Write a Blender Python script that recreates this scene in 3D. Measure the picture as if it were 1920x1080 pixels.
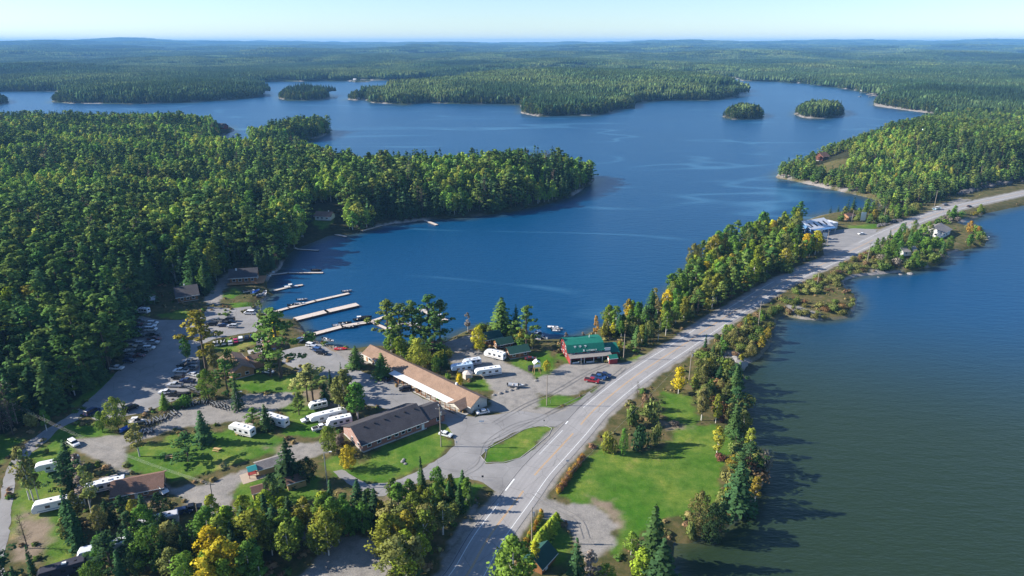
import bpy, bmesh, math, random
import numpy as np
from mathutils import Vector, Matrix

rad = math.radians
sc = bpy.context.scene
for o in list(bpy.data.objects):
    bpy.data.objects.remove(o)

# ------------------------------------------------------------------ camera
CAM_H = 120.0
PITCH = math.atan((540 - 80) / 1280.0)
cd = bpy.data.cameras.new("camera")
cam = bpy.data.objects.new("camera", cd)
sc.collection.objects.link(cam)
cd.lens = 24.0
cd.sensor_width = 36.0
cd.clip_start = 1.0
cd.clip_end = 60000.0
cam.location = (0, 0, CAM_H)
cam.rotation_euler = (math.pi / 2 - PITCH, 0, 0)
sc.camera = cam

# ------------------------------------------------------------------ sky, sun, exposure
SUN_EL = rad(28.0)
w = bpy.data.worlds.new("World")
sc.world = w
w.use_nodes = True
wn, wl = w.node_tree.nodes, w.node_tree.links
wn.clear()
wo = wn.new("ShaderNodeOutputWorld")
bg = wn.new("ShaderNodeBackground")
sk = wn.new("ShaderNodeTexSky")
sk.sky_type = 'NISHITA'
sk.sun_disc = False
sk.sun_elevation = SUN_EL
sk.sun_rotation = rad(-90.0)
sk.altitude = 300.0
sk.air_density = 1.0
sk.dust_density = 0.0
sk.ozone_density = 1.5
bg.inputs[1].default_value = 0.074
tintn = wn.new("ShaderNodeMix")
tintn.data_type = 'RGBA'
tintn.blend_type = 'MULTIPLY'
tintn.inputs[0].default_value = 1.0
tintn.inputs[7].default_value = (0.83, 0.985, 1.24, 1)
wl.new(sk.outputs[0], tintn.inputs[6])
wl.new(tintn.outputs[2], bg.inputs[0])
wl.new(bg.outputs[0], wo.inputs[0])

sl = bpy.data.lights.new("sun", 'SUN')
sl.energy = 5.0
sl.angle = rad(0.5)
sl.color = (1.0, 0.94, 0.84)
sun = bpy.data.objects.new("sun", sl)
sc.collection.objects.link(sun)
sun_dir = Vector((-math.cos(SUN_EL), 0.03, math.sin(SUN_EL)))      # towards the sun
sun.rotation_euler = sun_dir.to_track_quat('Z', 'Y').to_euler()

sc.view_settings.view_transform = 'Standard'
sc.view_settings.look = 'None'
sc.view_settings.exposure = 1.02
sc.view_settings.gamma = 1.0
sc.cycles.use_denoising = True
sc.cycles.max_bounces = 6
sc.cycles.diffuse_bounces = 2
sc.cycles.glossy_bounces = 2
sc.cycles.transmission_bounces = 3
sc.cycles.volume_bounces = 0
sc.cycles.transparent_max_bounces = 4
sc.cycles.caustics_reflective = False
sc.cycles.caustics_refractive = False
sc.render.use_persistent_data = False

# ------------------------------------------------------------------ pixel -> ground
SP, CP = math.sin(PITCH), math.cos(PITCH)
LAND = 2.0


def G(px, py, z=LAND):
    """point at height z that the photograph shows at pixel (px, py)"""
    u, v = (px - 960) / 1280.0, (py - 540) / 1280.0
    t = (CAM_H - z) / (SP + v * CP)
    return Vector((u * t, (CP - v * SP) * t, z))


def GA(pts, z=LAND):
    return np.array([G(p[0], p[1], z)[:2] for p in pts])


# ------------------------------------------------------------------ numeric noise
def _hash(ix, iy, seed):
    n = (ix * 374761393 + iy * 668265263 + seed * 974634777).astype(np.int64) & 0xffffffff
    n = ((n ^ (n >> 13)) * 1274126177) & 0xffffffff
    n = n ^ (n >> 16)
    return (n & 0xffff) / 65535.0


def vnoise(x, y, seed=0):
    x = np.asarray(x, float); y = np.asarray(y, float)
    ix = np.floor(x).astype(np.int64); iy = np.floor(y).astype(np.int64)
    fx = x - ix; fy = y - iy
    fx = fx * fx * (3 - 2 * fx); fy = fy * fy * (3 - 2 * fy)
    a = _hash(ix, iy, seed); b = _hash(ix + 1, iy, seed)
    c = _hash(ix, iy + 1, seed); d = _hash(ix + 1, iy + 1, seed)
    return (a * (1 - fx) + b * fx) * (1 - fy) + (c * (1 - fx) + d * fx) * fy


def fbm(x, y, oct=4, seed=0):
    s = 0; a = 1; t = 0
    for k in range(oct):
        s = s + a * vnoise(x * 2 ** k + 17.3 * k, y * 2 ** k - 9.1 * k, seed + k)
        t += a; a *= 0.5
    return s / t


def sstep(x, a, b):
    t = np.clip((np.asarray(x, float) - a) / (b - a), 0, 1)
    return t * t * (3 - 2 * t)


def inside(P, ring):
    x, y = P[:, 0], P[:, 1]
    res = np.zeros(len(P), bool)
    lo = ring.min(0); hi = ring.max(0)
    sel = np.where((x >= lo[0]) & (x <= hi[0]) & (y >= lo[1]) & (y <= hi[1]))[0]
    if len(sel) == 0:
        return res
    xs, ys = x[sel], y[sel]
    r = np.zeros(len(sel), bool)
    n = len(ring)
    for i in range(n):
        x1, y1 = ring[i]; x2, y2 = ring[(i + 1) % n]
        if y1 == y2:
            continue
        c = ((y1 > ys) != (y2 > ys)) & (xs < (x2 - x1) * (ys - y1) / (y2 - y1) + x1)
        r ^= c
    res[sel] = r
    return res


def edge_dist(P, ring, closed=True):
    d2 = np.full(len(P), 1e18)
    n = len(ring)
    for i in range(n if closed else n - 1):
        a = ring[i]; b = ring[(i + 1) % n]
        ab = b - a
        L = max(ab.dot(ab), 1e-9)
        t = np.clip(((P[:, 0] - a[0]) * ab[0] + (P[:, 1] - a[1]) * ab[1]) / L, 0, 1)
        dx = P[:, 0] - a[0] - t * ab[0]; dy = P[:, 1] - a[1] - t * ab[1]
        d2 = np.minimum(d2, dx * dx + dy * dy)
    return np.sqrt(d2)


# ------------------------------------------------------------------ lakes and islands (outlines at water level)
LAKE = GA([(-900, 236), (0, 236), (200, 238), (380, 242), (418, 238), (436, 240), (437, 245), (415, 255), (402, 268),
           (415, 284), (450, 291), (500, 290), (545, 288), (580, 290),
           (620, 305), (690, 333), (770, 336), (900, 334), (1020, 332), (1095, 330), (1117, 335), (1104, 347),
           (1075, 366), (1030, 382), (960, 396), (880, 407), (800, 412), (740, 419), (690, 430), (655, 440),
           (615, 443), (580, 456), (548, 468), (534, 490), (525, 505), (505, 522), (500, 540), (512, 552),
           (492, 566), (478, 582), (505, 596), (556, 600), (572, 622), (592, 640), (632, 650), (660, 656), (700, 650),
           (750, 650), (800, 652), (838, 640), (858, 628), (900, 612), (940, 612), (985, 628), (1005, 640), (1050, 638),
           (1090, 632), (1125, 618), (1180, 596), (1235, 572), (1262, 545), (1300, 502), (1345, 470), (1400, 448),
           (1450, 432), (1500, 418), (1540, 404), (1590, 396), (1640, 392), (1655, 384), (1640, 373), (1600, 364), (1540, 351),
           (1490, 340), (1452, 333), (1462, 324), (1500, 312), (1550, 292), (1600, 276), (1650, 258), (1700, 240),
           (1735, 226), (1765, 217), (1740, 212), (1700, 207), (1636, 198), (1642, 188), (1652, 180), (1600, 169),
           (1560, 163), (1500, 156), (1430, 152), (1393, 152), (1375, 146), (1200, 136), (1080, 134), (1000, 138),
           (900, 142), (812, 148), (700, 151), (600, 152), (480, 154), (470, 160), (487, 166), (488, 178), (470, 184),
           (400, 189), (330, 193), (250, 195), (130, 194), (95, 191), (118, 178), (108, 171), (0, 172), (-900, 172)], 0)
ISLES = [GA(r, 0) for r in [
    [(438, 267), (480, 264.5), (500, 257), (540, 250), (598, 243), (622, 247), (602, 256), (580, 264), (540, 268), (480, 270), (445, 270)],
    [(680, 186), (700, 193), (760, 196), (800, 193), (870, 195), (930, 195), (978, 196), (976, 212), (1010, 219), (1060, 217),
     (1118, 216), (1145, 211), (1150, 205), (1188, 204), (1192, 192), (1250, 189), (1330, 188), (1378, 183), (1386, 175),
     (1384, 167), (1330, 151), (1250, 142), (1100, 139), (1000, 143), (900, 153), (820, 165), (740, 171), (690, 178)],
    [(520, 184), (535, 188), (570, 189), (600, 187), (618, 184), (620, 179), (600, 175), (560, 175), (530, 178)],
    [(652, 186), (665, 188.5), (690, 186), (685, 182), (660, 183)],
    [(1355, 219), (1375, 224.5), (1410, 224), (1434, 220), (1430, 214), (1400, 210), (1370, 212)],
    [(1489, 214), (1505, 221), (1540, 223), (1575, 219), (1584, 214), (1578, 207), (1540, 203), (1500, 206)],
    [(-60, 190), (-20, 197), (8, 195), (17, 191), (5, 186), (-40, 185)],
    [(655, 152.5), (668, 154.5), (690, 153.5), (700, 150.5), (680, 148.5), (660, 149)],
]]
POND = GA([(2700, 372), (1990, 378), (1920, 384), (1862, 396), (1835, 406), (1815, 412), (1800, 420), (1835, 436), (1846, 448),
           (1844, 460), (1815, 468), (1786, 476), (1770, 492), (1740, 502), (1700, 510), (1650, 514), (1600, 520),
           (1578, 527), (1584, 540), (1604, 556), (1608, 575), (1590, 597), (1545, 602), (1500, 598), (1466, 592),
           (1452, 610), (1447, 640), (1432, 668), (1392, 686), (1386, 702), (1388, 740), (1394, 800), (1402, 838),
           (1436, 852), (1446, 872), (1432, 904), (1420, 932), (1380, 975), (1348, 1000), (1292, 1020), (1262, 1016),
           (1255, 1060), (1290, 1120), (1300, 1200), (2200, 1200), (3000, 700)], 0)
FAR_LAKES = [GA(r, 0) for r in [[(1862, 112), (1872, 105.5), (1930, 104.5), (2050, 105), (2040, 112.5), (1930, 114)],
                                [(1775, 111), (1800, 110), (1812, 112), (1790, 113)], [(290, 103), (330, 101.5), (352, 102.5), (310, 104.5)], [(1330, 108), (1370, 107), (1400, 108.5), (1350, 110)]]]
WATER_RINGS = [LAKE, POND] + FAR_LAKES

ROAD_PX = [(790, 1190), (832, 1130), (875, 1080), (917, 1007), (973, 932), (1006, 887), (1042, 848), (1079, 808), (1117, 766), (1180, 714),
           (1232, 678), (1285, 644), (1345, 604), (1405, 566), (1455, 536), (1500, 514), (1545, 494), (1615, 461), (1655, 441),
           (1715, 415), (1765, 398), (1815, 384), (1877, 371), (1925, 361), (2050, 338), (2300, 305)]
ROAD = GA(ROAD_PX)


def resample(P, step):
    """Catmull-Rom through the points, then equal steps"""
    P = np.asarray(P, float)
    Q = np.vstack([2 * P[0] - P[1], P, 2 * P[-1] - P[-2]])
    out = []
    for i in range(1, len(Q) - 2):
        for t in np.linspace(0, 1, 16, endpoint=False):
            a, b, c, d = Q[i - 1], Q[i], Q[i + 1], Q[i + 2]
            out.append(0.5 * ((2 * b) + (c - a) * t + (2 * a - 5 * b + 4 * c - d) * t * t + (3 * b - a - 3 * c + d) * t ** 3))
    out.append(P[-1])
    out = np.array(out)
    s = np.concatenate([[0], np.cumsum(np.hypot(*np.diff(out, axis=0).T))])
    n = max(2, int(s[-1] / step))
    t = np.linspace(0, s[-1], n)
    return np.stack([np.interp(t, s, out[:, 0]), np.interp(t, s, out[:, 1])], 1)


ROADC = resample(ROAD, 8.0)


def shore_sd(P):
    """signed distance to the nearest shore, positive on land"""
    d = np.full(len(P), 1e9)
    wet = np.zeros(len(P), bool)
    for r in WATER_RINGS:
        wet |= inside(P, r)
        d = np.minimum(d, edge_dist(P, r))
    for r in ISLES:
        wet &= ~inside(P, r)
        d = np.minimum(d, edge_dist(P, r))
    s = np.where(wet, -d, d)
    amp = np.clip(P[:, 1] / 300.0, 0.6, 5.0)
    k = 1.0 / np.clip(P[:, 1] / 25.0, 9.0, 60.0)
    s = s + (fbm(P[:, 0] * 0.09, P[:, 1] * 0.09, 3, 5) - 0.5) * 2.6 + (fbm(P[:, 0] * 0.012, P[:, 1] * 0.012, 3, 9) - 0.5) * 2 * amp
    return s


DEV = GA([(-260, 1150), (-260, 900), (-60, 850), (0, 818), (40, 800), (85, 788), (118, 772), (150, 748), (205, 705), (232, 655), (244, 605), (262, 580),
          (265, 548), (296, 528), (350, 538), (385, 560), (408, 525), (440, 492), (505, 488), (560, 540), (640, 600), (900, 600),
          (1060, 620), (1110, 600), (1250, 520), (1330, 430), (1450, 395), (1560, 398), (1640, 392), (1700, 385),
          (1760, 378), (1800, 362), (1860, 348), (1920, 338), (2300, 290), (2600, 320), (2300, 600), (1500, 1200), (600, 1250)])


BUMPS = [(1790, 285, 15, 130), (1650, 290, 9, 90), (1880, 325, 8, 45), (1560, 318, 5, 50), (900, 360, 7, 90), (1040, 345, 6, 50), (700, 380, 5, 80),
         (200, 300, 6, 200), (100, 500, 5, 90), (1000, 160, 14, 320), (1250, 165, 16, 260), (800, 178, 8, 150), (560, 182, 9, 45),
         (1530, 214, 7, 34), (1395, 217, 5, 24), (560, 249, 4, 30), (1060, 208, 6, 60), (250, 186, 10, 200), (1385, 640, 1.6, 18), (1740, 485, 2.5, 16),
         (1700, 186, 10, 120)]
BUMPS = [(G(a, b, 0)[0], G(a, b, 0)[1], h, r) for a, b, h, r in BUMPS]


def height(P, sd=None):
    P = np.asarray(P, float)
    if sd is None:
        sd = shore_sd(P)
    x, y = P[:, 0], P[:, 1]
    rise = np.where(y < 420, 0.55, 0.7)
    h = np.clip(0.12 + sd * rise, -3.0, 1.0)
    h = np.where(h > 0.999, 1.0 + np.clip((sd - 1.6) * 0.25, 0, 1.0), h)
    h = np.where(sd < 0, np.maximum(-3.0, sd * 0.25 - 0.15), np.minimum(h, LAND))
    b = np.zeros(len(P))
    for bx, by, bh, br in BUMPS:
        b += bh * np.exp(-((x - bx) ** 2 + (y - by) ** 2) / (2 * br * br))
    far = sstep(y, 1500, 4000)
    b += sstep(y, 450, 900) * fbm(x / 160, y / 160, 3, 3) * 8
    b += far * np.clip((fbm(x / 900, y / 700, 4, 21) - .38) * 2.4, 0, 1.2) * 50
    vf = sstep(y, 5000, 13000)
    b += vf * np.clip((fbm(x / 3300 + 3.1, y / 2000, 3, 33) - .32) * 2.0, 0, 1.2) * 90 + vf * 32
    b += vf * 26 * np.exp(-((x / np.maximum(y, 1) + 0.62) / 0.13) ** 2)
    rd = edge_dist(P, ROADC, False)
    b *= sstep(rd, 7.5, 22.0)
    b *= sstep(np.where(inside(P, DEV), 0, edge_dist(P, DEV)), 2, 35)
    b *= sstep(sd, 0, 30 + np.clip(y / 30.0, 0, 120))
    return h + np.where(sd > 0, b, 0)


# ------------------------------------------------------------------ materials
def newmat(name):
    m = bpy.data.materials.new(name)
    m.use_nodes = True
    nt = m.node_tree
    for n in list(nt.nodes):
        nt.nodes.remove(n)
    out = nt.nodes.new("ShaderNodeOutputMaterial")
    return m, nt, out


def nd(nt, typ, **kw):
    n = nt.nodes.new(typ)
    for k, v in kw.items():
        if k.startswith("i_"):
            key = k[2:]
            key = int(key) if key.isdigit() else key.replace("_", " ")
            n.inputs[key].default_value = v
        else:
            setattr(n, k, v)
    return n


def ramp(nt, fac, stops):
    r = nt.nodes.new("ShaderNodeValToRGB")
    els = r.color_ramp.elements
    while len(els) < len(stops):
        els.new(0.5)
    for e, (p, c) in zip(els, stops):
        e.position = p
        e.color = c if len(c) == 4 else (*c, 1)
    nt.links.new(fac, r.inputs[0])
    return r.outputs[0]


def mixc(nt, fac, a, b, mode='MIX'):
    m = nt.nodes.new("ShaderNodeMix")
    m.data_type = 'RGBA'
    m.blend_type = mode
    for sock, v in ((m.inputs[0], fac), (m.inputs[6], a), (m.inputs[7], b)):
        if hasattr(v, "is_linked"):
            nt.links.new(v, sock)
        elif isinstance(v, (int, float)):
            sock.default_value = v if sock.type == 'VALUE' else (v, v, v, 1)
        else:
            sock.default_value = (*v, 1) if len(v) == 3 else v
    return m.outputs[2]


def mth(nt, op, a, b=None, clamp=False):
    m = nt.nodes.new("ShaderNodeMath")
    m.operation = op
    m.use_clamp = clamp
    for s, v in zip(m.inputs, (a, b)):
        if v is None:
            continue
        if hasattr(v, "is_linked"):
            nt.links.new(v, s)
        else:
            s.default_value = v
    return m.outputs[0]


def noise(nt, scale, detail=4, rough=0.6, vec=None, out=0):
    n = nt.nodes.new("ShaderNodeTexNoise")
    n.inputs["Scale"].default_value = scale
    n.inputs["Detail"].default_value = detail
    n.inputs["Roughness"].default_value = rough
    if vec is not None:
        nt.links.new(vec, n.inputs["Vector"])
    return n.outputs[out]


def bumpn(nt, hgt, strength=0.3, dist=0.1):
    b = nt.nodes.new("ShaderNodeBump")
    b.inputs["Strength"].default_value = strength
    b.inputs["Distance"].default_value = dist
    nt.links.new(hgt, b.inputs["Height"])
    return b.outputs[0]


def princ(nt, out, color, rough=0.8, spec=0.3, metal=0.0, normal=None):
    p = nt.nodes.new("ShaderNodeBsdfPrincipled")
    for key, v in (("Base Color", color), ("Roughness", rough), ("Metallic", metal), ("Specular IOR Level", spec)):
        s = p.inputs[key]
        if hasattr(v, "is_linked"):
            nt.links.new(v, s)
        elif key == "Base Color":
            s.default_value = (*v, 1)
        else:
            s.default_value = v
    if normal is not None:
        nt.links.new(normal, p.inputs["Normal"])
    nt.links.new(p.outputs[0], out.inputs[0])
    return p


def simple(name, color, rough=0.7, var=0.15, scale=2.0, spec=0.3, metal=0.0, bump=0.0, coord='Object', vary=0.0):
    """painted, metal, wood or stone surface with uneven tone"""
    m, nt, out = newmat(name)
    tc = nt.nodes.new("ShaderNodeTexCoord")
    n = noise(nt, scale, 5, 0.65, tc.outputs[coord])
    f = mth(nt, 'MULTIPLY_ADD', n, var * 2)
    f.node.inputs[2].default_value = 1 - var
    c = mixc(nt, 1.0, color, f, 'MULTIPLY')
    if vary:
        oi = nt.nodes.new("ShaderNodeObjectInfo")
        g = mth(nt, 'MULTIPLY_ADD', oi.outputs["Random"], vary * 2)
        g.node.inputs[2].default_value = 1 - vary
        c = mixc(nt, 1.0, c, g, 'MULTIPLY')
    nn = bumpn(nt, n, bump, 0.05) if bump else None
    princ(nt, out, c, rough, spec, metal, nn)
    return m


# ---- foliage: the object's own colour, varied per tree and per leaf clump
def foliage_mat(name, hue=0.03, val=0.35, transl=0.25, own=True):
    m, nt, out = newmat(name)
    oi = nt.nodes.new("ShaderNodeObjectInfo")
    geo = nt.nodes.new("ShaderNodeNewGeometry")
    at = nt.nodes.new("ShaderNodeAttribute")
    at.attribute_type = 'GEOMETRY'
    at.attribute_name = "tone"
    hs = nt.nodes.new("ShaderNodeHueSaturation")
    h = mth(nt, 'MULTIPLY_ADD', oi.outputs["Random"], hue * 2)
    h.node.inputs[2].default_value = 0.5 - hue
    nt.links.new(h, hs.inputs["Hue"])
    r2 = mth(nt, 'FRACT', mth(nt, 'MULTIPLY', oi.outputs["Random"], 17.31))
    v1 = mth(nt, 'MULTIPLY_ADD', r2, val)
    v1.node.inputs[2].default_value = 1 - val / 2
    v2 = mth(nt, 'MULTIPLY_ADD', geo.outputs["Random Per Island"], 0.7)
    v2.node.inputs[2].default_value = 0.65
    v3 = mth(nt, 'MULTIPLY', v1, v2)
    v4 = mth(nt, 'MULTIPLY', v3, at.outputs["Fac"])
    nt.links.new(v4, hs.inputs["Value"])
    if own:
        nt.links.new(oi.outputs["Color"], hs.inputs["Color"])
    else:
        ta = nt.nodes.new("ShaderNodeAttribute")
        ta.attribute_name = "tint"
        nt.links.new(ta.outputs["Color"], hs.inputs["Color"])
    d = nt.nodes.new("ShaderNodeBsdfDiffuse")
    t = nt.nodes.new("ShaderNodeBsdfTranslucent")
    nt.links.new(hs.outputs[0], d.inputs[0])
    nt.links.new(hs.outputs[0], t.inputs[0])
    mx = nt.nodes.new("ShaderNodeMixShader")
    mx.inputs[0].default_value = transl
    nt.links.new(d.outputs[0], mx.inputs[1])
    nt.links.new(t.outputs[0], mx.inputs[2])
    nt.links.new(mx.outputs[0], out.inputs[0])
    return m


M = {}
M['needles'] = foliage_mat("needles", 0.018, 0.5, 0.12)
M['leaves'] = foliage_mat("leaves", 0.02, 0.45, 0.25)
M['needles_wood'] = foliage_mat("needles of the woods", 0.018, 0.5, 0.12, False)
M['leaves_wood'] = foliage_mat("leaves of the woods", 0.02, 0.5, 0.25, False)
M['bark'] = simple("bark", (0.10, 0.075, 0.055), 0.9, 0.4, 3.0)
M['birch_bark'] = simple("birch bark", (0.55, 0.52, 0.47), 0.8, 0.5, 4.0)


# ---- the ground
def ground_mat():
    m, nt, out = newmat("ground")
    geo = nt.nodes.new("ShaderNodeNewGeometry")
    P = geo.outputs["Position"]
    at = nt.nodes.new("ShaderNodeAttribute"); at.attribute_name = "cover"
    sp = nt.nodes.new("ShaderNodeSeparateColor")
    nt.links.new(at.outputs["Color"], sp.inputs[0])
    at2 = nt.nodes.new("ShaderNodeAttribute"); at2.attribute_name = "cover2"
    sp2 = nt.nodes.new("ShaderNodeSeparateColor")
    nt.links.new(at2.outputs["Color"], sp2.inputs[0])
    n1 = noise(nt, 0.05, 6, 0.65, P)
    n2 = noise(nt, 0.35, 6, 0.7, P)
    n3 = noise(nt, 2.5, 4, 0.7, P)
    floor = ramp(nt, n2, [(0.3, (0.012, 0.016, 0.008)), (0.5, (0.03, 0.034, 0.014)), (0.7, (0.07, 0.06, 0.03))])
    far = ramp(nt, n1, [(0.3, (0.012, 0.026, 0.012)), (0.7, (0.03, 0.05, 0.018))])
    sx = nt.nodes.new("ShaderNodeSeparateXYZ"); nt.links.new(P, sx.inputs[0])
    ff = nt.nodes.new("ShaderNodeMapRange"); ff.inputs[1].default_value = 900; ff.inputs[2].default_value = 1600
    nt.links.new(sx.outputs[1], ff.inputs[0])
    c = mixc(nt, ff.outputs[0], floor, far)
    # rough grass and scrub
    scrub = ramp(nt, n2, [(0.25, (0.045, 0.06, 0.016)), (0.45, (0.085, 0.085, 0.028)), (0.62, (0.15, 0.115, 0.05)), (0.8, (0.22, 0.16, 0.09))])
    c = mixc(nt, sp2.outputs[1], c, scrub)
    # lawn
    lawn = ramp(nt, n1, [(0.3, (0.045, 0.14, 0.008)), (0.5, (0.085, 0.160, 0.020)), (0.6, (0.14, 0.20, 0.028)), (0.72, (0.24, 0.21, 0.07))])
    l2 = ramp(nt, n2, [(0.28, (0.6, 0.68, 0.6)), (0.5, (1, 1, 1)), (0.62, (1.35, 1.12, 1.4)), (0.78, (2.1, 1.35, 2.6))])
    l3 = ramp(nt, n3, [(0.3, (0.78, 0.8, 0.78)), (0.7, (1.2, 1.18, 1.2))])
    l2 = mixc(nt, 1.0, l2, l3, 'MULTIPLY')
    lawn = mixc(nt, 1.0, lawn, l2, 'MULTIPLY')
    c = mixc(nt, sp.outputs[0], c, lawn)
    # dry earth
    dirt = ramp(nt, n2, [(0.3, (0.17, 0.13, 0.09)), (0.6, (0.27, 0.21, 0.15)), (0.75, (0.20, 0.17, 0.10))])
    c = mixc(nt, sp2.outputs[0], c, dirt)
    # gravel
    g3 = ramp(nt, n3, [(0.3, (0.8, 0.8, 0.8)), (0.7, (1.15, 1.15, 1.15))])
    grav = ramp(nt, n2, [(0.3, (0.19, 0.175, 0.16)), (0.5, (0.27, 0.25, 0.225)), (0.75, (0.35, 0.315, 0.275))])
    grav = mixc(nt, 1.0, grav, g3, 'MULTIPLY')
    c = mixc(nt, sp.outputs[1], c, grav)
    # shore rock
    rock = ramp(nt, n3, [(0.3, (0.10, 0.09, 0.085)), (0.5, (0.30, 0.27, 0.25)), (0.72, (0.52, 0.46, 0.42))])
    c = mixc(nt, sp.outputs[2], c, rock)
    b = bumpn(nt, n3, 0.5, 0.25)
    princ(nt, out, c, 0.95, 0.1, 0, b)
    return m


def water_mat():
    m, nt, out = newmat("lake water")
    geo = nt.nodes.new("ShaderNodeNewGeometry")
    P = geo.outputs["Position"]
    mp = nt.nodes.new("ShaderNodeMapping")
    mp.inputs["Rotation"].default_value = (0, 0, rad(35))
    mp.inputs["Scale"].default_value = (0.35, 1.2, 1)
    nt.links.new(P, mp.inputs[0])
    V = mp.outputs[0]
    w1 = noise(nt, 1.1, 3, 0.6, V)
    w2 = noise(nt, 0.3, 3, 0.55, V)
    # thin wind and current lines on the open lake
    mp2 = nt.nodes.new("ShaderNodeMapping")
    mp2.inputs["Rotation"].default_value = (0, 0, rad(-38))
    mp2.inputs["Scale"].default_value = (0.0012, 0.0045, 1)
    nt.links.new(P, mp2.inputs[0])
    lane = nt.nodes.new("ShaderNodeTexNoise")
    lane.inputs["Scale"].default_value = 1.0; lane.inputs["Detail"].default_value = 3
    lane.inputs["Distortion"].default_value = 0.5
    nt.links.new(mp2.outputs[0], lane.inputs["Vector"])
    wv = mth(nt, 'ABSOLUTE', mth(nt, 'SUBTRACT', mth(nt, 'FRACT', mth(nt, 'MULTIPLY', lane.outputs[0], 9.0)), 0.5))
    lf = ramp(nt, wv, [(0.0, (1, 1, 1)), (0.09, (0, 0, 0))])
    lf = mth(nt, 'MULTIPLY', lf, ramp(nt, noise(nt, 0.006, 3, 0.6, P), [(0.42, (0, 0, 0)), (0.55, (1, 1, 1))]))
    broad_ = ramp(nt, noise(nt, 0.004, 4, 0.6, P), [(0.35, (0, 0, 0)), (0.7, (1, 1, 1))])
    at = nt.nodes.new("ShaderNodeAttribute"); at.attribute_name = "shallow"
    sp = nt.nodes.new("ShaderNodeSeparateColor"); nt.links.new(at.outputs["Color"], sp.inputs[0])
    deep = mixc(nt, sp.outputs[1], (0.001, 0.050, 0.130), (0.019, 0.035, 0.016))
    c = mixc(nt, sp.outputs[0], deep, (0.055, 0.065, 0.028))
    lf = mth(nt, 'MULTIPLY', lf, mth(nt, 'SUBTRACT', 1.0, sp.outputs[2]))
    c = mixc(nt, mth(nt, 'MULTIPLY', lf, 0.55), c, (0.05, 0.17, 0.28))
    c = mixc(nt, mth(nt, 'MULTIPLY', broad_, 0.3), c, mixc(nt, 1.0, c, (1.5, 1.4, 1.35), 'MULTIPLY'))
    hsum = mth(nt, 'ADD', mth(nt, 'MULTIPLY', w1, 0.5), mth(nt, 'MULTIPLY', w2, 0.7))
    b = nt.nodes.new("ShaderNodeBump")
    b.inputs["Distance"].default_value = 1.0
    st = mth(nt, 'MULTIPLY_ADD', lf, -0.2); st.node.inputs[2].default_value = 0.5
    nt.links.new(st, b.inputs["Strength"])
    nt.links.new(hsum, b.inputs["Height"])
    p = princ(nt, out, c, 0.28, 0.5, 0, b.outputs[0])
    p.inputs['IOR'].default_value = 1.33
    return m


def asphalt(name, base, patch=0.12, tracks=False):
    m, nt, out = newmat(name)
    geo = nt.nodes.new("ShaderNodeNewGeometry")
    P = geo.outputs["Position"]
    n1 = noise(nt, 0.12, 5, 0.65, P)
    n3 = noise(nt, 6.0, 3, 0.7, P)
    vo = nt.nodes.new("ShaderNodeTexVoronoi"); vo.feature = 'DISTANCE_TO_EDGE'; vo.inputs["Scale"].default_value = 0.11
    ds = nt.nodes.new("ShaderNodeVectorMath"); ds.operation = 'ADD'
    nt.links.new(P, ds.inputs[0]); nt.links.new(noise(nt, 0.3, 4, 0.6, P, 1), ds.inputs[1])
    nt.links.new(ds.outputs[0], vo.inputs["Vector"])
    crack = ramp(nt, vo.outputs["Distance"], [(0.0, (0.7, 0.7, 0.7)), (0.012, (1, 1, 1))])
    f = ramp(nt, n1, [(0.25, (1 - patch,) * 3), (0.75, (1 + patch,) * 3)])
    g = ramp(nt, n3, [(0.3, (0.9,) * 3), (0.7, (1.1,) * 3)])
    c = mixc(nt, 1.0, base, f, 'MULTIPLY')
    c = mixc(nt, 1.0, c, g, 'MULTIPLY')
    c = mixc(nt, 1.0, c, crack, 'MULTIPLY')
    if tracks:
        uv = nt.nodes.new("ShaderNodeUVMap"); sx = nt.nodes.new("ShaderNodeSeparateXYZ"); nt.links.new(uv.outputs[0], sx.inputs[0])
        k = [(0.0, .86), (.12, .97), (.2, 1.05), (.255, .9), (.3, 1.0), (.375, .9), (.44, 1.04), (.5, 1.0), (.56, 1.04), (.62, .9), (.69, 1.0), (.745, .9), (.8, 1.05), (.9, .97), (1.0, .86)]
        tr = ramp(nt, sx.outputs[0], [(a, (b, b, b)) for a, b in k])
        c = mixc(nt, 0.8, c, mixc(nt, 1.0, c, tr, 'MULTIPLY'))
    princ(nt, out, c, 0.85, 0.25)
    return m


M['ground'] = ground_mat()
M['water'] = water_mat()
M['asphalt'] = asphalt("worn asphalt", (0.31, 0.295, 0.285), 0.12, True)
M['lot'] = asphalt("old parking asphalt", (0.25, 0.24, 0.232), 0.22)
M['line_white'] = simple("white road paint", (0.75, 0.75, 0.73), 0.7, 0.25, 1.5)
M['line_yellow'] = simple("yellow road paint", (0.62, 0.36, 0.13), 0.7, 0.25, 1.5)


# ------------------------------------------------------------------ object helpers
def link(o, parent=None):
    sc.collection.objects.link(o)
    if parent is not None:
        o.parent = parent
    return o


def tag(o, label=None, cat=None, group=None, kind=None):
    if label: o["label"] = label
    if cat: o["category"] = cat
    if group: o["group"] = group
    if kind: o["kind"] = kind
    return o


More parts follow.
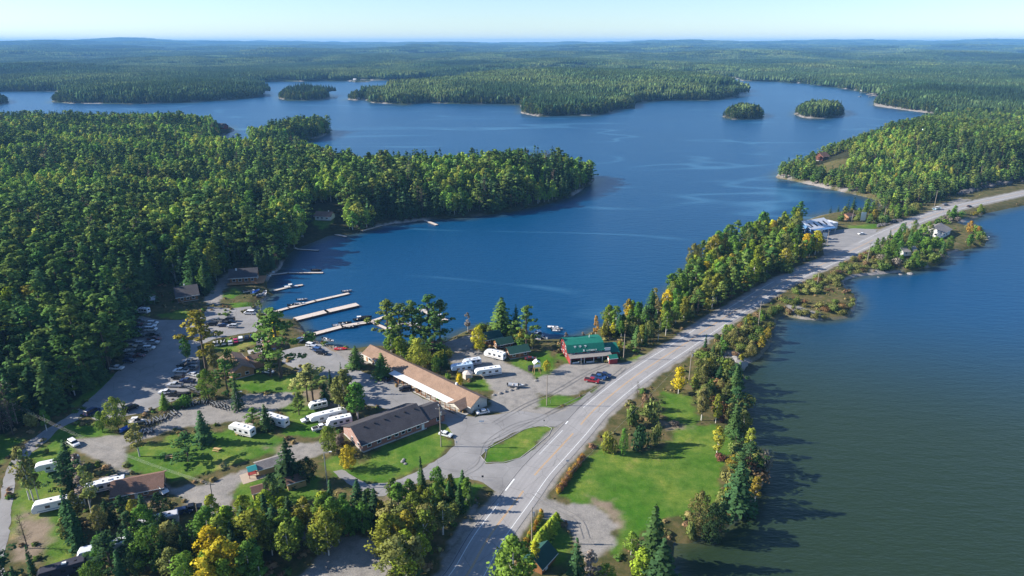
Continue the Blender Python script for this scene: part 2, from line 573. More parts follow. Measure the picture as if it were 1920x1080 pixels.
def mesh_np(name, V, F, mats, fmat=None, smooth=False, normals=None):
    """V (n,3), F list of equal-length faces or a list of arrays"""
    me = bpy.data.meshes.new(name)
    Fs = F if isinstance(F, list) else [F]
    Fs = [f for f in Fs if len(f)]
    nl = sum(f.size for f in Fs); nf = sum(len(f) for f in Fs)
    me.vertices.add(len(V)); me.vertices.foreach_set("co", np.ascontiguousarray(V, dtype=np.float32).ravel())
    me.loops.add(nl); me.loops.foreach_set("vertex_index", np.concatenate([f.ravel() for f in Fs]).astype(np.int32))
    tot = np.concatenate([np.full(len(f), f.shape[1]) for f in Fs]).astype(np.int32)
    st = np.concatenate([[0], np.cumsum(tot)[:-1]]).astype(np.int32)
    me.polygons.add(nf)
    me.polygons.foreach_set("loop_start", st)
    me.polygons.foreach_set("loop_total", tot)
    if fmat is not None:
        me.polygons.foreach_set("material_index", np.asarray(fmat, dtype=np.int32))
    if smooth:
        me.polygons.foreach_set("use_smooth", np.ones(nf, bool))
    for m in (mats if isinstance(mats, (list, tuple)) else [mats]):
        me.materials.append(m)
    me.update(calc_edges=True)
    if normals is not None:
        me.polygons.foreach_set("use_smooth", np.ones(nf, bool))
        me.normals_split_custom_set_from_vertices(np.asarray(normals, dtype=np.float32))
    return me


def empty(name, loc, rz=0.0):
    o = bpy.data.objects.new(name, None)
    o.empty_display_size = 0.5
    o.location = loc
    o.rotation_euler = (0, 0, rz)
    return link(o)


# ------------------------------------------------------------------ ground sheet
LAWNS = [  # mown grass
    [(1240, 732), (1290, 745), (1305, 775), (1300, 800), (1345, 800), (1385, 820), (1370, 850), (1350, 880), (1355, 915), (1330, 960), (1275, 965),
     (1230, 985), (1190, 1010), (1160, 1040), (1140, 1042), (1158, 1010), (1155, 975), (1125, 955), (1070, 940), (1045, 925),
     (1060, 905), (1090, 870), (1120, 835), (1160, 850), (1240, 850), (1262, 815), (1245, 775)],
    [(902, 855), (915, 842), (950, 824), (985, 805), (1020, 798), (1033, 803), (1028, 815), (1000, 838), (975, 858), (945, 866), (912, 867)],
    [(1010, 748), (1045, 738), (1085, 745), (1130, 725), (1148, 722), (1120, 745), (1080, 758), (1030, 768), (1012, 762)],
    [(600, 868), (640, 855), (690, 875), (790, 830), (835, 820), (845, 832), (830, 852), (780, 880), (720, 902), (680, 905), (630, 890)],
    [(690, 852), (760, 818), (835, 792), (848, 815), (800, 850), (720, 885), (690, 878)],
    [(235, 855), (262, 838), (330, 815), (400, 808), (470, 810), (540, 820), (525, 850), (470, 860), (420, 878), (360, 895), (300, 900), (245, 885)],
    [(440, 905), (470, 880), (520, 865), (545, 880), (600, 900), (600, 930), (540, 950), (470, 950), (438, 935)],
    [(20, 960), (40, 890), (60, 850), (110, 820), (150, 835), (120, 860), (110, 905), (140, 930), (150, 1000), (130, 1060), (90, 1075), (70, 1000), (20, 1010)],
    [(-80, 880), (-40, 830), (0, 815), (45, 822), (20, 850), (-20, 880)],
    [(70, 840), (120, 795), (200, 800), (225, 815), (180, 822), (110, 825)],
    [(520, 760), (560, 740), (600, 750), (640, 790), (600, 815), (560, 820), (520, 815), (545, 790)],
    [(115, 770), (200, 700), (245, 700), (195, 735), (140, 765)],
    [(430, 690), (500, 705), (620, 700), (600, 725), (560, 738), (440, 730)],
    [(870, 720), (900, 708), (945, 712), (950, 728), (900, 735)],
    [(958, 670), (1030, 655), (1040, 680), (1040, 705), (1015, 715), (995, 700), (960, 685)],
    [(1040, 665), (1070, 660), (1080, 680), (1060, 682)],
    [(295, 590), (340, 582), (385, 588), (370, 597), (320, 600)], [(410, 555), (440, 540), (458, 548), (430, 562)], [(425, 570), (470, 565), (480, 572), (440, 578)],
    [(385, 655), (420, 632), (490, 640), (440, 660)], [(485, 615), (505, 605), (530, 615), (530, 628), (500, 625)],
    [(1000, 985), (1040, 975), (1075, 1000), (1070, 1040), (1050, 1070), (1000, 1050)],
    [(820, 900), (860, 895), (900, 910), (880, 950), (850, 975), (800, 990), (800, 930)],
    [(1165, 690), (1190, 670), (1230, 660), (1200, 675), (1170, 700)],
    [(1590, 424), (1650, 418), (1640, 430), (1600, 432)],
    [(600, 410), (630, 420), (605, 432), (585, 425)],
]
GRAVELS = [  # gravel lots and camp lanes
    [(120, 830), (150, 822), (240, 815), (300, 795), (330, 770), (420, 750), (470, 740), (560, 735), (545, 760), (500, 775),
     (455, 790), (390, 795), (330, 805), (270, 822), (235, 840), (232, 870), (250, 895), (320, 915), (400, 905), (470, 875),
     (520, 850), (560, 830), (610, 830), (620, 850), (560, 862), (500, 878), (450, 905), (432, 930), (440, 955), (400, 965), (340, 935), (270, 905), (215, 880), (165, 850)],
    [(925, 740), (985, 720), (1030, 700), (1060, 682), (1160, 680), (1200, 675), (1260, 648), (1270, 652), (1200, 695), (1150, 715), (1110, 725),
     (1070, 742), (1010, 740), (1005, 765), (1050, 765), (1090, 752), (1130, 735), (1100, 765), (1040, 780), (960, 775), (915, 770)],
    [(960, 685), (995, 700), (1010, 718), (980, 735), (930, 735), (900, 705), (860, 690), (840, 670), (880, 655), (920, 665)],
    [(1003, 925), (1030, 935), (1060, 945), (1110, 950), (1140, 965), (1155, 985), (1150, 1015), (1135, 1040), (1095, 1045), (1080, 1020), (1060, 990), (1020, 965), (995, 950)],
    [(560, 1000), (700, 1010), (760, 1040), (780, 1100), (540, 1100), (600, 1040)],
    [(840, 665), (830, 640), (900, 625), (880, 655)],
    [(380, 565), (410, 525), (435, 505), (440, 512), (420, 545), (410, 575)],
    [(640, 655), (700, 660), (690, 680), (650, 690), (620, 670)],
    [(1480, 560), (1500, 575), (1545, 590), (1550, 602), (1520, 600), (1470, 575)],
    [(1630, 432), (1700, 425), (1760, 425), (1775, 435), (1740, 430), (1690, 432)],
    [(1740, 392), (1800, 372), (1820, 375), (1790, 388)],
    [(1640, 180), (1670, 190), (1720, 205), (1760, 212), (1758, 217), (1700, 210), (1640, 200)],
    [(855, 985), (880, 965), (890, 940), (900, 940), (880, 990), (850, 1030), (830, 1040)],
]
DIRTS = [
    [(25, 1050), (40, 950), (60, 960), (95, 980), (90, 1010), (70, 1060)],
    [(570, 735), (620, 725), (660, 740), (640, 765), (600, 765), (575, 755)],
    [(940, 705), (985, 705), (985, 735), (935, 740), (920, 720)],
    [(1100, 930), (1150, 945), (1165, 975), (1155, 1000), (1135, 965)],
    [(830, 650), (870, 640), (880, 670), (850, 680)],
    [(700, 935), (760, 915), (790, 930), (760, 960), (710, 960)],
    [(230, 940), (270, 930), (300, 950), (250, 970)],
    [(1240, 790), (1285, 795), (1290, 806), (1250, 808)],
    [(560, 610), (590, 650), (650, 690), (690, 665), (660, 655), (600, 640), (575, 620)],
    [(500, 840), (540, 825), (560, 835), (520, 850)],
]
SCRUBS = [
    [(1060, 930), (1160, 780), (1300, 660), (1440, 575), (1560, 510), (1620, 470), (1680, 440), (1740, 425), (1860, 400), (1900, 380),
     (1850, 470), (1620, 530), (1620, 600), (1450, 610), (1400, 700), (1400, 850), (1460, 870), (1380, 1000), (1260, 1020), (1300, 930), (1380, 820), (1300, 740), (1250, 735), (1150, 850)],
    [(1500, 400), (1700, 385), (1880, 340), (1900, 350), (1760, 395), (1600, 460), (1560, 440)],
    [(1450, 330), (1600, 360), (1660, 385), (1720, 370), (1600, 320), (1500, 315)],
    [(820, 640), (870, 620), (940, 610), (1010, 640), (1000, 660), (850, 660)],
    [(1040, 650), (1120, 625), (1200, 600), (1230, 660), (1160, 690), (1160, 650)],
    [(500, 850), (620, 840), (700, 910), (900, 860), (930, 900), (800, 1100), (400, 1100), (380, 1000), (450, 950)],
    [(0, 830), (60, 800), (130, 790), (400, 1100), (20, 1100)],
]

NR1, NR2, NC = 470, 330, 690
ys = np.concatenate([np.linspace(66, 360, NR1), np.zeros(NR2)])
step, yy = 0.63, 360.0
for i in range(NR2):
    step = max(step * 1.018, 0)
    yy += step
    ys[NR1 + i] = yy
ys[NR1:] = 360 + (ys[NR1:] - 360) * (24000 - 360) / (yy - 360) if yy < 24000 else ys[NR1:]
ss = np.linspace(-1.15, 1.15, NC)
YY, SS = np.meshgrid(ys, ss, indexing='ij')
XX = SS * (YY + 60)
PT = np.stack([XX.ravel(), YY.ravel()], 1)
SD = shore_sd(PT)
HT = height(PT, SD)


def cover_mask(polys, soft=0.8, wob=1.6, z=LAND):
    m = np.zeros(len(PT))
    nz = (fbm(PT[:, 0] * 0.35, PT[:, 1] * 0.35, 3, 77) - 0.5) * 2 * wob
    for pg in polys:
        r = GA(pg, z)
        lo = r.min(0) - 5; hi = r.max(0) + 5
        sel = np.where((PT[:, 0] > lo[0]) & (PT[:, 0] < hi[0]) & (PT[:, 1] > lo[1]) & (PT[:, 1] < hi[1]))[0]
        if len(sel) == 0:
            continue
        q = PT[sel]
        d = edge_dist(q, r)
        d = np.where(inside(q, r), d, -d) + nz[sel]
        m[sel] = np.maximum(m[sel], sstep(d, -soft, soft))
    return m


mk_lawn = cover_mask(LAWNS, 1.2, 2.6)
mk_grav = cover_mask(GRAVELS)
mk_dirt = cover_mask(DIRTS, 2.0, 3.0)
mk_scrub = np.maximum(cover_mask(SCRUBS, 2.0, 3.0), inside(PT, DEV) * .75)
rdd = edge_dist(PT, ROADC, False)
rdn = rdd + (vnoise(PT[:, 0] * 0.3, PT[:, 1] * 0.3, 4) - 0.5) * 1.5
mk_grav = np.maximum(mk_grav, 1 - sstep(rdn, 6.3, 7.6))
bare = fbm(PT[:, 0] * 0.03, PT[:, 1] * 0.03, 3, 55)
shw = 1.2 + np.clip((PT[:, 1] - 300) / 260.0, 0, 4.5)
mk_rock = (1 - sstep(SD, shw * 0.7, shw * 1.3)) * sstep(bare, 0.42, 0.58)
mk_rock = np.where(PT[:, 1] > 300, mk_rock, mk_rock * 0.35)
ROCKY = [(1460, 335, 18), (1520, 350, 25), (1580, 362, 25), (1630, 378, 15), (1500, 213, 30), (1680, 196, 60), (1730, 208, 40), (450, 266, 30), (1000, 217, 25), (1380, 683, 10),
         (1860, 345, 22), (1900, 340, 22), (1655, 515, 8), (1720, 505, 14), (1770, 90, 10), (1690, 190, 30), (520, 259, 20)]
for rx, ry, rr in ROCKY:
    g = G(rx, ry, 0)
    d = np.hypot(PT[:, 0] - g[0], PT[:, 1] - g[1])
    mk_rock = np.maximum(mk_rock, (1 - sstep(d, rr * 0.5, rr)) * sstep(bare + vnoise(PT[:, 0] * 0.2, PT[:, 1] * 0.2, 8) * 0.3, 0.5, 0.68) * (SD < 25))

F = np.arange(len(PT)).reshape(len(ys), NC)
quads = np.stack([F[:-1, :-1].ravel(), F[:-1, 1:].ravel(), F[1:, 1:].ravel(), F[1:, :-1].ravel()], 1)
me = mesh_np("ground", np.column_stack([PT, HT]), quads, M['ground'], smooth=True)
ca = me.attributes.new("cover", 'FLOAT_COLOR', 'POINT')
ca.data.foreach_set("color", np.column_stack([mk_lawn, mk_grav, mk_rock, np.ones(len(PT))]).astype(np.float32).ravel())
ca = me.attributes.new("cover2", 'FLOAT_COLOR', 'POINT')
ca.data.foreach_set("color", np.column_stack([mk_dirt, mk_scrub, mk_scrub * 0, np.ones(len(PT))]).astype(np.float32).ravel())
ground = link(bpy.data.objects.new("ground", me))
tag(ground, kind="structure")

# ------------------------------------------------------------------ water
wr = slice(0, None, 3)
WY, WX = ys[::3], ss[::3]
a, b = np.meshgrid(WY, WX, indexing='ij')
WP = np.stack([(b * (a + 60)).ravel(), a.ravel()], 1)
wsd = shore_sd(WP)
inpond = inside(WP, POND)
Fw = np.arange(len(WP)).reshape(len(WY), len(WX))
qw = np.stack([Fw[:-1, :-1].ravel(), Fw[:-1, 1:].ravel(), Fw[1:, 1:].ravel(), Fw[1:, :-1].ravel()], 1)
mw = mesh_np("lake", np.column_stack([WP, np.zeros(len(WP))]), qw, M['water'], smooth=True)
sh = (1 - sstep(-wsd, 0, np.clip(WP[:, 1] / 40, 4, 14))) * 0.7
near_green = inpond * (1 - sstep(WP[:, 1] + 0.35 * WP[:, 0], 235, 400))
ca = mw.attributes.new("shallow", 'FLOAT_COLOR', 'POINT')
ca.data.foreach_set("color", np.column_stack([sh, near_green, inpond * 1.0, np.ones(len(WP))]).astype(np.float32).ravel())
water = link(bpy.data.objects.new("water", mw))
tag(water, kind="structure")


# ------------------------------------------------------------------ highway, side road and paved lots
def ribbon(name, C, off0, off1, z, mat, s0=None, s1=None):
    """strip between two offsets (to the right of travel) along centreline C"""
    d = np.gradient(C, axis=0)
    d /= np.hypot(d[:, 0], d[:, 1])[:, None]
    nrm = np.stack([d[:, 1], -d[:, 0]], 1)
    A = C + nrm * off0; B = C + nrm * off1
    n = len(C)
    V = np.zeros((2 * n, 3)); V[0::2, :2] = A; V[1::2, :2] = B; V[:, 2] = z
    i = np.arange(n - 1)
    return V, np.stack([2 * i, 2 * i + 1, 2 * i + 3, 2 * i + 2], 1)


def join_strips(parts):
    Vs, Fs, k = [], [], 0
    for V, F in parts:
        Vs.append(V); Fs.append(F + k); k += len(V)
    return np.vstack(Vs), np.vstack(Fs)


C2 = resample(ROAD, 2.0)
V, F = ribbon("", C2, -5.4, 5.4, LAND + 0.06, None)
hw = link(bpy.data.objects.new("highway", mesh_np("highway", V, F, M['asphalt'])))
tag(hw, kind="structure")
uvl = hw.data.uv_layers.new(name="UVMap")
vi = np.zeros(len(hw.data.loops), dtype=np.int32); hw.data.loops.foreach_get("vertex_index", vi)
uvl.data.foreach_set("uv", np.column_stack([vi % 2, (vi // 2) * 2.0]).astype(np.float32).ravel())
arc = np.concatenate([[0], np.cumsum(np.hypot(*np.diff(C2, axis=0).T))])


def seg(off, w_, i0, i1, z=LAND + 0.075):
    return ribbon("", C2[i0:i1], off - w_ / 2, off + w_ / 2, z, None)


def near_i(px, py):
    p = G(px, py)
    return int(np.argmin((C2[:, 0] - p[0]) ** 2 + (C2[:, 1] - p[1]) ** 2))


whites = [seg(3.75, 0.16, 0, len(C2))]
ia, ib = near_i(960, 932), near_i(985, 905)
whites.append(seg(-3.75, 0.16, 0, near_i(965, 940)))
whites.append(seg(-3.75, 0.16, near_i(1110, 770), near_i(1470, 530)))
whites.append(seg(-3.75, 0.16, near_i(1620, 458), len(C2)))
whites.append(seg(-3.75, 0.14, near_i(1030, 862), near_i(1080, 808)))
whites.append(seg(-4.6, 0.45, near_i(975, 930), near_i(1000, 900)))
whites.append(seg(-4.6, 0.45, near_i(1085, 802), near_i(1098, 790)))
V, F = join_strips(whites)
o = link(bpy.data.objects.new("edge_line", mesh_np("edge_line", V, F, M['line_white']))); tag(o, kind="structure")
yel = []
for a_, b_ in ((0, near_i(985, 915)), (near_i(1004, 890), near_i(1078, 810)), (near_i(1090, 798), near_i(1640, 449)), (near_i(1670, 436), len(C2))):
    yel.append(seg(-0.16, 0.13, a_, b_)); yel.append(seg(0.16, 0.13, a_, b_))
V, F = join_strips(yel)
o = link(bpy.data.objects.new("centre_line", mesh_np("centre_line", V, F, M['line_yellow']))); tag(o, kind="structure")


def sheet(name, polys, z, mat, wob=0.35, step=1.5):
    """flat paved area with a slightly ragged edge"""
    bm = bmesh.new()
    for pg in polys:
        r = GA(pg)
        pts = []
        n = len(r)
        for i in range(n):
            a, b = r[i], r[(i + 1) % n]
            k = max(1, int(np.hypot(*(b - a)) / step))
            for j in range(k):
                pts.append(a + (b - a) * j / k)
        pts = np.array(pts)
        pts[:, 0] += (vnoise(pts[:, 0] * 0.6, pts[:, 1] * 0.6, 1) - 0.5) * 2 * wob
        pts[:, 1] += (vnoise(pts[:, 0] * 0.6, pts[:, 1] * 0.6, 2) - 0.5) * 2 * wob
        vs = [bm.verts.new((p[0], p[1], z)) for p in pts]
        f = bm.faces.new(vs)
        f.normal_update()
        if f.normal.z < 0:
            f.normal_flip()
    bmesh.ops.triangulate(bm, faces=bm.faces[:])
    me = bpy.data.meshes.new(name)
    bm.to_mesh(me); bm.free()
    me.materials.append(mat)
    o = link(bpy.data.objects.new(name, me))
    tag(o, kind="structure")
    return o


sheet("side_road", [[(-22, 1120), (-8, 1060), (-6, 985), (2, 925), (8, 892), (22, 862), (44, 835), (72, 815), (95, 800),
                     (120, 785), (150, 765), (185, 742), (205, 722), (240, 722), (215, 745), (180, 770), (140, 790), (108, 806), (90, 826), (60, 848),
                     (40, 870), (30, 895), (24, 935), (18, 990), (8, 1050), (2, 1120)]], LAND + 0.04, M['lot'])
sheet("parking_lot", [[(150, 765), (190, 728), (215, 702), (235, 680), (238, 650), (246, 612), (262, 592), (295, 600), (340, 600), (380, 592),
                       (390, 575), (430, 578), (470, 575), (485, 590), (490, 610), (480, 622), (440, 628), (400, 636), (370, 650), (375, 690), (370, 720),
                       (340, 745), (300, 762), (270, 775), (220, 782), (180, 790)]], LAND + 0.036, M['lot'])
sheet("motel_yard", [[(560, 650), (600, 645), (640, 668), (665, 690), (685, 700), (730, 712), (790, 745), (850, 775), (885, 782), (925, 778),
                      (975, 770), (1030, 778), (1060, 770), (1085, 752), (1105, 735), (1118, 745), (1096, 770), (1040, 800), (1000, 800),
                      (960, 812), (915, 838), (901, 855), (910, 870), (950, 868), (978, 858), (1003, 842), (1040, 815), (1050, 838),
                      (985, 905), (935, 925), (905, 905), (870, 895), (800, 900), (720, 930), (690, 930), (650, 905), (625, 885), (640, 880), (690, 908), (735, 905), (790, 880),
                      (835, 852), (852, 835), (850, 815), (836, 795), (810, 790), (780, 780), (740, 770), (690, 760), (660, 740), (640, 720), (590, 700), (550, 690), (530, 680), (520, 660)]], LAND + 0.045, M['lot'])
sheet("store_forecourt", [[(1545, 478), (1540, 450), (1560, 432), (1600, 428), (1645, 430), (1640, 440), (1600, 462), (1570, 480)]], LAND + 0.04, M['lot'])


def kerb(name, pts, mat, w_=.18, h=.12):
    P = GA(pts)
    bm = bmesh.new()
    n = len(P)
    d = np.roll(P, -1, 0) - np.roll(P, 1, 0); d /= np.hypot(d[:, 0], d[:, 1])[:, None]
    nn = np.stack([d[:, 1], -d[:, 0]], 1)
    rows = []
    for i in range(n):
        a, b = P[i] - nn[i] * w_ / 2, P[i] + nn[i] * w_ / 2
        rows.append([bm.verts.new((a[0], a[1], LAND - .1)), bm.verts.new((a[0], a[1], LAND + h)), bm.verts.new((b[0], b[1], LAND + h)), bm.verts.new((b[0], b[1], LAND - .1))])
    for i in range(n):
        r, q = rows[i], rows[(i + 1) % n]
        for j in range(3): bm.faces.new((r[j], r[j + 1], q[j + 1], q[j]))
    bmesh.ops.recalc_face_normals(bm, faces=bm.faces[:])
    me = bpy.data.meshes.new(name); bm.to_mesh(me); bm.free(); me.materials.append(mat)
    return tag(link(bpy.data.objects.new(name, me)), kind="structure")


kerb("kerb", [(901, 855), (915, 841), (950, 823), (985, 804), (1020, 797), (1035, 803), (1029, 816), (1001, 839), (975, 859), (945, 867), (912, 868)], simple("kerb concrete", (.36, .34, .31), .9, .25))


def curve_strip(pts, w_, off=0.0, z=LAND + .082):
    C = resample(GA(pts), 1.5)
    return ribbon("", C, off - w_ / 2, off + w_ / 2, z, None)


tr = []
for pts in ([(905, 835), (960, 812), (1040, 770), (1110, 735), (1152, 705), (1170, 690)], [(925, 795), (985, 760), (1040, 735), (1100, 700), (1138, 684)],
            [(1002, 925), (1040, 950), (1085, 975), (1100, 1010)], [(870, 890), (900, 870), (915, 830), (960, 800), (1010, 785)]):
    tr.append(curve_strip(pts, .22, -.8)); tr.append(curve_strip(pts, .22, .8))
V, F = join_strips(tr)
tag(link(bpy.data.objects.new("tyre_track", mesh_np("tyre_track", V, F, asphalt("dark tyre tracks", (.20, .19, .18), .2)))), kind="structure")
tr = [seg(-5.0, .16, 0, near_i(1160, 725), LAND + .078), seg(-5.25, .10, near_i(1110, 775), near_i(1250, 665), LAND + .078)]
V, F = join_strips(tr)
tag(link(bpy.data.objects.new("road_seam", mesh_np("road_seam", V, F, asphalt("tar seam", (.09, .085, .085), .2)))), kind="structure")


# ------------------------------------------------------------------ trees
def cards(C, N, S, rng, O, aspect=1.0):
    """one small bent leaf clump (a quad) per centre C with normal N and size S; O points out of the crown"""
    n = len(C)
    O = O / np.maximum(np.linalg.norm(O, axis=1), 1e-6)[:, None]
    N = np.where((N * O).sum(1, keepdims=True) < 0, -N, N)
    N = N / np.maximum(np.linalg.norm(N, axis=1), 1e-6)[:, None]
    r = rng.normal(size=(n, 3))
    U = np.cross(N, r); U /= np.maximum(np.linalg.norm(U, axis=1), 1e-6)[:, None]
    W = np.cross(N, U)
    S = np.asarray(S).reshape(-1, 1) * np.ones((n, 1))
    a = rng.uniform(0.7, 1.25, (n, 1)); b = rng.uniform(0.7, 1.25, (n, 1))
    V = np.stack([C - U * S * a, C - W * S * b * aspect + N * S * 0.15, C + U * S * a * 0.9, C + W * S * aspect * b + N * S * 0.15], 1)
    global LASTN
    q = O * .75 + N * .5
    q /= np.maximum(np.linalg.norm(q, axis=1), 1e-6)[:, None]
    LASTN = np.repeat(q, 4, 0)
    return V.reshape(-1, 3), np.arange(4 * n).reshape(n, 4)


def tubes(segs, sides=5):
    """segs: list of (p0, p1, r0, r1)"""
    Vs, Fs, k = [], [], 0
    for p0, p1, r0, r1 in segs:
        p0 = np.array(p0, float); p1 = np.array(p1, float)
        d = p1 - p0; L = np.linalg.norm(d)
        if L < 1e-6: continue
        d /= L
        up = np.array([0, 0, 1.0]) if abs(d[2]) < 0.9 else np.array([1.0, 0, 0])
        u = np.cross(d, up); u /= np.linalg.norm(u); v = np.cross(d, u)
        t = np.arange(sides) * 2 * math.pi / sides
        ring = np.cos(t)[:, None] * u + np.sin(t)[:, None] * v
        Vs.append(p0 + ring * r0); Vs.append(p1 + ring * r1)
        i = np.arange(sides); j = (i + 1) % sides
        Fs.append(np.stack([k + i, k + j, k + sides + j, k + sides + i], 1))
        k += 2 * sides
    return np.vstack(Vs), np.vstack(Fs)


def crown_mesh(name, V, F, tone, mat, nrm=None):
    me = mesh_np(name, V, F, mat, normals=nrm)
    at = me.attributes.new("tone", 'FLOAT', 'POINT')
    at.data.foreach_set("value", np.asarray(tone, dtype=np.float32))
    return me


def spruce(seed, dens=1.0, narrow=1.0, bare=0.0):
    """unit-height spruce or fir: crown mesh data, trunk mesh data"""
    g = np.random.default_rng(seed)
    C, N, S, O = [], [], [], []
    tiers = int(26 * dens ** 0.5)
    for i in range(tiers):
        t = (i + g.uniform(0, .6)) / tiers
        z = 0.07 + 0.91 * t
        R = 0.19 * narrow * (1 - t) ** 0.82 * g.uniform(0.8, 1.15) + 0.008
        nb = max(3, int((4 + 9 * (1 - t)) * dens ** 0.5))
        off = g.uniform(0, 6.28)
        for k in range(nb):
            if g.random() < bare: continue
            a = off + k * 2 * math.pi / nb + g.normal() * .2
            Rk = R * g.uniform(0.7, 1.2)
            m = max(1, int(round(Rk / 0.035 * dens ** 0.4)))
            for q in range(m):
                f = (q + 0.7) / m
                r = Rk * f
                C.append((r * math.cos(a), r * math.sin(a), z - 0.30 * r * f + 0.02 * g.normal() * f))
                N.append((0.45 * math.cos(a) + g.normal() * .35, 0.45 * math.sin(a) + g.normal() * .35, 0.9))
                S.append((0.020 + 0.014 * g.random()) / dens ** 0.35)
                O.append((math.cos(a), math.sin(a), .55))
    C.append((0, 0, 0.985)); N.append((1, 0, .2)); S.append(.018); O.append((0, 0, 1))
    V, F = cards(np.array(C), np.array(N), np.array(S), g, np.array(O, float))
    T = tubes([((0, 0, -0.03), (0, 0, .5), .013, .008), ((0, 0, .5), (0, 0, .97), .008, .002)])
    return V, F, T, LASTN


def pine(seed, dens=1.0, spread=1.0, low=0.25):
    """white pine: irregular shelves of needles on rising limbs"""
    g = np.random.default_rng(seed)
    C, N, S, O, segs = [], [], [], [], []
    lean = g.normal(size=2) * .02
    def trunk(z): return np.array([lean[0] * z * z, lean[1] * z * z, z])
    for a_, b_, r0, r1 in ((-.03, .4, .018, .014), (.4, .75, .014, .009), (.75, .97, .009, .003)):
        segs.append((trunk(a_), trunk(b_), r0, r1))
    nl = 17
    a = g.uniform(0, 6.28)
    for i in range(nl):
        t = i / (nl - 1)
        z = low + (0.94 - low) * t
        a += 2.4 + g.normal() * .5
        env = (0.55 + 0.9 * math.sin(min(1, t * 1.15 + .12) * math.pi) ** 0.8) * (1 - 0.55 * t)
        L = 0.185 * spread * env * g.uniform(0.65, 1.25)
        p0 = trunk(z)
        p1 = p0 + np.array([math.cos(a) * L, math.sin(a) * L, L * g.uniform(.1, .45)])
        segs.append((p0, p1, .005, .002))
        for c, w in ((p1, 1.0), (p0 * .5 + p1 * .5, .8)):
            if L < .05 and w < 1: continue
            nn = int(42 * dens * w)
            rx = 0.062 * g.uniform(.75, 1.3) * w; rz = rx * 0.45
            d = g.normal(size=(nn, 3)); d /= np.linalg.norm(d, axis=1)[:, None]
            d *= g.uniform(.55, 1, (nn, 1)) ** .5
            q = c + d * np.array([rx, rx, rz])
            C += list(q); N += list(d * .6 + np.array([0, 0, .7]) + g.normal(size=(nn, 3)) * .45)
            S += list((0.014 + .009 * g.random(nn)) / dens ** .4)
            O += list(d + np.array([math.cos(a) * .5, math.sin(a) * .5, .6]))
    nn = int(60 * dens)
    d = g.normal(size=(nn, 3)); d /= np.linalg.norm(d, axis=1)[:, None]
    C += list(trunk(.93) + d * np.array([.05, .05, .06])); N += list(d + np.array([0, 0, .4])); S += list(np.full(nn, .017 / dens ** .4)); O += list(d + np.array([0, 0, .6]))
    V, F = cards(np.array(C), np.array(N), np.array(S), g, np.array(O))
    return V, F, tubes(segs), LASTN


def broad(seed, dens=1.0, wide=1.0, low=0.22, gap=0.0, nb=24):
    """birch or poplar: oval crown of leafy lobes"""
    g = np.random.default_rng(seed)
    C, N, S, O, segs = [], [], [], [], []
    segs.append(((0, 0, -.03), (g.normal() * .01, g.normal() * .01, .45), .016, .010))
    top = (g.normal() * .02, g.normal() * .02, .88)
    segs.append((segs[0][1], top, .010, .002))
    for i in range(nb):
        u = (i + .5) / nb
        z = low + (0.93 - low) * u
        env = math.sin(math.pi * min(1, (u * .86 + .14))) ** .7
        a = i * 2.4 + g.normal() * .4
        r = 0.155 * wide * env * g.uniform(.35, 1.05)
        c = np.array([r * math.cos(a), r * math.sin(a), z + g.normal() * .015])
        br = 0.078 * (0.55 + .5 * env) * g.uniform(.7, 1.25) * wide ** .5
        if g.random() < gap: continue
        if i % 3 == 0: segs.append(((0, 0, max(.15, z - .15)), c, .005, .0015))
        nn = int(75 * dens)
        d = g.normal(size=(nn, 3)); d /= np.linalg.norm(d, axis=1)[:, None]
        q = c + d * br * g.uniform(.6, 1.08, (nn, 1)) * np.array([1, 1, 1.05])
        C += list(q); N += list(d + g.normal(size=(nn, 3)) * .6)
        S += list((0.013 + .010 * g.random(nn)) / dens ** .4)
        O += list(d + np.array([math.cos(a) * .45, math.sin(a) * .45, .25]))
    V, F = cards(np.array(C), np.array(N), np.array(S), g, np.array(O))
    return V, F, tubes(segs), LASTN


def bush(seed, dens=1.0):
    g = np.random.default_rng(seed)
    C, N, S, O = [], [], [], []
    for i in range(9):
        a = g.uniform(0, 6.28); r = g.uniform(0, .55)
        c = np.array([r * math.cos(a), r * math.sin(a), g.uniform(.25, .62)])
        nn = int(70 * dens)
        d = g.normal(size=(nn, 3)); d /= np.linalg.norm(d, axis=1)[:, None]
        q = c + d * g.uniform(.25, .42) * g.uniform(.6, 1.05, (nn, 1))
        q[:, 2] = np.maximum(q[:, 2], .02)
        C += list(q); N += list(d + g.normal(size=(nn, 3)) * .6); S += list(.05 + .04 * g.random(nn))
        O += list(d + np.array([math.cos(a) * .5, math.sin(a) * .5, .4]))
    V, F = cards(np.array(C), np.array(N), np.array(S), g, np.array(O))
    return V, F, tubes([((0, 0, -.1), (.1, 0, .5), .03, .01), ((0, 0, -.1), (-.15, .1, .5), .03, .01), ((0, 0, -.1), (0, -.2, .45), .03, .01)]), LASTN


def snag(seed):
    """bare tree"""
    g = np.random.default_rng(seed)
    segs = [((0, 0, -.03), (0, 0, .5), .012, .008), ((0, 0, .5), (.01, 0, 1), .008, .002)]
    tips = []
    for i in range(34):
        z = .2 + .75 * i / 34; a = g.uniform(0, 6.28); L = .17 * (1.05 - z) + .03
        p = np.array([math.cos(a) * L, math.sin(a) * L, z + L * .5])
        segs.append(((0, 0, z), p, .004, .0015))
        for k in range(2):
            q = p * .6 + np.array([0, 0, z * .4])
            segs.append((q, q + g.normal(size=3) * .04, .0022, .001)); tips.append(q + g.normal(size=3) * .03)
    V, F = cards(np.array(tips * 2) + g.normal(size=(len(tips) * 2, 3)) * .015, g.normal(size=(len(tips) * 2, 3)), np.full(len(tips) * 2, .008), g,
                 np.array(tips * 2) * np.array([3, 3, 0]) + np.array([0, 0, .3]))
    return V, F, tubes(segs, 4), LASTN


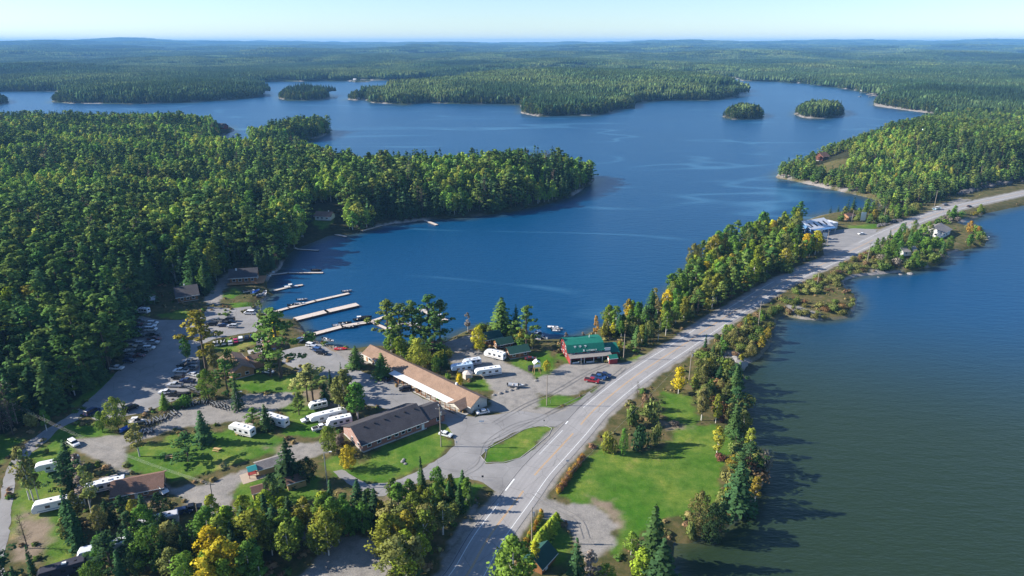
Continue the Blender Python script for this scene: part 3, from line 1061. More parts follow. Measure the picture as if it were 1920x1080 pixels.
def tone_for(V, seed):
    """slow change of leaf colour through the crown"""
    t = 0.8 + 0.4 * vnoise(V[:, 0] * 14 + seed, V[:, 2] * 14 + V[:, 1] * 9, seed)
    t = t.reshape(-1, 4).mean(1)
    return np.repeat(t, 4)


PROTO = {}


def add_proto(kind, data, fol, bark):
    V, F, T, nv = data
    i = len(PROTO.setdefault(kind, []))
    cm = crown_mesh(kind + "_crown", V, F, tone_for(V, i + 3), M[fol], nv)
    tm = mesh_np(kind + "_trunk", T[0], T[1], M[bark], smooth=True)
    PROTO[kind].append((cm, tm))


for s_ in range(5):
    add_proto("spruce", spruce(10 + s_, 1.0, [1, .8, 1.2, .65, 1.35][s_]), 'needles', 'bark')
    add_proto("pine", pine(30 + s_, 1.0, [1, 1.2, .9, 1.1, 1.35][s_], [.25, .3, .2, .38, .15][s_]), 'needles', 'bark')
    add_proto("birch", broad(50 + s_, 1.0, [1, .8, 1.2, .9, 1.1][s_], [.2, .25, .18, .3, .22][s_], [.0, .1, .0, .25, .1][s_]), 'leaves', 'birch_bark')
    add_proto("bush", bush(70 + s_), 'leaves', 'bark')
for s_ in range(3):
    add_proto("thin", broad(90 + s_, .35, .75, .3, .35), 'leaves', 'birch_bark')
    add_proto("snag", snag(95 + s_), 'needles', 'bark')
    add_proto("round", broad(120 + s_, 1.25, 1.75, .12, 0, 30), 'leaves', 'bark')
KINDNAME = {"spruce": ("spruce_tree", "spruce tree"), "pine": ("pine_tree", "pine tree"), "birch": ("birch_tree", "birch tree"),
            "bush": ("bush", "bush"), "thin": ("birch_tree", "birch tree"), "snag": ("bare_tree", "bare tree"), "round": ("maple_tree", "broadleaf tree")}
COL = {
    "spruce": [(0.055, 0.110, 0.034), (0.068, 0.13, 0.038), (0.044, 0.090, 0.034)],
    "pine": [(0.10, 0.18, 0.038), (0.080, 0.155, 0.038), (0.13, 0.19, 0.042)],
    "birch": [(0.18, 0.28, 0.042), (0.14, 0.24, 0.042), (0.24, 0.29, 0.045), (0.13, 0.21, 0.042)],
    "green": [(0.115, 0.215, 0.036), (0.145, 0.25, 0.038)],
    "lime": [(0.24, 0.31, 0.032)],
    "yellow": [(0.62, 0.49, 0.03), (0.50, 0.44, 0.035)],
    "gold": [(0.26, 0.27, 0.04), (0.32, 0.28, 0.04), (0.22, 0.26, 0.04)],
    "orange": [(0.48, 0.29, 0.05)],
    "olive": [(0.20, 0.225, 0.065), (0.245, 0.245, 0.075)],
    "rust": [(0.26, 0.15, 0.07), (0.22, 0.15, 0.08)],
    "grey": [(0.24, 0.20, 0.16)],
    "red": [(0.22, 0.09, 0.07)],
    "bush": [(0.16, 0.215, 0.05), (0.21, 0.225, 0.065), (0.12, 0.18, 0.042)],
    "thin": [(0.25, 0.23, 0.08)], "snag": [(0.2, 0.17, 0.14)], "round": [(0.11, 0.19, 0.03)],
    "dark": [(0.044, 0.088, 0.034)],
}
rnd = random.Random(4)


def ground_z(x, y):
    return float(height(np.array([[x, y]]))[0])


def place_tree(kind, x, y, z, h, wide=1.0, tint=None, label=None, group=None, v=None, rz=None):
    nm, cat = KINDNAME[kind]
    v = rnd.randrange(len(PROTO[kind])) if v is None else v
    cm, tm = PROTO[kind][v]
    root = empty(nm, (x, y, z), rnd.uniform(0, 6.28) if rz is None else rz)
    root.scale = (h * wide, h * wide, h)
    tag(root, label or cat, cat, group)
    c = bpy.data.objects.new("crown", cm)
    link(c, root)
    col = rnd.choice(COL[tint or kind])
    f = rnd.uniform(.88, 1.12)
    c.color = (col[0] * f, col[1] * f, col[2] * f, 1)
    t = bpy.data.objects.new("trunk", tm)
    link(t, root)
    return root


# ---- instanced woodland
LIBS = {}


def lib_collection(name, entries):
    """entries: list of (mesh, colour); prototypes live outside the scene"""
    c = bpy.data.collections.new(name)
    for i, (me, col) in enumerate(entries):
        o = bpy.data.objects.new("%s_%03d" % (name, i), me)
        n = len(me.vertices)
        at = me.attributes.new("tint", 'FLOAT_COLOR', 'POINT')
        at.data.foreach_set("color", np.tile(np.array([*col, 1], dtype=np.float32), n))
        c.objects.link(o)
    return c


def merged(parts, mats, nv=None):
    """parts: list of (V, F, mat_index, tone)"""
    Vs, Fs, mi, tn, k = [], [], [], [], 0
    for V, F, m_, t_ in parts:
        Vs.append(V); Fs.append(F + k); k += len(V)
        mi.append(np.full(len(F), m_)); tn.append(t_ if isinstance(t_, np.ndarray) else np.full(len(V), t_))
    if nv is not None:
        tv = parts[1][0] * np.array([1, 1, 0]) + 1e-4
        nv = np.vstack([nv, tv / np.linalg.norm(tv, axis=1)[:, None]])
    me = mesh_np("tree", np.vstack(Vs), np.vstack(Fs), mats, np.concatenate(mi), normals=nv)
    at = me.attributes.new("tone", 'FLOAT', 'POINT')
    at.data.foreach_set("value", np.concatenate(tn).astype(np.float32))
    return me


def tree_lib(name, gens, cols):
    ent = []
    for i, (d, fol, bark) in enumerate(gens):
        V, F, T, nv = d
        for c in (cols if not isinstance(cols[0][0], tuple) else cols[i]):
            me = merged([(V, F, 0, tone_for(V, i)), (T[0], T[1], 1, 1.0)], [M[fol + '_wood'], M[bark]], nv)
            ent.append((me, c))
    return lib_collection(name, ent)


def gn_scatter(name, pts, rot, scl, wid, idx, coll, label, category):
    me = bpy.data.meshes.new(name)
    me.vertices.add(len(pts)); me.vertices.foreach_set("co", np.asarray(pts, dtype=np.float32).ravel())
    for an, data in (("rotz", rot), ("scl", scl), ("wid", wid)):
        at = me.attributes.new(an, 'FLOAT', 'POINT'); at.data.foreach_set("value", np.asarray(data, dtype=np.float32))
    at = me.attributes.new("pick", 'INT', 'POINT'); at.data.foreach_set("value", np.asarray(idx, dtype=np.int32))
    o = link(bpy.data.objects.new(name, me))
    ng = bpy.data.node_groups.new(name, 'GeometryNodeTree')
    ng.interface.new_socket("Geometry", in_out='INPUT', socket_type='NodeSocketGeometry')
    ng.interface.new_socket("Geometry", in_out='OUTPUT', socket_type='NodeSocketGeometry')
    N, L = ng.nodes, ng.links
    gi, go = N.new("NodeGroupInput"), N.new("NodeGroupOutput")
    ip = N.new("GeometryNodeInstanceOnPoints")
    ci = N.new("GeometryNodeCollectionInfo")
    ci.inputs[0].default_value = coll
    ci.inputs[1].default_value = True
    ci.inputs[2].default_value = True
    ip.inputs["Pick Instance"].default_value = True

    def attr(nm, typ):
        n = N.new("GeometryNodeInputNamedAttribute"); n.data_type = typ; n.inputs[0].default_value = nm
        return n.outputs[0]
    cr = N.new("ShaderNodeCombineXYZ"); L.new(attr("rotz", 'FLOAT'), cr.inputs[2])
    cs = N.new("ShaderNodeCombineXYZ")
    wd = attr("wid", 'FLOAT'); L.new(wd, cs.inputs[0]); L.new(wd, cs.inputs[1]); L.new(attr("scl", 'FLOAT'), cs.inputs[2])
    L.new(gi.outputs[0], ip.inputs["Points"])
    L.new(ci.outputs[0], ip.inputs["Instance"])
    L.new(attr("pick", 'INT'), ip.inputs["Instance Index"])
    L.new(cr.outputs[0], ip.inputs["Rotation"])
    L.new(cs.outputs[0], ip.inputs["Scale"])
    L.new(ip.outputs[0], go.inputs[0])
    md = o.modifiers.new("woodland", 'NODES')
    md.node_group = ng
    tag(o, label, category, kind="stuff")
    return o


# leafiness: share of broadleaf trees, by place  (px, py, radius in metres, share)
LEAFY = [(80, 255, 120, .8), (300, 270, 130, .75), (480, 285, 100, .65), (600, 300, 60, .6), (420, 420, 60, .8), (150, 350, 60, .45), (330, 340, 60, .5), (750, 345, 40, .3),
         (60, 400, 40, .3), (900, 340, 40, .3), (1100, 160, 200, .3), (350, 125, 500, .5), (100, 120, 500, .5), (700, 120, 500, .4), (850, 185, 60, .5), (1650, 340, 50, .55), (1720, 350, 40, .6),
         (1560, 340, 35, .5), (190, 590, 30, .3), (50, 640, 30, .3), (330, 480, 30, .35)]
LEAFY = [(G(a, b, 5)[0], G(a, b, 5)[1], r, s) for a, b, r, s in LEAFY]


def leaf_share(P):
    s = np.full(len(P), .24)
    for x, y, r, v in LEAFY:
        s = np.maximum(s, v * np.exp(-((P[:, 0] - x) ** 2 + (P[:, 1] - y) ** 2) / (2 * r * r)) * 1.15)
    return np.clip(s, 0, .9)


def jgrid(x0, x1, y0, y1, sp, g):
    xs = np.arange(x0, x1, sp); yv = np.arange(y0, y1, sp * .9)
    A, B = np.meshgrid(xs, yv)
    A = A + (np.arange(len(yv)) % 2)[:, None] * sp * .5
    P = np.stack([A.ravel(), B.ravel()], 1)
    return P + g.uniform(-.42, .42, P.shape) * sp


def in_view(P, margin=.12, extra=40):
    return np.abs(P[:, 0]) < (0.80 + margin) * P[:, 1] + extra


CLEAR = [GA(r) for r in [
    [(583, 400), (650, 400), (655, 455), (570, 455)], [(470, 400), (500, 400), (520, 440), (480, 440)],
    [(1634, 194), (1700, 205), (1768, 214), (1765, 221), (1700, 214), (1630, 204)], [(1644, 176), (1668, 176), (1668, 187), (1644, 187)], [(1526, 300), (1580, 298), (1592, 326), (1580, 334), (1530, 334), (1522, 318)],
    [(435, 500), (415, 530), (385, 565), (395, 570), (425, 550), (445, 510)],
    [(396, 236), (440, 236), (440, 250), (410, 256)], [(436, 272), (436, 262), (468, 262), (472, 272)]]]
CANAL = None
g0 = np.random.default_rng(11)
P = jgrid(-1100, 1100, 130, 1150, 4.7, g0)
P = P[in_view(P)]
P = P[~inside(P, DEV)]
sd_ = shore_sd(P)
k = sd_ > 1.2
for r in CLEAR:
    k &= ~inside(P, r)
k &= g0.random(len(P)) > .07 + .3 * (fbm(P[:, 0] / 14, P[:, 1] / 14, 2, 71) > .68)       # gaps
P, sd_ = P[k], sd_[k]
z_ = height(P, sd_)
ls = leaf_share(P)
patchy = fbm(P[:, 0] / 34, P[:, 1] / 34, 2, 91)
isleaf = g0.random(len(P)) < np.clip(ls + (patchy - .5) * 3.2, .02, .97)
ispine = (~isleaf) & (g0.random(len(P)) < np.clip(.16 + (fbm(P[:, 0] / 40, P[:, 1] / 40, 2, 17) - .5) * 2.2 + (P[:, 0] > 150) * .25, .05, .9))
hill = (P[:, 0] > 130) & (P[:, 1] > 400)
hh = np.where(isleaf, g0.uniform(9, 19, len(P)), np.where(ispine, g0.uniform(13, 24, len(P)), g0.uniform(9, 23, len(P))))
hh = np.where(hill, hh * .62, hh)
hh = np.where((P[:, 0] < -60) & (P[:, 1] < 420), hh * 1.12, hh)
hh = np.where((P[:, 0] < -60) & (P[:, 1] < 232), hh * .78, hh)
hh *= np.clip(.6 + sd_ / 12, .6, 1)
kind_ = np.where(isleaf, 2, np.where(ispine, 1, 0))
dist_ = np.hypot(P[:, 0], P[:, 1])
order = np.argsort(dist_ - hh * 2)
indiv = np.zeros(len(P), bool)
QUOTA = [120, 120, 70]
cnt = [0, 0, 0]
for i in order:
    kk = kind_[i]
    if cnt[kk] < QUOTA[kk] and abs(P[i, 0]) < .78 * P[i, 1] + 6:
        indiv[i] = True; cnt[kk] += 1
names = ["spruce", "pine", "birch"]
LBL = ["dark narrow spruce in the dense forest beside the parking lot and bay", "tall tufted pine rising from the dense forest beside the parking lot and bay",
       "light green birch in the dense forest beside the parking lot and bay"]
for i in np.where(indiv)[0]:
    n = names[kind_[i]]
    t = None
    if kind_[i] == 2:
        u = rnd.random()
        t = "gold" if u < .08 else ("lime" if u < .25 else None)
    dd = P[i, 1] * CP + (CAM_H - LAND) * SP
    qx, qy = 960 + 1280 * P[i, 0] / dd, 540 + 1280 * ((CAM_H - LAND) * CP - P[i, 1] * SP) / dd
    zone = ("at the left edge above the side road" if qy > 730 else "at the left edge beside the parking lot" if qx < 110 else "beside the near half of the parking lot" if qy > 650 else
            "beside the far half of the parking lot" if qy > 575 else "above the carport and the dark brown lodge" if qx < 400 else "behind the log lodge by the bay")
    lk = {"spruce": "dark narrow spruce", "pine": "tufted pine", "birch": "light green birch"}[n] if t is None else ("golden birch" if t == "gold" else "lime green birch")
    sz = "tall " if hh[i] > 17 else ("short " if hh[i] < 11 else "")
    place_tree(n, P[i, 0], P[i, 1], z_[i] - .1, hh[i], g0.uniform(1.1, 1.5), t, "%s%s in the dense forest %s" % (sz, lk, zone), "%s%s %s" % (sz, lk, zone))

rest = ~indiv
far_lod = dist_ > 430
CONCOL = [(0.050, 0.100, 0.036), (0.068, 0.132, 0.040), (0.120, 0.200, 0.046), (0.036, 0.075, 0.034)]
LEAFCOL = [(0.23, 0.37, 0.065), (0.18, 0.315, 0.06), (0.29, 0.41, 0.065), (0.34, 0.38, 0.07)]
con_near = tree_lib("con_near", [(spruce(201, .8), 'needles', 'bark'), (spruce(202, .8, .75), 'needles', 'bark'), (spruce(203, .8, 1.3), 'needles', 'bark'),
                                (pine(204, .8, 1.1), 'needles', 'bark'), (pine(205, .8, 1.3, .35), 'needles', 'bark'), (pine(206, .8, 1.2, .2), 'needles', 'bark'), (snag(207), 'needles', 'bark')],
                    [[CONCOL[0], CONCOL[3]], [CONCOL[1], CONCOL[3]], [CONCOL[0], CONCOL[1]], [CONCOL[2], CONCOL[1]], [CONCOL[2], (.15, .20, .045)], [CONCOL[2], CONCOL[0]], [(.24, .20, .17), (.20, .17, .15)]])
CC = [[CONCOL[0], CONCOL[3]], [CONCOL[1], CONCOL[3]], [CONCOL[0], CONCOL[1]], [CONCOL[2], CONCOL[1]], [CONCOL[2], (.15, .20, .045)], [CONCOL[2], CONCOL[0]], [(.24, .20, .17), (.20, .17, .15)]]
con_mid = tree_lib("con_mid", [(spruce(211  , .3), 'needles', 'bark'), (spruce(212  , .3, .8), 'needles', 'bark'), (spruce(213  , .3, 1.3), 'needles', 'bark'),
                              (pine(214  , .3, 1.1), 'needles', 'bark'), (pine(215  , .3, 1.35, .3), 'needles', 'bark'), (pine(216  , .3, 1.2, .2), 'needles', 'bark'), (snag(217), 'needles', 'bark')],
                   [[(c[0] * 1.1, c[1] * 1.02, c[2]) for c in q] for q in CC])
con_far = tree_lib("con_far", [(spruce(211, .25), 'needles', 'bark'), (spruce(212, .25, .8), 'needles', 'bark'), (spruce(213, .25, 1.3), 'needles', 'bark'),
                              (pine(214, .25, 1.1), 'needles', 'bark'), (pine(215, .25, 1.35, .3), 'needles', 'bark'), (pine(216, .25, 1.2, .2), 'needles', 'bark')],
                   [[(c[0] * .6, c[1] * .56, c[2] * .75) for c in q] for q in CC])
leaf_near = tree_lib("leaf_near", [(broad(221 + i, .7, 1 + .1 * i), 'leaves', 'birch_bark') for i in range(3)], [LEAFCOL[:3] + [LEAFCOL[3]]] * 3)
leaf_mid = tree_lib("leaf_mid", [(broad(241 + i, .28, 1 + .1 * i), 'leaves', 'birch_bark') for i in range(3)], [LEAFCOL] * 3)
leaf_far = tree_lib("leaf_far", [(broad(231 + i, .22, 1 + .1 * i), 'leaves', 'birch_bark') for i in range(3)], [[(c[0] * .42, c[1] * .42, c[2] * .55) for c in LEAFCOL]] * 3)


def scatter(name, sel, coll, nvar, base, label, cat):
    n = sel.sum()
    pts = np.column_stack([P[sel], z_[sel] - .1])
    pick = base(n, sel)
    if 'conifer' in name:
        dead = g0.random(n) < .035
        pick = np.where(dead, g0.integers(12, 14, n), pick)
    gn_scatter(name, pts, g0.uniform(0, 6.28, n), hh[sel], hh[sel] * g0.uniform(1.0, 1.5, n), pick, coll, label, cat)


def con_pick(n, sel):
    pn = (kind_[sel] == 1)
    return np.where(pn, g0.integers(6, 12, n), g0.integers(0, 6, n))


def leaf_pick(n, sel):
    return g0.integers(0, 12, n)


scatter("conifer_forest", rest & (kind_ < 2) & ~far_lod, con_near, 12, con_pick, "dense dark conifer forest on the peninsula left of the bay", "forest")
scatter("conifer_forest", rest & (kind_ < 2) & far_lod, con_mid, 12, con_pick, "conifer forest farther off on the peninsula and the right hillside", "forest")
scatter("birch_forest", rest & (kind_ == 2) & ~far_lod, leaf_near, 12, leaf_pick, "light green birch and poplar stand among the conifers of the peninsula", "forest")
scatter("birch_forest", rest & (kind_ == 2) & far_lod, leaf_mid, 12, leaf_pick, "light green birch and poplar stands farther off by the lake", "forest")

# ---- far woods: trees along the shores, patches of many trees inland


def lowtree(kind, h, r, g):
    """a dozen faces: fine beyond a kilometre"""
    sides = 6
    t = np.arange(sides) * 2 * math.pi / sides + g.uniform(0, 6)
    if kind == 0:
        V = [[0, 0, h]]; F = []
        for zz, rr in ((.62, .45), (.12, 1.0)):
            b0 = len(V)
            for a in t:
                q = r * rr * g.uniform(.75, 1.2)
                V.append([q * math.cos(a), q * math.sin(a), h * (zz + g.normal() * .03)])
        for i in range(sides):
            j = (i + 1) % sides
            F.append([0, 1 + i, 1 + j, 1 + j]); F.append([1 + i, 7 + i, 7 + j, 1 + j])
    else:
        V = [[0, 0, h]]; F = []
        for zz, rr in ((.82, .62), (.5, 1.0), (.2, .6)):
            for a in t:
                q = r * rr * g.uniform(.75, 1.2)
                V.append([q * math.cos(a), q * math.sin(a), h * (zz + g.normal() * .04)])
        for i in range(sides):
            j = (i + 1) % sides
            F.append([0, 1 + i, 1 + j, 1 + j])
            F.append([1 + i, 7 + i, 7 + j, 1 + j]); F.append([7 + i, 13 + i, 13 + j, 7 + j])
    return np.array(V, float), np.array(F)


def patch_mesh(size, sp, leafp, seed, cell=1.0):
    g = np.random.default_rng(seed)
    Q = jgrid(-size * .55, size * .55, -size * .55, size * .55, sp, g)
    parts = {0: [], 1: []}
    for q in Q:
        lf = int(g.random() < leafp)
        h = g.uniform(10, 17) * (1 if lf else g.uniform(.8, 1.25)); r = sp * g.uniform(.42, .62) * (1.15 if lf else .85)
        V, F = lowtree(lf, h, r, g)
        V[:, 0] += q[0]; V[:, 1] += q[1]; V[:, 2] += -1.0
        parts[lf].append((V, F, 0, float(g.uniform(.7, 1.3)) * (1.55 if lf else 1.0)))
    Vs, Fs, tn, k = [], [], [], 0
    for V, F, _, t_ in parts[0] + parts[1]:
        Vs.append(V); Fs.append(F + k); k += len(V); tn.append(np.full(len(V), t_))
    V, F = np.vstack(Vs), np.vstack(Fs)
    tri = F[F[:, 2] == F[:, 3]][:, :3]; qd = F[F[:, 2] != F[:, 3]]
    me = mesh_np("woods", V, [tri, qd], M['needles_wood'])
    at = me.attributes.new("tone", 'FLOAT', 'POINT')
    at.data.foreach_set("value", np.concatenate(tn).astype(np.float32))
    return me


def patch_lib(name, size, sp, n, seed):
    ent = []
    for i in range(n):
        lp = [0.05, .15, .35, .6][i % 4]
        c = [(0.026, 0.050, 0.026), (0.036, 0.066, 0.028), (0.048, 0.078, 0.030), (0.074, 0.104, 0.034)][i % 4]
        ent.append((patch_mesh(size, sp, lp, seed + i), c))
    return lib_collection(name, ent)


small = patch_lib("woods_small", 26, 4.6, 8, 300)
big = patch_lib("woods_big", 80, 5.6, 8, 340)
huge = patch_lib("woods_huge", 200, 9.5, 8, 380)


def pick_patch(P, g):
    v = np.clip(fbm(P[:, 0] / 260, P[:, 1] / 500, 3, 61) * 1.5 - .28 + (leaf_share(P) - .13) * .6, 0, .999)
    return (v * 4).astype(int) + 4 * g.integers(0, 2, len(P))


def woods(name, y0, y1, sp, coll, rmin, label, scale=1.0, singles=None):
    g = np.random.default_rng(int(y0))
    xm = .93 * y1 + 60
    P = jgrid(-xm, xm, y0, y1, sp, g)
    P = P[in_view(P, .08, 60)]
    P = P[(P[:, 1] > 1150) | ~inside(P, np.array([[-1100, 130], [1100, 130], [1100, 1150], [-1100, 1150]]))]
    s = shore_sd(P)
    ok = s > rmin
    for r in CLEAR: ok &= ~inside(P, r)
    ok &= ~inside(P, DEV)
    Q = P[ok]
    z = height(Q, s[ok])
    gn_scatter(name, np.column_stack([Q, z]), g.uniform(0, 6.28, len(Q)), g.uniform(.85, 1.2, len(Q)) * scale, np.full(len(Q), 1.0),
               pick_patch(Q, g), coll, label, "forest")
    return len(Q)


def single_woods(name, y0, y1, sp, lo, hi, label):
    """single trees in the strip lo < shore distance < hi"""
    g = np.random.default_rng(int(y0) + 7)
    xm = .93 * y1 + 60
    P = jgrid(-xm, xm, y0, y1, sp, g)
    P = P[in_view(P, .05, 40)]
    P = P[(P[:, 1] > 1150) | (np.abs(P[:, 0]) > 1100)]
    s = shore_sd(P)
    ok = (s > lo) & (s < hi)
    for r in CLEAR: ok &= ~inside(P, r)
    ok &= ~inside(P, DEV)
    Q, s = P[ok], s[ok]
    z = height(Q, s)
    n = len(Q)
    pn = g.random(n)
    h = g.uniform(9, 18, n) * np.clip(.55 + s / 25, .5, 1)
    lf = g.random(n) < leaf_share(Q)
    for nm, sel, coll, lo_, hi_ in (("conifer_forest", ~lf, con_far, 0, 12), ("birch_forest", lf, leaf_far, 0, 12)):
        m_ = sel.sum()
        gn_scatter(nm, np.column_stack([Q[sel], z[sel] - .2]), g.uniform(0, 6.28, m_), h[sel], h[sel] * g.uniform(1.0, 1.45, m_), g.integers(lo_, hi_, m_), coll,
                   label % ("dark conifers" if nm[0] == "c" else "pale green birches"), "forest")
    return n


print("singles", single_woods("x", 850, 2300, 5.0, 1.5, 24, "%s lining the lake shores and covering the islands"))
print("small", woods("distant_forest", 850, 1700, 21, small, 20, "mixed forest across the lake behind the islands"))
print("big", woods("distant_forest", 1700, 5000, 62, big, 26, "endless mixed forest rolling away beyond the lake"))
print("huge", woods("distant_forest", 5000, 15000, 150, huge, 60, "hazy blue green forest hills below the skyline", 1.25))


# ------------------------------------------------------------------ trees of the campground, lawn and roadside
def th(px, pb, pt, z=LAND):
    """height of something standing at (px, pb) whose top shows at row pt"""
    g = G(px, pb, z)
    return CAM_H - z - g[1] * math.tan(PITCH + math.atan((pt - 540) / 1280.0))


def T(px, pb, pt, kind, wide=1.0, tint=None, label=None, group=None, v=None):
    g = G(px, pb)
    s = float(shore_sd(np.array([[g[0], g[1]]]))[0])
    z = ground_z(g[0], g[1])
    h = max(1.0, th(px, pb, pt))
    return place_tree(kind, g[0], g[1], z - .05, h, wide, tint, label, group, v)


def B(px, pb, w_px, h_px, tint, label, kind="bush", group=None):
    """bush or low round tree about w_px wide and h_px high in the photograph"""
    g = G(px, pb)
    d = g[1] * CP + (CAM_H - LAND) * SP
    r = w_px * d / 1280 / 2
    h = max(.6, h_px * d / 1280 * 1.05)
    v = rnd.randrange(len(PROTO[kind]))
    cm, tm = PROTO[kind][v]
    root = empty("bush", (g[0], g[1], ground_z(g[0], g[1]) - .05), rnd.uniform(0, 6.28))
    root.scale = (r / .85, r / .85, h / .95)
    tag(root, label, "bush", group)
    c = bpy.data.objects.new("foliage", cm); link(c, root)
    col = rnd.choice(COL[tint]); c.color = (*col, 1)
    t = bpy.data.objects.new("stem", tm); link(t, root)
    return root


T(527, 708, 577, "pine", 1.4, None, "tallest white pine, between the tan lodge and the middle lot", v=1)
T(508, 706, 642, "pine", 1.5, None, "lower bushy pine against the tan lodge wall, left of the tallest pine", v=2)
T(519, 640, 600, "birch", 1.2, "yellow", "small yellow birch behind the tallest pine by the docks")
T(491, 611, 560, "thin", 1.1, "olive", "thin tan birch with sparse leaves at the foot of the docks")
T(388, 700, 582, "pine", 1.15, "gold", "tall yellowish pine with long bare tips in the middle of the parking lot", v=3)
T(352, 676, 628, "birch", 1.1, "green", "lone green tree in the dark parking lot left of the tall yellowish pine")
T(392, 748, 690, "round", 1.0, "green", "bushy green tree beside the right row of parked pickups")
T(428, 742, 672, "pine", 1.3, None, "green pine beside the stored boat trailers, right of the bushy green tree", v=4)
T(432, 706, 652, "round", .85, "round", "dense dark green maple hiding the left wall of the tan lodge")
T(403, 700, 648, "birch", 1.2, "olive", "olive birch under the tall yellowish pine")
T(447, 768, 700, "spruce", .7, "dark", "dark spruce with a bare trunk at the gravel turning place")
T(384, 830, 767, "spruce", 1.45, "dark", "dark solitary spruce at the gravel lane above the round lawn", v=0)
T(262, 856, 790, "birch", 1.35, "olive", "slim olive maple with a bare trunk on the left end of the round lawn", v=3)
T(354, 865, 812, "pine", 1.9, "spruce", "round topped pine beside the picnic table on the round lawn", v=4)
T(310, 766, 735, "spruce", 1.7, "green", "small green fir by the row of boat trailers")
T(345, 762, 742, "bush", 1.0, "green", "tiny green fir right of the small green fir by the trailers")
T(222, 806, 742, "round", .95, "gold", "golden round birch at the entrance of the long parking lot")
T(192, 809, 770, "round", .8, "green", "green round tree touching the golden birch at the lot entrance")
T(88, 808, 766, "birch", 1.2, "green", "small green tree by the side road under the wires")
T(60, 800, 770, "bush", .5, "olive", "olive shrub beside the leaning pole at the left edge")
T(254, 832, 800, "birch", 1.3, "olive", "olive sapling beside the blue tarp boat")
T(476, 803, 764, "pine", 1.5, "green", "low green pine left of the motorhome on the upper lawn", v=0)
T(500, 804, 757, "spruce", 1.4, None, "green spruce in front of the motorhome on the upper lawn", v=2)
T(587, 751, 680, "pine", 1.5, "olive", "olive jack pine on the needle covered patch, right trunk of the pair", v=3)
T(577, 753, 692, "pine", 1.4, "olive", "olive jack pine on the needle covered patch, left trunk of the pair", v=1)
T(561, 778, 735, "pine", 1.3, None, "small leaning pine on the lawn left of the big white trailer", v=2)
T(650, 776, 690, "birch", 1.3, "olive", "tall pale birch with a white trunk behind the white trailers", v=0)
T(636, 770, 705, "birch", 1.3, "olive", "pale olive birch left of the tall pale birch behind the trailers")
T(671, 785, 712, "birch", 1.5, "green", "dense green maple between the trailers and the dark shingled building")
T(621, 733, 692, "spruce", .9, "dark", "slim dark spruce at the edge of the middle lot")
T(643, 738, 678, "spruce", .5, None, "needle thin spruce spire behind the pale birch")
T(611, 755, 715, "spruce", 1.3, "dark", "dark spruce behind the small white trailer")
T(618, 850, 796, "round", .95, "gold", "russet and olive maple at the end of the dark shingled building")
B(638, 832, 26, 22, "grey", "greyish pink leafless shrub against the brick end wall")
T(655, 879, 834, "round", 1.15, "yellow", "round yellow topped tree on the grass below the brick end wall")
T(543, 905, 820, "spruce", 1.25, "dark", "big dark spruce beside the playground on the lower lawn", v=4)
T(580, 906, 855, "round", .95, "dark", "dark spreading tree with several trunks right of the big spruce")
T(566, 900, 862, "round", .7, "spruce", "dark spreading tree between the big spruce and the lane")
T(510, 938, 888, "round", .85, "dark", "dark dense juniper beside the yellow shed")
T(668, 688, 648, "spruce", 1.8, "pine", "left one of the two broad dark pines at the far end of the motel", v=4)
T(717, 707, 661, "spruce", 1.8, "pine", "right one of the two broad dark pines in front of the motel", v=2)
for q, (px, pb, pt, wd, v) in enumerate([(728, 642, 552, 1.25, 1), (752, 648, 566, 1.3, 4), (775, 640, 552, 1.1, 1), (806, 640, 541, 1.2, 4), (825, 638, 556, 1.15, 0), (738, 655, 598, 1.3, 2), (815, 655, 590, 1.2, 0), (790, 648, 585, 1.0, 3)]):
    T(px, pb, pt, "pine", wd, None, ["leftmost tall pine of the clump on the point behind the motel", "second tall pine from the left on the point behind the motel", "third tall pine, near the middle of the clump on the point",
      "highest pine of the clump on the point behind the motel", "rightmost tall pine of the clump on the point", "low pine at the left foot of the clump on the point",
      "low dark pine at the right foot of the clump on the point", "open pine through which the curved dock shows"][q], v=v)
T(787, 692, 632, "round", 1.15, "gold", "big rusty olive oak behind the motel roof")
T(752, 672, 628, "birch", 1.4, "lime", "yellow green birch behind the far end of the motel roof")
T(818, 700, 665, "round", .8, "green", "green maple beside the rusty olive oak behind the motel")
T(734, 668, 625, "birch", 1.3, "green", "green birch at the shore behind the far motel roof")
T(835, 690, 655, "spruce", 1.3, "spruce", "small dark spruce by the blue grey trailer behind the motel")
T(898, 662, 609, "birch", 1.15, "yellow", "bright yellow birch beside the dark green roofed cabins")
T(940, 622, 556, "spruce", 1.7, "pine", "big full pine on the shore left of the boats", v=2)
T(967, 622, 568, "spruce", .9, "spruce", "slim grey green spruce between the two big shore pines")
T(987, 655, 572, "pine", 1.15, "pine", "big bent pine above the boats on the shore", v=4)
T(978, 650, 615, "birch", 1.4, "gold", "yellow green birch under the big bent pine")
T(998, 655, 622, "birch", 1.1, "olive", "olive birch at the boat landing right of the bent pine")
T(1025, 697, 674, "round", .95, "yellow", "small round yellow tree between the wooden tower and the store")
B(862, 722, 22, 26, "yellow", "yellow bush behind the motel roof by the hexagonal tent")
B(840, 710, 14, 12, "green", "small green bush behind the motel roof")
T(877, 621, 582, "thin", 1.2, "grey", "pale leafless birch leaning at the water's edge")
T(1116, 637, 589, "birch", .7, "orange", "narrow orange birch at the back corner of the store")
T(1161, 663, 637, "birch", 1.4, "gold", "yellow green tree beside the pole right of the store")
B(1180, 655, 20, 14, "bush", "olive bush right of the pole beside the store")
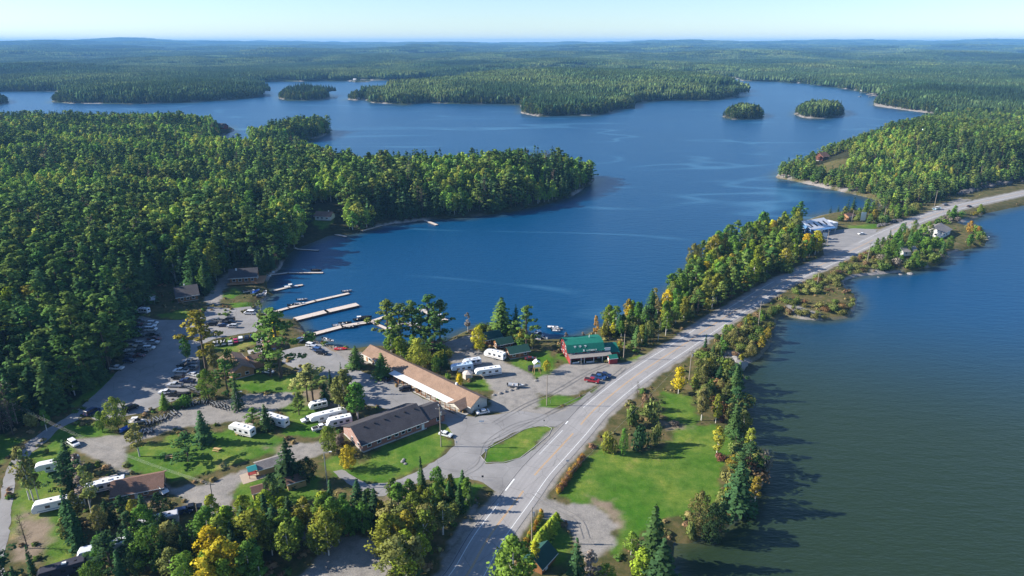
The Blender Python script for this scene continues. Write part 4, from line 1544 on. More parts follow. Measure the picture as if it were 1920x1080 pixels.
# the lawn on the right
T(1195, 744, 714, "snag", 1.3, "dark", "small ragged spruce at the near edge of the highway")
B(1209, 770, 28, 36, "rust", "rusty orange shrub behind the big bushes at the highway")
B(1222, 790, 40, 48, "olive", "olive shrub at the head of the lawn")
B(1142, 850, 34, 46, "gold", "yellow green bush at the left end of the big clump on the lawn")
B(1168, 856, 48, 58, "green", "large round dark green bush of the clump on the lawn", "round")
B(1198, 842, 44, 52, "dark", "dark bush in the middle of the clump on the lawn")
B(1228, 833, 26, 46, "olive", "upright olive bush at the right end of the clump on the lawn")
B(1185, 800, 40, 44, "bush", "mixed green shrub between the clump and the highway")
T(1272, 738, 685, "birch", 1.15, "yellow", "bright yellow aspen beside the highway at the top of the lawn")
T(1315, 788, 722, "birch", 1.1, "olive", "white trunked birch with green gold leaves at the top of the lawn", v=1)
T(1342, 793, 735, "birch", 1.0, "gold", "second white trunked birch, nearer to the shore conifers")
T(1343, 857, 792, "thin", 1.2, "gold", "slender golden birch with a white trunk in the middle of the lawn's lake side", v=1)
B(1350, 862, 26, 14, "red", "low dark red shrub at the foot of the slender golden birch")
B(1353, 792, 18, 18, "red", "dark red shrub by the birches")
B(1262, 796, 24, 8, "grey", "heap of grey brush on the lawn")
T(1381, 948, 858, "spruce", 1.5, "spruce", "broad tall spruce on the lake bank of the lawn", v=2)
T(1404, 880, 828, "pine", 1.6, "spruce", "flat topped dark pine hanging over the lake", v=4)
T(1385, 895, 845, "pine", 1.4, "spruce", "dark pine between the broad spruce and the flat topped pine", v=2)
B(1435, 872, 34, 34, "grey", "greyish pink shrub overhanging the lake")
T(1417, 930, 878, "birch", 1.3, "gold", "rust and gold birch leaning over the lake")
T(1360, 938, 912, "birch", 1.3, "lime", "small lime yellow sapling before the broad spruce")
T(1310, 990, 912, "round", .75, "olive", "olive crab tree at the lower corner of the lawn")
T(1334, 1005, 925, "round", .8, "dark", "dark tangled tree at the bottom of the lake bank")
T(1352, 985, 930, "pine", 1.4, "dark", "low dark pine beside the tangled tree on the bank")
T(1296, 1000, 965, "bush", .45, "olive", "olive bank shrub at the little cove")
T(1222, 1052, 944, "spruce", 1.25, "spruce", "tall full spruce at the bottom of the lawn", v=0)
T(1236, 1130, 1010, "spruce", 1.3, "dark", "dark spruce in front of the tall full spruce at the bottom edge")
T(1200, 1110, 1025, "birch", 1.3, "lime", "light green birch at the bottom edge left of the dark spruce")
T(1183, 1040, 995, "birch", 1.1, "green", "small light green sapling on the lawn left of the tall full spruce")
T(1135, 1120, 1055, "round", .9, "green", "green shrubby tree at the bottom edge below the gravel turnaround")
T(962, 1120, 1003, "birch", 1.35, "green", "large grey green tree at the bottom edge beside the highway", v=2)
T(1003, 1065, 1012, "birch", 1.0, "yellow", "small yellow tree behind the large grey green tree")
T(1078, 1125, 1008, "spruce", .8, "spruce", "slim ragged spruce before the gravel turnaround")
T(1106, 1120, 1030, "pine", .9, "grey", "thin greyish pine beside the slim ragged spruce")
for i in range(7):
    f = i / 6
    T(1010 + 33 * f, 1024 - 44 * f, 996 - 37 * f, "spruce", 2.2, "lime", "clipped light green cedar in the hedge row beside the gravel turnaround", "cedar hedge row", v=2)
for i in range(22):
    f = i / 21
    B(1046 + 48 * f + rnd.uniform(-3, 3), 924 - 64 * f, 15, 12, "rust" if i % 3 else "orange", "rust coloured tall grass clump beside the highway", group="rusty grass along the highway")
for i in range(12):
    f = i / 11
    B(985 + 32 * f + rnd.uniform(-2, 2), 1022 - 58 * f, 13, 12, "orange" if i % 2 else "gold", "straw coloured grass clump behind the roadside pole", group="straw grass by the roadside pole")
# lower left camp
for q, (px, pb, pt) in enumerate([(56, 937, 826), (64, 940, 838), (73, 938, 852)]):
    T(px, pb, pt, "thin", .8, "olive", ["left", "middle", "right"][q] + " one of three slim birches beside the side road", "slim birches by the side road")
T(52, 1028, 962, "snag", 1.2, "dark", "bare dead spruce on the sandy patch by the side road")
T(64, 1080, 1020, "spruce", .8, "dark", "low dark spruce under the bare dead spruce")
T(136, 930, 848, "pine", 1.2, "dark", "dark pine over the white trailer nearest the side road", v=4)
T(122, 905, 858, "spruce", 1.2, "dark", "dark spruce left of the pine over the white trailer")
T(140, 1015, 915, "spruce", .9, "dark", "tall dark spruce before the long white trailer", v=1)
T(152, 1035, 935, "spruce", 1.0, "spruce", "tall spruce right of the tall dark spruce by the long trailer", v=3)
T(125, 1000, 950, "spruce", 1.3, "spruce", "shorter spruce at the near end of the long white trailer")
T(172, 962, 868, "birch", .9, "olive", "olive birch between the long trailer and the brown roof", v=3)
T(160, 945, 885, "thin", 1.2, "grey", "thin russet birch behind the long white trailer")
T(205, 985, 935, "spruce", 1.3, "dark", "dark spruce in front of the brown roofed cabin")
T(232, 972, 928, "pine", 1.5, "dark", "low dark pine in front of the brown roofed cabin")
T(256, 985, 934, "birch", 1.1, "gold", "yellow green birch before the brown roofed cabin")
T(274, 985, 925, "spruce", 1.4, "dark", "dark fir right of the yellow green birch")
T(300, 965, 922, "round", .75, "dark", "dark round tree below the white truck")
T(318, 968, 932, "round", .75, "dark", "dark round tree beside the grey trailer roof")
T(190, 1000, 945, "birch", 1.1, "olive", "olive birch in the shade beside the spruces")
T(10, 1110, 1030, "pine", 1.5, "dark", "dark pine in the bottom left corner")
T(38, 1120, 1060, "spruce", 1.2, "dark", "dark spruce in the bottom left corner")
T(180, 1110, 1050, "round", .9, "green", "green round tree at the bottom edge beside the black trailer")
T(212, 1075, 1000, "pine", 1.6, "dark", "big dark pine hiding the shaded motorhome", v=4)
T(196, 1050, 992, "spruce", 1.2, "dark", "dark spruce left of the shaded motorhome")
T(288, 1068, 984, "round", 1.0, "green", "bright green maple under the grey trailer")
T(326, 1050, 975, "birch", 1.2, "olive", "olive birch right of the bright green maple")
T(350, 1060, 1000, "spruce", 1.2, "dark", "dark fir at the edge of the yellow grove")
T(260, 1080, 1020, "round", .8, "dark", "dark round tree under the bright green maple")
T(25, 815, 745, "snag", 1.3, "grey", "grey leafless tree at the left edge beside the forest")
T(8, 812, 752, "snag", 1.3, "grey", "second grey leafless tree at the very left edge")
T(790, 912, 854, "spruce", .9, "spruce", "tall slim spruce beside the paved entrance", v=3)
for q, (px, pb, pt) in enumerate([(828, 915, 889), (847, 916, 887), (868, 932, 880), (862, 958, 905), (842, 935, 900), (882, 945, 905)]):
    T(px, pb, pt, "spruce", 1.3, "spruce", ["left small spruce of the row beside the highway junction", "second small spruce of the row beside the highway junction", "pointed dark spruce at the highway junction",
      "ragged olive spruce at the highway's grass edge", "small fir in the middle of the junction clump", "rightmost low fir of the junction clump touching the highway"][q])

GROVE = []
OPEN = [(G(a, b)[0], G(a, b)[1], r) for a, b, r in [(1785, 446, 13), (1775, 458, 9), (1692, 486, 6), (1702, 492, 5), (1532, 452, 12), (1520, 462, 9), (1600, 418, 8), (1617, 420, 5), (1150, 672, 8), (1140, 655, 8), (1545, 315, 14), (1758, 393, 8)]]


def grove(poly, sp, kinds, label, group, h=(7, 12), wide=(.9, 1.25), seed=1, zmin=-.5):
    """kinds: list of (kind, tint, weight)"""
    g = np.random.default_rng(seed)
    r = GA(poly)
    Q = jgrid(r[:, 0].min(), r[:, 0].max(), r[:, 1].min(), r[:, 1].max(), sp, g)
    Q = Q[inside(Q, r)]
    s = shore_sd(Q)
    rdist = edge_dist(Q, ROADC, False)
    keep = (s > .7) & (rdist > 8.0) & (g.random(len(Q)) > .12)
    for cx, cy, cr in OPEN: keep &= np.hypot(Q[:, 0] - cx, Q[:, 1] - cy) > cr
    Q = Q[keep]
    if not len(Q): return
    z = height(Q)
    ws = np.array([k[2] for k in kinds], float); ws /= ws.sum()
    ch = g.choice(len(kinds), len(Q), p=ws)
    for i in range(len(Q)):
        k, t, _ = kinds[ch[i]]
        f = {"bush": .55, "snag": .9}.get(k, 1.0)
        hh_ = g.uniform(*h) * f
        wd = g.uniform(*wide) * {"bush": .85, "spruce": 1.1, "pine": 1.25, "birch": 1.15, "round": .75}.get(k, 1.0)
        lb = label % TNAME[k] if "%s" in label else label
        GROVE.append((hh_ / math.hypot(Q[i, 0], Q[i, 1]) * (.5 + .5 * wd), k, Q[i, 0], Q[i, 1], z[i] - .1, hh_, wd, t, lb, "%s %s" % (TNAME[k], group)))


TNAME = {"spruce": "spruces", "pine": "pines", "birch": "birches", "bush": "bushes", "thin": "slim birches", "snag": "bare trees", "round": "maples"}
# wooded strip between the lake and the highway
grove([(1118, 640), (1135, 606), (1180, 590), (1250, 560), (1275, 540), (1320, 575), (1290, 600), (1235, 640), (1200, 655), (1160, 650)], 4.6,
      [("birch", "green", 3), ("birch", "gold", 2), ("birch", "yellow", .8), ("spruce", None, 2), ("bush", "bush", 2), ("round", "olive", 1), ("thin", "thin", 1)],
      "one of the mixed %s in the strip between the store and the highway bend", "between the store and the highway bend", (4.5, 13), seed=5)
grove([(1255, 565), (1262, 545), (1300, 500), (1345, 468), (1400, 446), (1455, 430), (1500, 417), (1505, 440), (1548, 468), (1535, 482), (1500, 500), (1440, 530), (1385, 560), (1325, 598), (1300, 600)], 4.8,
      [("pine", None, 3), ("birch", "green", 2.4), ("birch", "gold", 2.2), ("birch", "yellow", .6), ("birch", "lime", 1.2), ("thin", "olive", 1.2), ("spruce", None, 1), ("round", "olive", 1), ("bush", "bush", 1.5)],
      "one of the autumn coloured %s in the strip between the lake and the highway", "between the lake and the highway", (6, 17), seed=6)
# shrubs between highway and the right lake
SH = [("bush", "bush", 4), ("bush", "olive", 3), ("bush", "rust", 1), ("birch", "green", 1.2), ("birch", "gold", .6), ("spruce", None, .7), ("round", "olive", .8)]
grove([(1300, 672), (1345, 632), (1440, 580), (1450, 600), (1445, 640), (1425, 672), (1388, 688), (1388, 720), (1360, 720), (1330, 700)], 4.2, SH,
      "one of the low %s on the rocky bank between highway and right lake", "on the rocky bank by the right lake", (4, 8), (1.0, 1.5), 7)
grove([(1440, 575), (1470, 558), (1500, 560), (1520, 575), (1600, 560), (1608, 578), (1590, 596), (1540, 600), (1500, 596), (1466, 592), (1450, 605)], 4.6,
      [("bush", "olive", 4), ("bush", "bush", 3), ("bush", "rust", 1)], "one of the dry %s on the small rocky knob in the right lake", "on the small rocky knob", (3.5, 6), (1.1, 1.6), 8)
grove([(1475, 552), (1555, 512), (1620, 475), (1640, 470), (1650, 512), (1600, 520), (1578, 528), (1575, 545), (1540, 550)], 4.6,
      [("bush", "rust", 2), ("bush", "olive", 4), ("bush", "bush", 2), ("birch", "olive", .4)], "one of the rusty %s along the right lake below the highway", "along the right lake below the highway", (4, 6.5), (1.0, 1.5), 9)
grove([(1640, 470), (1665, 448), (1710, 436), (1765, 432), (1775, 450), (1790, 474), (1770, 488), (1735, 500), (1700, 508), (1650, 512)], 4.6,
      [("birch", "green", 2), ("bush", "bush", 3), ("round", "olive", 1.6), ("round", "green", 1.2), ("bush", "grey", 1), ("spruce", None, .6)], "one of the dense %s on the wooded knob before the white roofed house", "on the wooded knob", (6, 10), (1, 1.4), 10)
grove([(1780, 455), (1800, 452), (1840, 446), (1846, 458), (1815, 468), (1786, 474)], 4.2, [("bush", "olive", 2), ("birch", "green", 1), ("bush", "bush", 2)],
      "one of the %s in front of the white roofed house", "around the white roofed house", (4, 8), (1, 1.4), 11)
grove([(1815, 420), (1840, 432), (1848, 446), (1830, 446), (1810, 432)], 4.2, [("bush", "olive", 2), ("round", "orange", .6), ("bush", "green", 2)],
      "one of the %s beyond the white roofed house", "beyond the white roofed house", (6, 9), (1, 1.4), 12)
grove([(1755, 420), (1770, 405), (1800, 398), (1802, 410), (1785, 420)], 4.4, [("bush", "green", 2), ("bush", "grey", 1), ("birch", "green", 1)],
      "one of the %s at the drive to the white roofed house", "at the drive to the white roofed house", (5, 9), (1, 1.4), 13)
grove([(1815, 402), (1835, 396), (1870, 388), (1875, 392), (1845, 402)], 5.0, [("bush", "gold", 2), ("round", "gold", 2), ("bush", "olive", 1)],
      "one of the golden %s at the water side of the highway", "at the water side of the highway", (6, 9), (1.1, 1.5), 14)
grove([(1560, 412), (1600, 402), (1650, 396), (1700, 390), (1740, 385), (1730, 398), (1690, 412), (1660, 420), (1600, 418)], 5.5,
      [("bush", "bush", 3), ("birch", "green", 2), ("birch", "olive", 1), ("spruce", None, .7), ("birch", "gold", .6)], "one of the %s between the bay and the highway near the blue building", "between the bay and the highway", (5, 10), (1, 1.4), 15)
grove([(1480, 337), (1560, 352), (1620, 366), (1665, 378), (1750, 372), (1800, 352), (1850, 340), (1780, 330), (1700, 335), (1600, 340), (1520, 330)], 6.5,
      [("bush", "bush", 2), ("birch", "green", 2), ("birch", "gold", 1), ("birch", "olive", 2), ("spruce", None, .8)], "one of the %s on the rocky shore slope of the right hill", "on the rocky shore slope", (5, 9), (1.1, 1.5), 16)
# lake bank below the lawn and above it
grove([(1290, 700), (1330, 690), (1360, 705), (1388, 735), (1392, 800), (1378, 810), (1355, 790), (1330, 770), (1300, 745), (1290, 730)], 4.0,
      [("bush", "bush", 2), ("birch", "gold", 1.2), ("birch", "olive", 1.5), ("bush", "rust", .8), ("spruce", "dark", .8), ("round", "olive", 1)], "one of the %s at the top of the lawn near the lake", "at the top of the lawn", (5, 9), (1, 1.4), 17)
grove([(1372, 725), (1388, 720), (1396, 830), (1375, 830), (1368, 780)], 3.6, [("spruce", "spruce", 2), ("pine", "spruce", 1.4), ("bush", "olive", 2.4), ("birch", "olive", 1)],
      "one of the dark shore %s whose shadows fall on the lake", "on the lake bank", (9, 13), (.9, 1.3), 18)
grove([(1375, 835), (1400, 838), (1440, 862), (1436, 900), (1418, 930), (1380, 972), (1350, 998), (1290, 1014), (1300, 990), (1350, 960), (1360, 930), (1368, 880)], 4.0,
      [("spruce", "spruce", 1.3), ("pine", "spruce", 1.3), ("bush", "olive", 3), ("bush", "rust", .8), ("birch", "gold", .9), ("bush", "green", 1.5)], "one of the %s crowding the bank of the right lake", "crowding the lake bank", (5, 10), (1, 1.4), 19)
# bottom groves
YG = [("birch", "gold", 2.8), ("birch", "lime", 2.6), ("birch", "yellow", 2.0), ("birch", "green", 2), ("spruce", "dark", 2.0), ("round", "green", .8), ("birch", "orange", .25)]
grove([(372, 1010), (430, 985), (480, 968), (520, 975), (545, 985), (600, 980), (640, 985), (668, 1000), (640, 1040), (600, 1062), (540, 1060), (500, 1085), (470, 1120), (380, 1140), (330, 1130), (360, 1050)], 4.3, YG,
      "one of the yellow green %s in the grove along the bottom edge", "in the bottom grove", (9, 14), (1, 1.35), 20)
grove([(600, 975), (660, 950), (700, 955), (712, 985), (690, 1010), (640, 1005)], 3.8, [("spruce", "dark", 3), ("round", "green", 2), ("pine", None, 1)],
      "one of the dark %s between the bottom grove and the paved lane", "beside the paved lane", (8, 12), (1, 1.3), 21)
grove([(712, 1020), (735, 1000), (790, 985), (832, 1000), (815, 1040), (790, 1085), (750, 1110), (735, 1070), (710, 1050)], 4.3,
      [("birch", "gold", 3), ("birch", "lime", 1.5), ("birch", "olive", 2), ("round", "gold", 1)], "one of the golden %s left of the highway at the bottom", "left of the highway", (10, 15), (1, 1.4), 22)
grove([(670, 965), (720, 920), (770, 915), (820, 905), (850, 920), (880, 935), (880, 960), (840, 975), (800, 985), (740, 995), (690, 1000)], 5.0,
      [("birch", "green", 2), ("spruce", None, 3), ("bush", "bush", 2), ("birch", "gold", .6)], "one of the green %s in the triangle beside the highway junction", "in the triangle by the junction", (4.5, 9), (1, 1.4), 23)
grove([(760, 1100), (830, 1040), (860, 1010), (800, 1130)], 5, [("birch", "olive", 1), ("round", "green", 1), ("spruce", "dark", 1)], "one of the tall %s casting shade on the highway at the bottom edge", "shading the highway", (12, 17), (1, 1.3), 24)
# edge of the forest by the lots
grove([(0, 790), (60, 785), (120, 765), (200, 700), (232, 650), (240, 600), (225, 600), (205, 660), (150, 720), (60, 765), (0, 775)], 4.5,
      [("bush", "green", 3), ("bush", "olive", 2), ("birch", "green", 1.2), ("birch", "gold", .8), ("birch", "lime", .4)], "one of the low %s at the forest edge left of the parking lot", "at the forest edge", (5, 9), (1, 1.4), 25)
grove([(40, 880), (90, 870), (120, 840), (60, 838)], 9, [("bush", "olive", 1)], "low %s on the grass by the side road", "on the grass by the side road", (3, 5), (1, 1.3), 26)
grove([(250, 1000), (330, 995), (370, 1010), (330, 1100), (150, 1120), (190, 1060)], 6.0, [("spruce", "dark", 2), ("pine", "dark", 1), ("round", "green", 1.2), ("birch", "olive", 1)],
      "one of the shaded %s at the bottom left around the last trailers", "around the last trailers", (7, 12), (1, 1.3), 27)
grove([(120, 860), (165, 875), (200, 960), (185, 1030), (120, 1030), (125, 940)], 7.0, [("spruce", "dark", 2), ("birch", "olive", 1.2), ("thin", "grey", .6)],
      "one of the %s among the white trailers near the side road", "among the white trailers", (7, 12), (.9, 1.2), 28)
grove([(700, 655), (735, 650), (775, 655), (830, 650), (845, 672), (830, 690), (790, 680), (740, 665)], 4.4, [("bush", "green", 2), ("birch", "green", 1.5), ("pine", None, 1), ("bush", "gold", 1)],
      "one of the %s on the shore behind the motel", "on the shore behind the motel", (5, 10), (1, 1.4), 29)
grove([(895, 618), (940, 614), (985, 630), (1000, 645), (985, 652), (950, 640), (900, 632)], 4.2, [("bush", "green", 2), ("bush", "olive", 2), ("birch", "green", .8)],
      "one of the %s on the shore behind the green roofed cabins", "on the shore behind the cabins", (4, 7), (1, 1.4), 30)
grove([(1045, 640), (1095, 633), (1110, 640), (1090, 645)], 4, [("bush", "olive", 2), ("thin", "grey", 1)], "one of the %s on the shore behind the store", "behind the store", (3, 6), (1, 1.3), 31)
grove([(455, 505), (500, 500), (530, 500), (520, 515), (500, 520)], 5, [("pine", "dark", 1), ("spruce", "dark", 2)], "one of the dark %s by the log lodge at the bay", "by the log lodge", (8, 14), (1, 1.2), 32)
# the 300 of a kind that show largest are trees of their own, the rest one object
GROVE.sort(key=lambda e: -e[0])
used = {}
for o in bpy.data.objects:
    if o.type == 'EMPTY' and o.parent is None:
        n_ = o.name.split(".")[0]; used[n_] = used.get(n_, 0) + 1
over = {}
for e in GROVE:
    n_ = KINDNAME[e[1]][0]
    if used.get(n_, 0) < 298:
        used[n_] = used.get(n_, 0) + 1
        place_tree(*e[1:])
    else:
        over.setdefault(n_, []).append(e)
print("trees", used, {a: len(b) for a, b in over.items()})
for n_, L_ in over.items():
    combos = sorted({(e[1], e[7] or e[1]) for e in L_})
    GEN = {"spruce": lambda s: spruce(s, .5), "pine": lambda s: pine(s, .5), "birch": lambda s: broad(s, .45), "bush": lambda s: bush(s, .5),
           "thin": lambda s: broad(s, .25, .8, .3, .3), "round": lambda s: broad(s, .5, 1.75, .12, 0, 26), "snag": snag}
    ents = []
    for kd, tt in combos:
        for q in range(2):
            V, F, Tt, nv = GEN[kd](400 + q)
            c_ = COL[tt][q % len(COL[tt])]
            ents.append((merged([(V, F, 0, tone_for(V, q)), (Tt[0], Tt[1], 1, 1.0)], [M['needles_wood' if kd in ("spruce", "pine") else 'leaves_wood'], M['bark']], nv), c_))
    coll = lib_collection("verge_" + n_, ents)
    pk = [combos.index((e[1], e[7] or e[1])) * 2 + rnd.randrange(2) for e in L_]
    gn_scatter({"birch_tree": "birch_thicket", "bush": "shrubs"}.get(n_, "thicket"), [(e[2], e[3], e[4]) for e in L_], [rnd.uniform(0, 6.28) for e in L_],
               [e[5] for e in L_], [e[5] * e[6] for e in L_], pk, coll,
               {"birch_tree": "mixed birches of the farther strip and shores", "bush": "low autumn shrubs along the highway banks and shores"}.get(n_, "mixed trees along the shores and road"), "thicket")


# ------------------------------------------------------------------ weeds and tall grass on the unmown ground
def tuft(seed, big=False):
    g = np.random.default_rng(seed)
    n = 26
    a = g.uniform(0, 6.28, n); r = g.uniform(0, .5, n)
    C = np.column_stack([r * np.cos(a), r * np.sin(a), g.uniform(.15, .6, n)])
    O = np.column_stack([np.cos(a), np.sin(a), np.full(n, .9)])
    V, F = cards(C, O + g.normal(size=(n, 3)) * .5, .16 + .12 * g.random(n), g, O)
    me = merged([(V, F, 0, tone_for(V, seed)), (tubes([((0, 0, -.1), (0, 0, .3), .03, .01)], 3)[0], tubes([((0, 0, -.1), (0, 0, .3), .03, .01)], 3)[1], 1, 1.0)], [M['leaves_wood'], M['bark']], LASTN)
    return me


gw = np.random.default_rng(77)
cand = (mk_scrub > .35) & (mk_lawn < .35) & (mk_grav < .3) & (SD > .8) & (rdd > 7.5) & (PT[:, 1] > 110) & (PT[:, 1] < 560) & (np.abs(PT[:, 0]) < .8 * PT[:, 1] + 15)
wgt = gw.random(len(PT)) * (0.35 + fbm(PT[:, 0] / 5, PT[:, 1] / 5, 2, 15)) > .63
dens_ok = gw.random(len(PT)) < .16
Lots = [GA(q) for q in ([(150, 765), (215, 702), (246, 612), (262, 592), (490, 590), (480, 622), (400, 636), (372, 720), (270, 775)],
                        [(560, 650), (600, 645), (665, 690), (790, 745), (885, 782), (1060, 770), (1118, 745), (1040, 815), (935, 925), (800, 900), (720, 930), (650, 905), (790, 880), (850, 815), (660, 740), (520, 660)],
                        [(1545, 478), (1540, 450), (1560, 432), (1600, 428), (1645, 430), (1600, 462)])]
sel = np.where(cand & wgt & dens_ok)[0]
kp = np.ones(len(sel), bool)
for q in Lots: kp &= ~inside(PT[sel], q)
sel = sel[kp]
n = len(sel)
print("tufts", n)
cl = lib_collection("weeds", [(tuft(i), c) for i, c in enumerate([(.16, .20, .05), (.24, .22, .08), (.30, .22, .10), (.10, .16, .035), (.26, .17, .09)])])
hg = gw.uniform(.35, 1.5, n) ** 1.3
pp = PT[sel] + gw.uniform(-.5, .5, (n, 2))
gn_scatter("tall_grass", np.column_stack([pp, HT[sel] - .03]), gw.uniform(0, 6.28, n), hg, hg * gw.uniform(.9, 1.8, n),
           np.clip((fbm(PT[sel][:, 0] / 9, PT[sel][:, 1] / 9, 2, 44) * 7 - 1 + gw.normal(size=n) * .5).astype(int), 0, 4), cl, "tall grass and weeds on the unmown banks and verges", "grass")


# ------------------------------------------------------------------ builders for made things
class MB:
    """collects boxes, prisms and tubes into one mesh"""
    def __init__(s):
        s.bm = bmesh.new(); s.mi = 0

    def box(s, x0, x1, y0, y1, z0, z1, mi=0):
        v = [s.bm.verts.new(p) for p in ((x0, y0, z0), (x1, y0, z0), (x1, y1, z0), (x0, y1, z0), (x0, y0, z1), (x1, y0, z1), (x1, y1, z1), (x0, y1, z1))]
        for f in ((3, 2, 1, 0), (4, 5, 6, 7), (0, 1, 5, 4), (1, 2, 6, 5), (2, 3, 7, 6), (3, 0, 4, 7)):
            q = s.bm.faces.new([v[i] for i in f]); q.material_index = mi
        return s

    def hexa(s, P, mi=0):
        v = [s.bm.verts.new(p) for p in P]
        for f in ((3, 2, 1, 0), (4, 5, 6, 7), (0, 1, 5, 4), (1, 2, 6, 5), (2, 3, 7, 6), (3, 0, 4, 7)):
            q = s.bm.faces.new([v[i] for i in f]); q.material_index = mi
        return s

    def prism(s, prof, a, b, axis='x', mi=0):
        """closed profile (list of 2-D points) swept from a to b along the axis"""
        def P(t, p):
            return (t, p[0], p[1]) if axis == 'x' else ((p[0], t, p[1]) if axis == 'y' else (p[0], p[1], t))
        A = [s.bm.verts.new(P(a, p)) for p in prof]; Bv = [s.bm.verts.new(P(b, p)) for p in prof]
        n = len(prof)
        fs = [s.bm.faces.new(A[::-1]), s.bm.faces.new(Bv)]
        for i in range(n):
            fs.append(s.bm.faces.new((A[i], A[(i + 1) % n], Bv[(i + 1) % n], Bv[i])))
        for f in fs: f.material_index = mi
        return s

    def tube(s, p0, p1, r0, r1=None, n=8, mi=0):
        r1 = r0 if r1 is None else r1
        V, F = tubes([(p0, p1, r0, r1)], n)
        v = [s.bm.verts.new(p) for p in V]
        for f in F: s.bm.faces.new([v[i] for i in f]).material_index = mi
        for ring in (v[:n][::-1], v[n:]):
            s.bm.faces.new(ring).material_index = mi
        return s

    def tape(s, pts, r, n=5, mi=0):
        for a, b in zip(pts[:-1], pts[1:]): s.tube(a, b, r, r, n, mi)
        return s

    def mesh(s, name, mats, bevel=0.0, smooth=False):
        bmesh.ops.recalc_face_normals(s.bm, faces=s.bm.faces[:])
        if bevel:
            bmesh.ops.bevel(s.bm, geom=[e for e in s.bm.edges], offset=bevel, segments=2, affect='EDGES', clamp_overlap=True)
        me = bpy.data.meshes.new(name)
        s.bm.to_mesh(me); s.bm.free()
        for m in (mats if isinstance(mats, (list, tuple)) else [mats]): me.materials.append(m)
        if smooth:
            me.polygons.foreach_set("use_smooth", np.ones(len(me.polygons), bool))
        return me

    def build(s, name, mats, parent=None, **k):
        return link(bpy.data.objects.new(name, s.mesh(name, mats, **k)), parent)


def colmat(name, rough=0.35, spec=0.5, metal=0.0, var=0.06):
    """paint that takes the object's own colour"""
    m, nt, out = newmat(name)
    oi = nt.nodes.new("ShaderNodeObjectInfo")
    tc = nt.nodes.new("ShaderNodeTexCoord")
    n = noise(nt, 1.2, 4, 0.6, tc.outputs["Object"])
    f = mth(nt, 'MULTIPLY_ADD', n, var * 2); f.node.inputs[2].default_value = 1 - var
    princ(nt, out, mixc(nt, 1.0, oi.outputs["Color"], f, 'MULTIPLY'), rough, spec, metal)
    return m


def shingle(name, c, lap=(0.35, 0.9)):
    m, nt, out = newmat(name)
    tc = nt.nodes.new("ShaderNodeTexCoord")
    br = nt.nodes.new("ShaderNodeTexBrick")
    br.inputs["Scale"].default_value = 1.6
    br.inputs["Color1"].default_value = (*[q * 1.12 for q in c], 1); br.inputs["Color2"].default_value = (*[q * .86 for q in c], 1)
    br.inputs["Mortar"].default_value = (*[q * .6 for q in c], 1); br.inputs["Mortar Size"].default_value = 0.012
    br.inputs["Row Height"].default_value = 0.22
    nt.links.new(tc.outputs["Object"], br.inputs["Vector"])
    n = noise(nt, 0.35, 5, .65, tc.outputs["Object"])
    f = ramp(nt, n, [(.3, (.82,) * 3), (.7, (1.15,) * 3)])
    princ(nt, out, mixc(nt, 1.0, br.outputs[0], f, 'MULTIPLY'), .9, .15)
    return m


def planks(name, c, pitch=2.2, axis=2, gap=.72):
    """siding or deck boards"""
    m, nt, out = newmat(name)
    tc = nt.nodes.new("ShaderNodeTexCoord")
    sx = nt.nodes.new("ShaderNodeSeparateXYZ"); nt.links.new(tc.outputs["Object"], sx.inputs[0])
    fr = mth(nt, 'FRACT', mth(nt, 'MULTIPLY', sx.outputs[axis], pitch))
    g = ramp(nt, fr, [(0.0, (gap,) * 3), (0.1, (1, 1, 1)), (0.9, (1, 1, 1)), (1.0, (gap,) * 3)])
    n = noise(nt, 1.0, 5, .65, tc.outputs["Object"])
    f = ramp(nt, n, [(.3, (.84,) * 3), (.7, (1.12,) * 3)])
    c1 = mixc(nt, 1.0, mixc(nt, 1.0, c, g, 'MULTIPLY'), f, 'MULTIPLY')
    princ(nt, out, c1, .75, .25)
    return m


def brick(name, c):
    m, nt, out = newmat(name)
    tc = nt.nodes.new("ShaderNodeTexCoord")
    mp = nt.nodes.new("ShaderNodeMapping"); mp.inputs["Rotation"].default_value = (rad(90), 0, 0)
    nt.links.new(tc.outputs["Object"], mp.inputs[0])
    br = nt.nodes.new("ShaderNodeTexBrick"); br.inputs["Scale"].default_value = 3.0
    br.inputs["Color1"].default_value = (*c, 1); br.inputs["Color2"].default_value = (*[q * .75 for q in c], 1)
    br.inputs["Mortar"].default_value = (.35, .3, .27, 1); br.inputs["Mortar Size"].default_value = .015
    nt.links.new(mp.outputs[0], br.inputs["Vector"])
    princ(nt, out, br.outputs[0], .85, .2)
    return m


M['paint'] = colmat("vehicle paint")
M['matte'] = colmat("matte paint", .7, .25)
M['glass'] = simple("dark window glass", (0.015, 0.02, 0.03), 0.08, 0.2, 3, 0.8)
M['tyre'] = simple("tyre rubber", (0.02, 0.02, 0.02), .9, .2, 4, .1)
M['rim'] = simple("wheel rim", (0.45, 0.45, 0.46), .4, .2, 4, .5, .6)
M['lamp'] = simple("lamp lens", (0.7, 0.7, 0.66), .2, .1, 4, .6)
M['redlens'] = simple("red lens", (0.35, 0.02, 0.02), .3, .1, 4, .6)
M['black'] = simple("black plastic", (0.02, 0.02, 0.022), .6, .3, 3, .3)
M['white'] = simple("white trim", (0.72, 0.72, 0.70), .6, .12, 2, .3)
M['rvwhite'] = simple("white fibreglass", (0.74, 0.74, 0.73), .4, .1, .8, .4)
M['rvstripe'] = simple("blue grey stripe", (0.16, 0.22, 0.32), .4, .2, 1, .4)
M['redstripe'] = simple("maroon stripe", (0.22, 0.05, 0.05), .4, .2, 1, .4)
M['tanstripe'] = simple("tan stripe", (0.34, 0.26, 0.18), .4, .2, 1, .4)
M['steel'] = simple("galvanised steel", (0.36, 0.37, 0.38), .5, .3, 3, .4, .5)
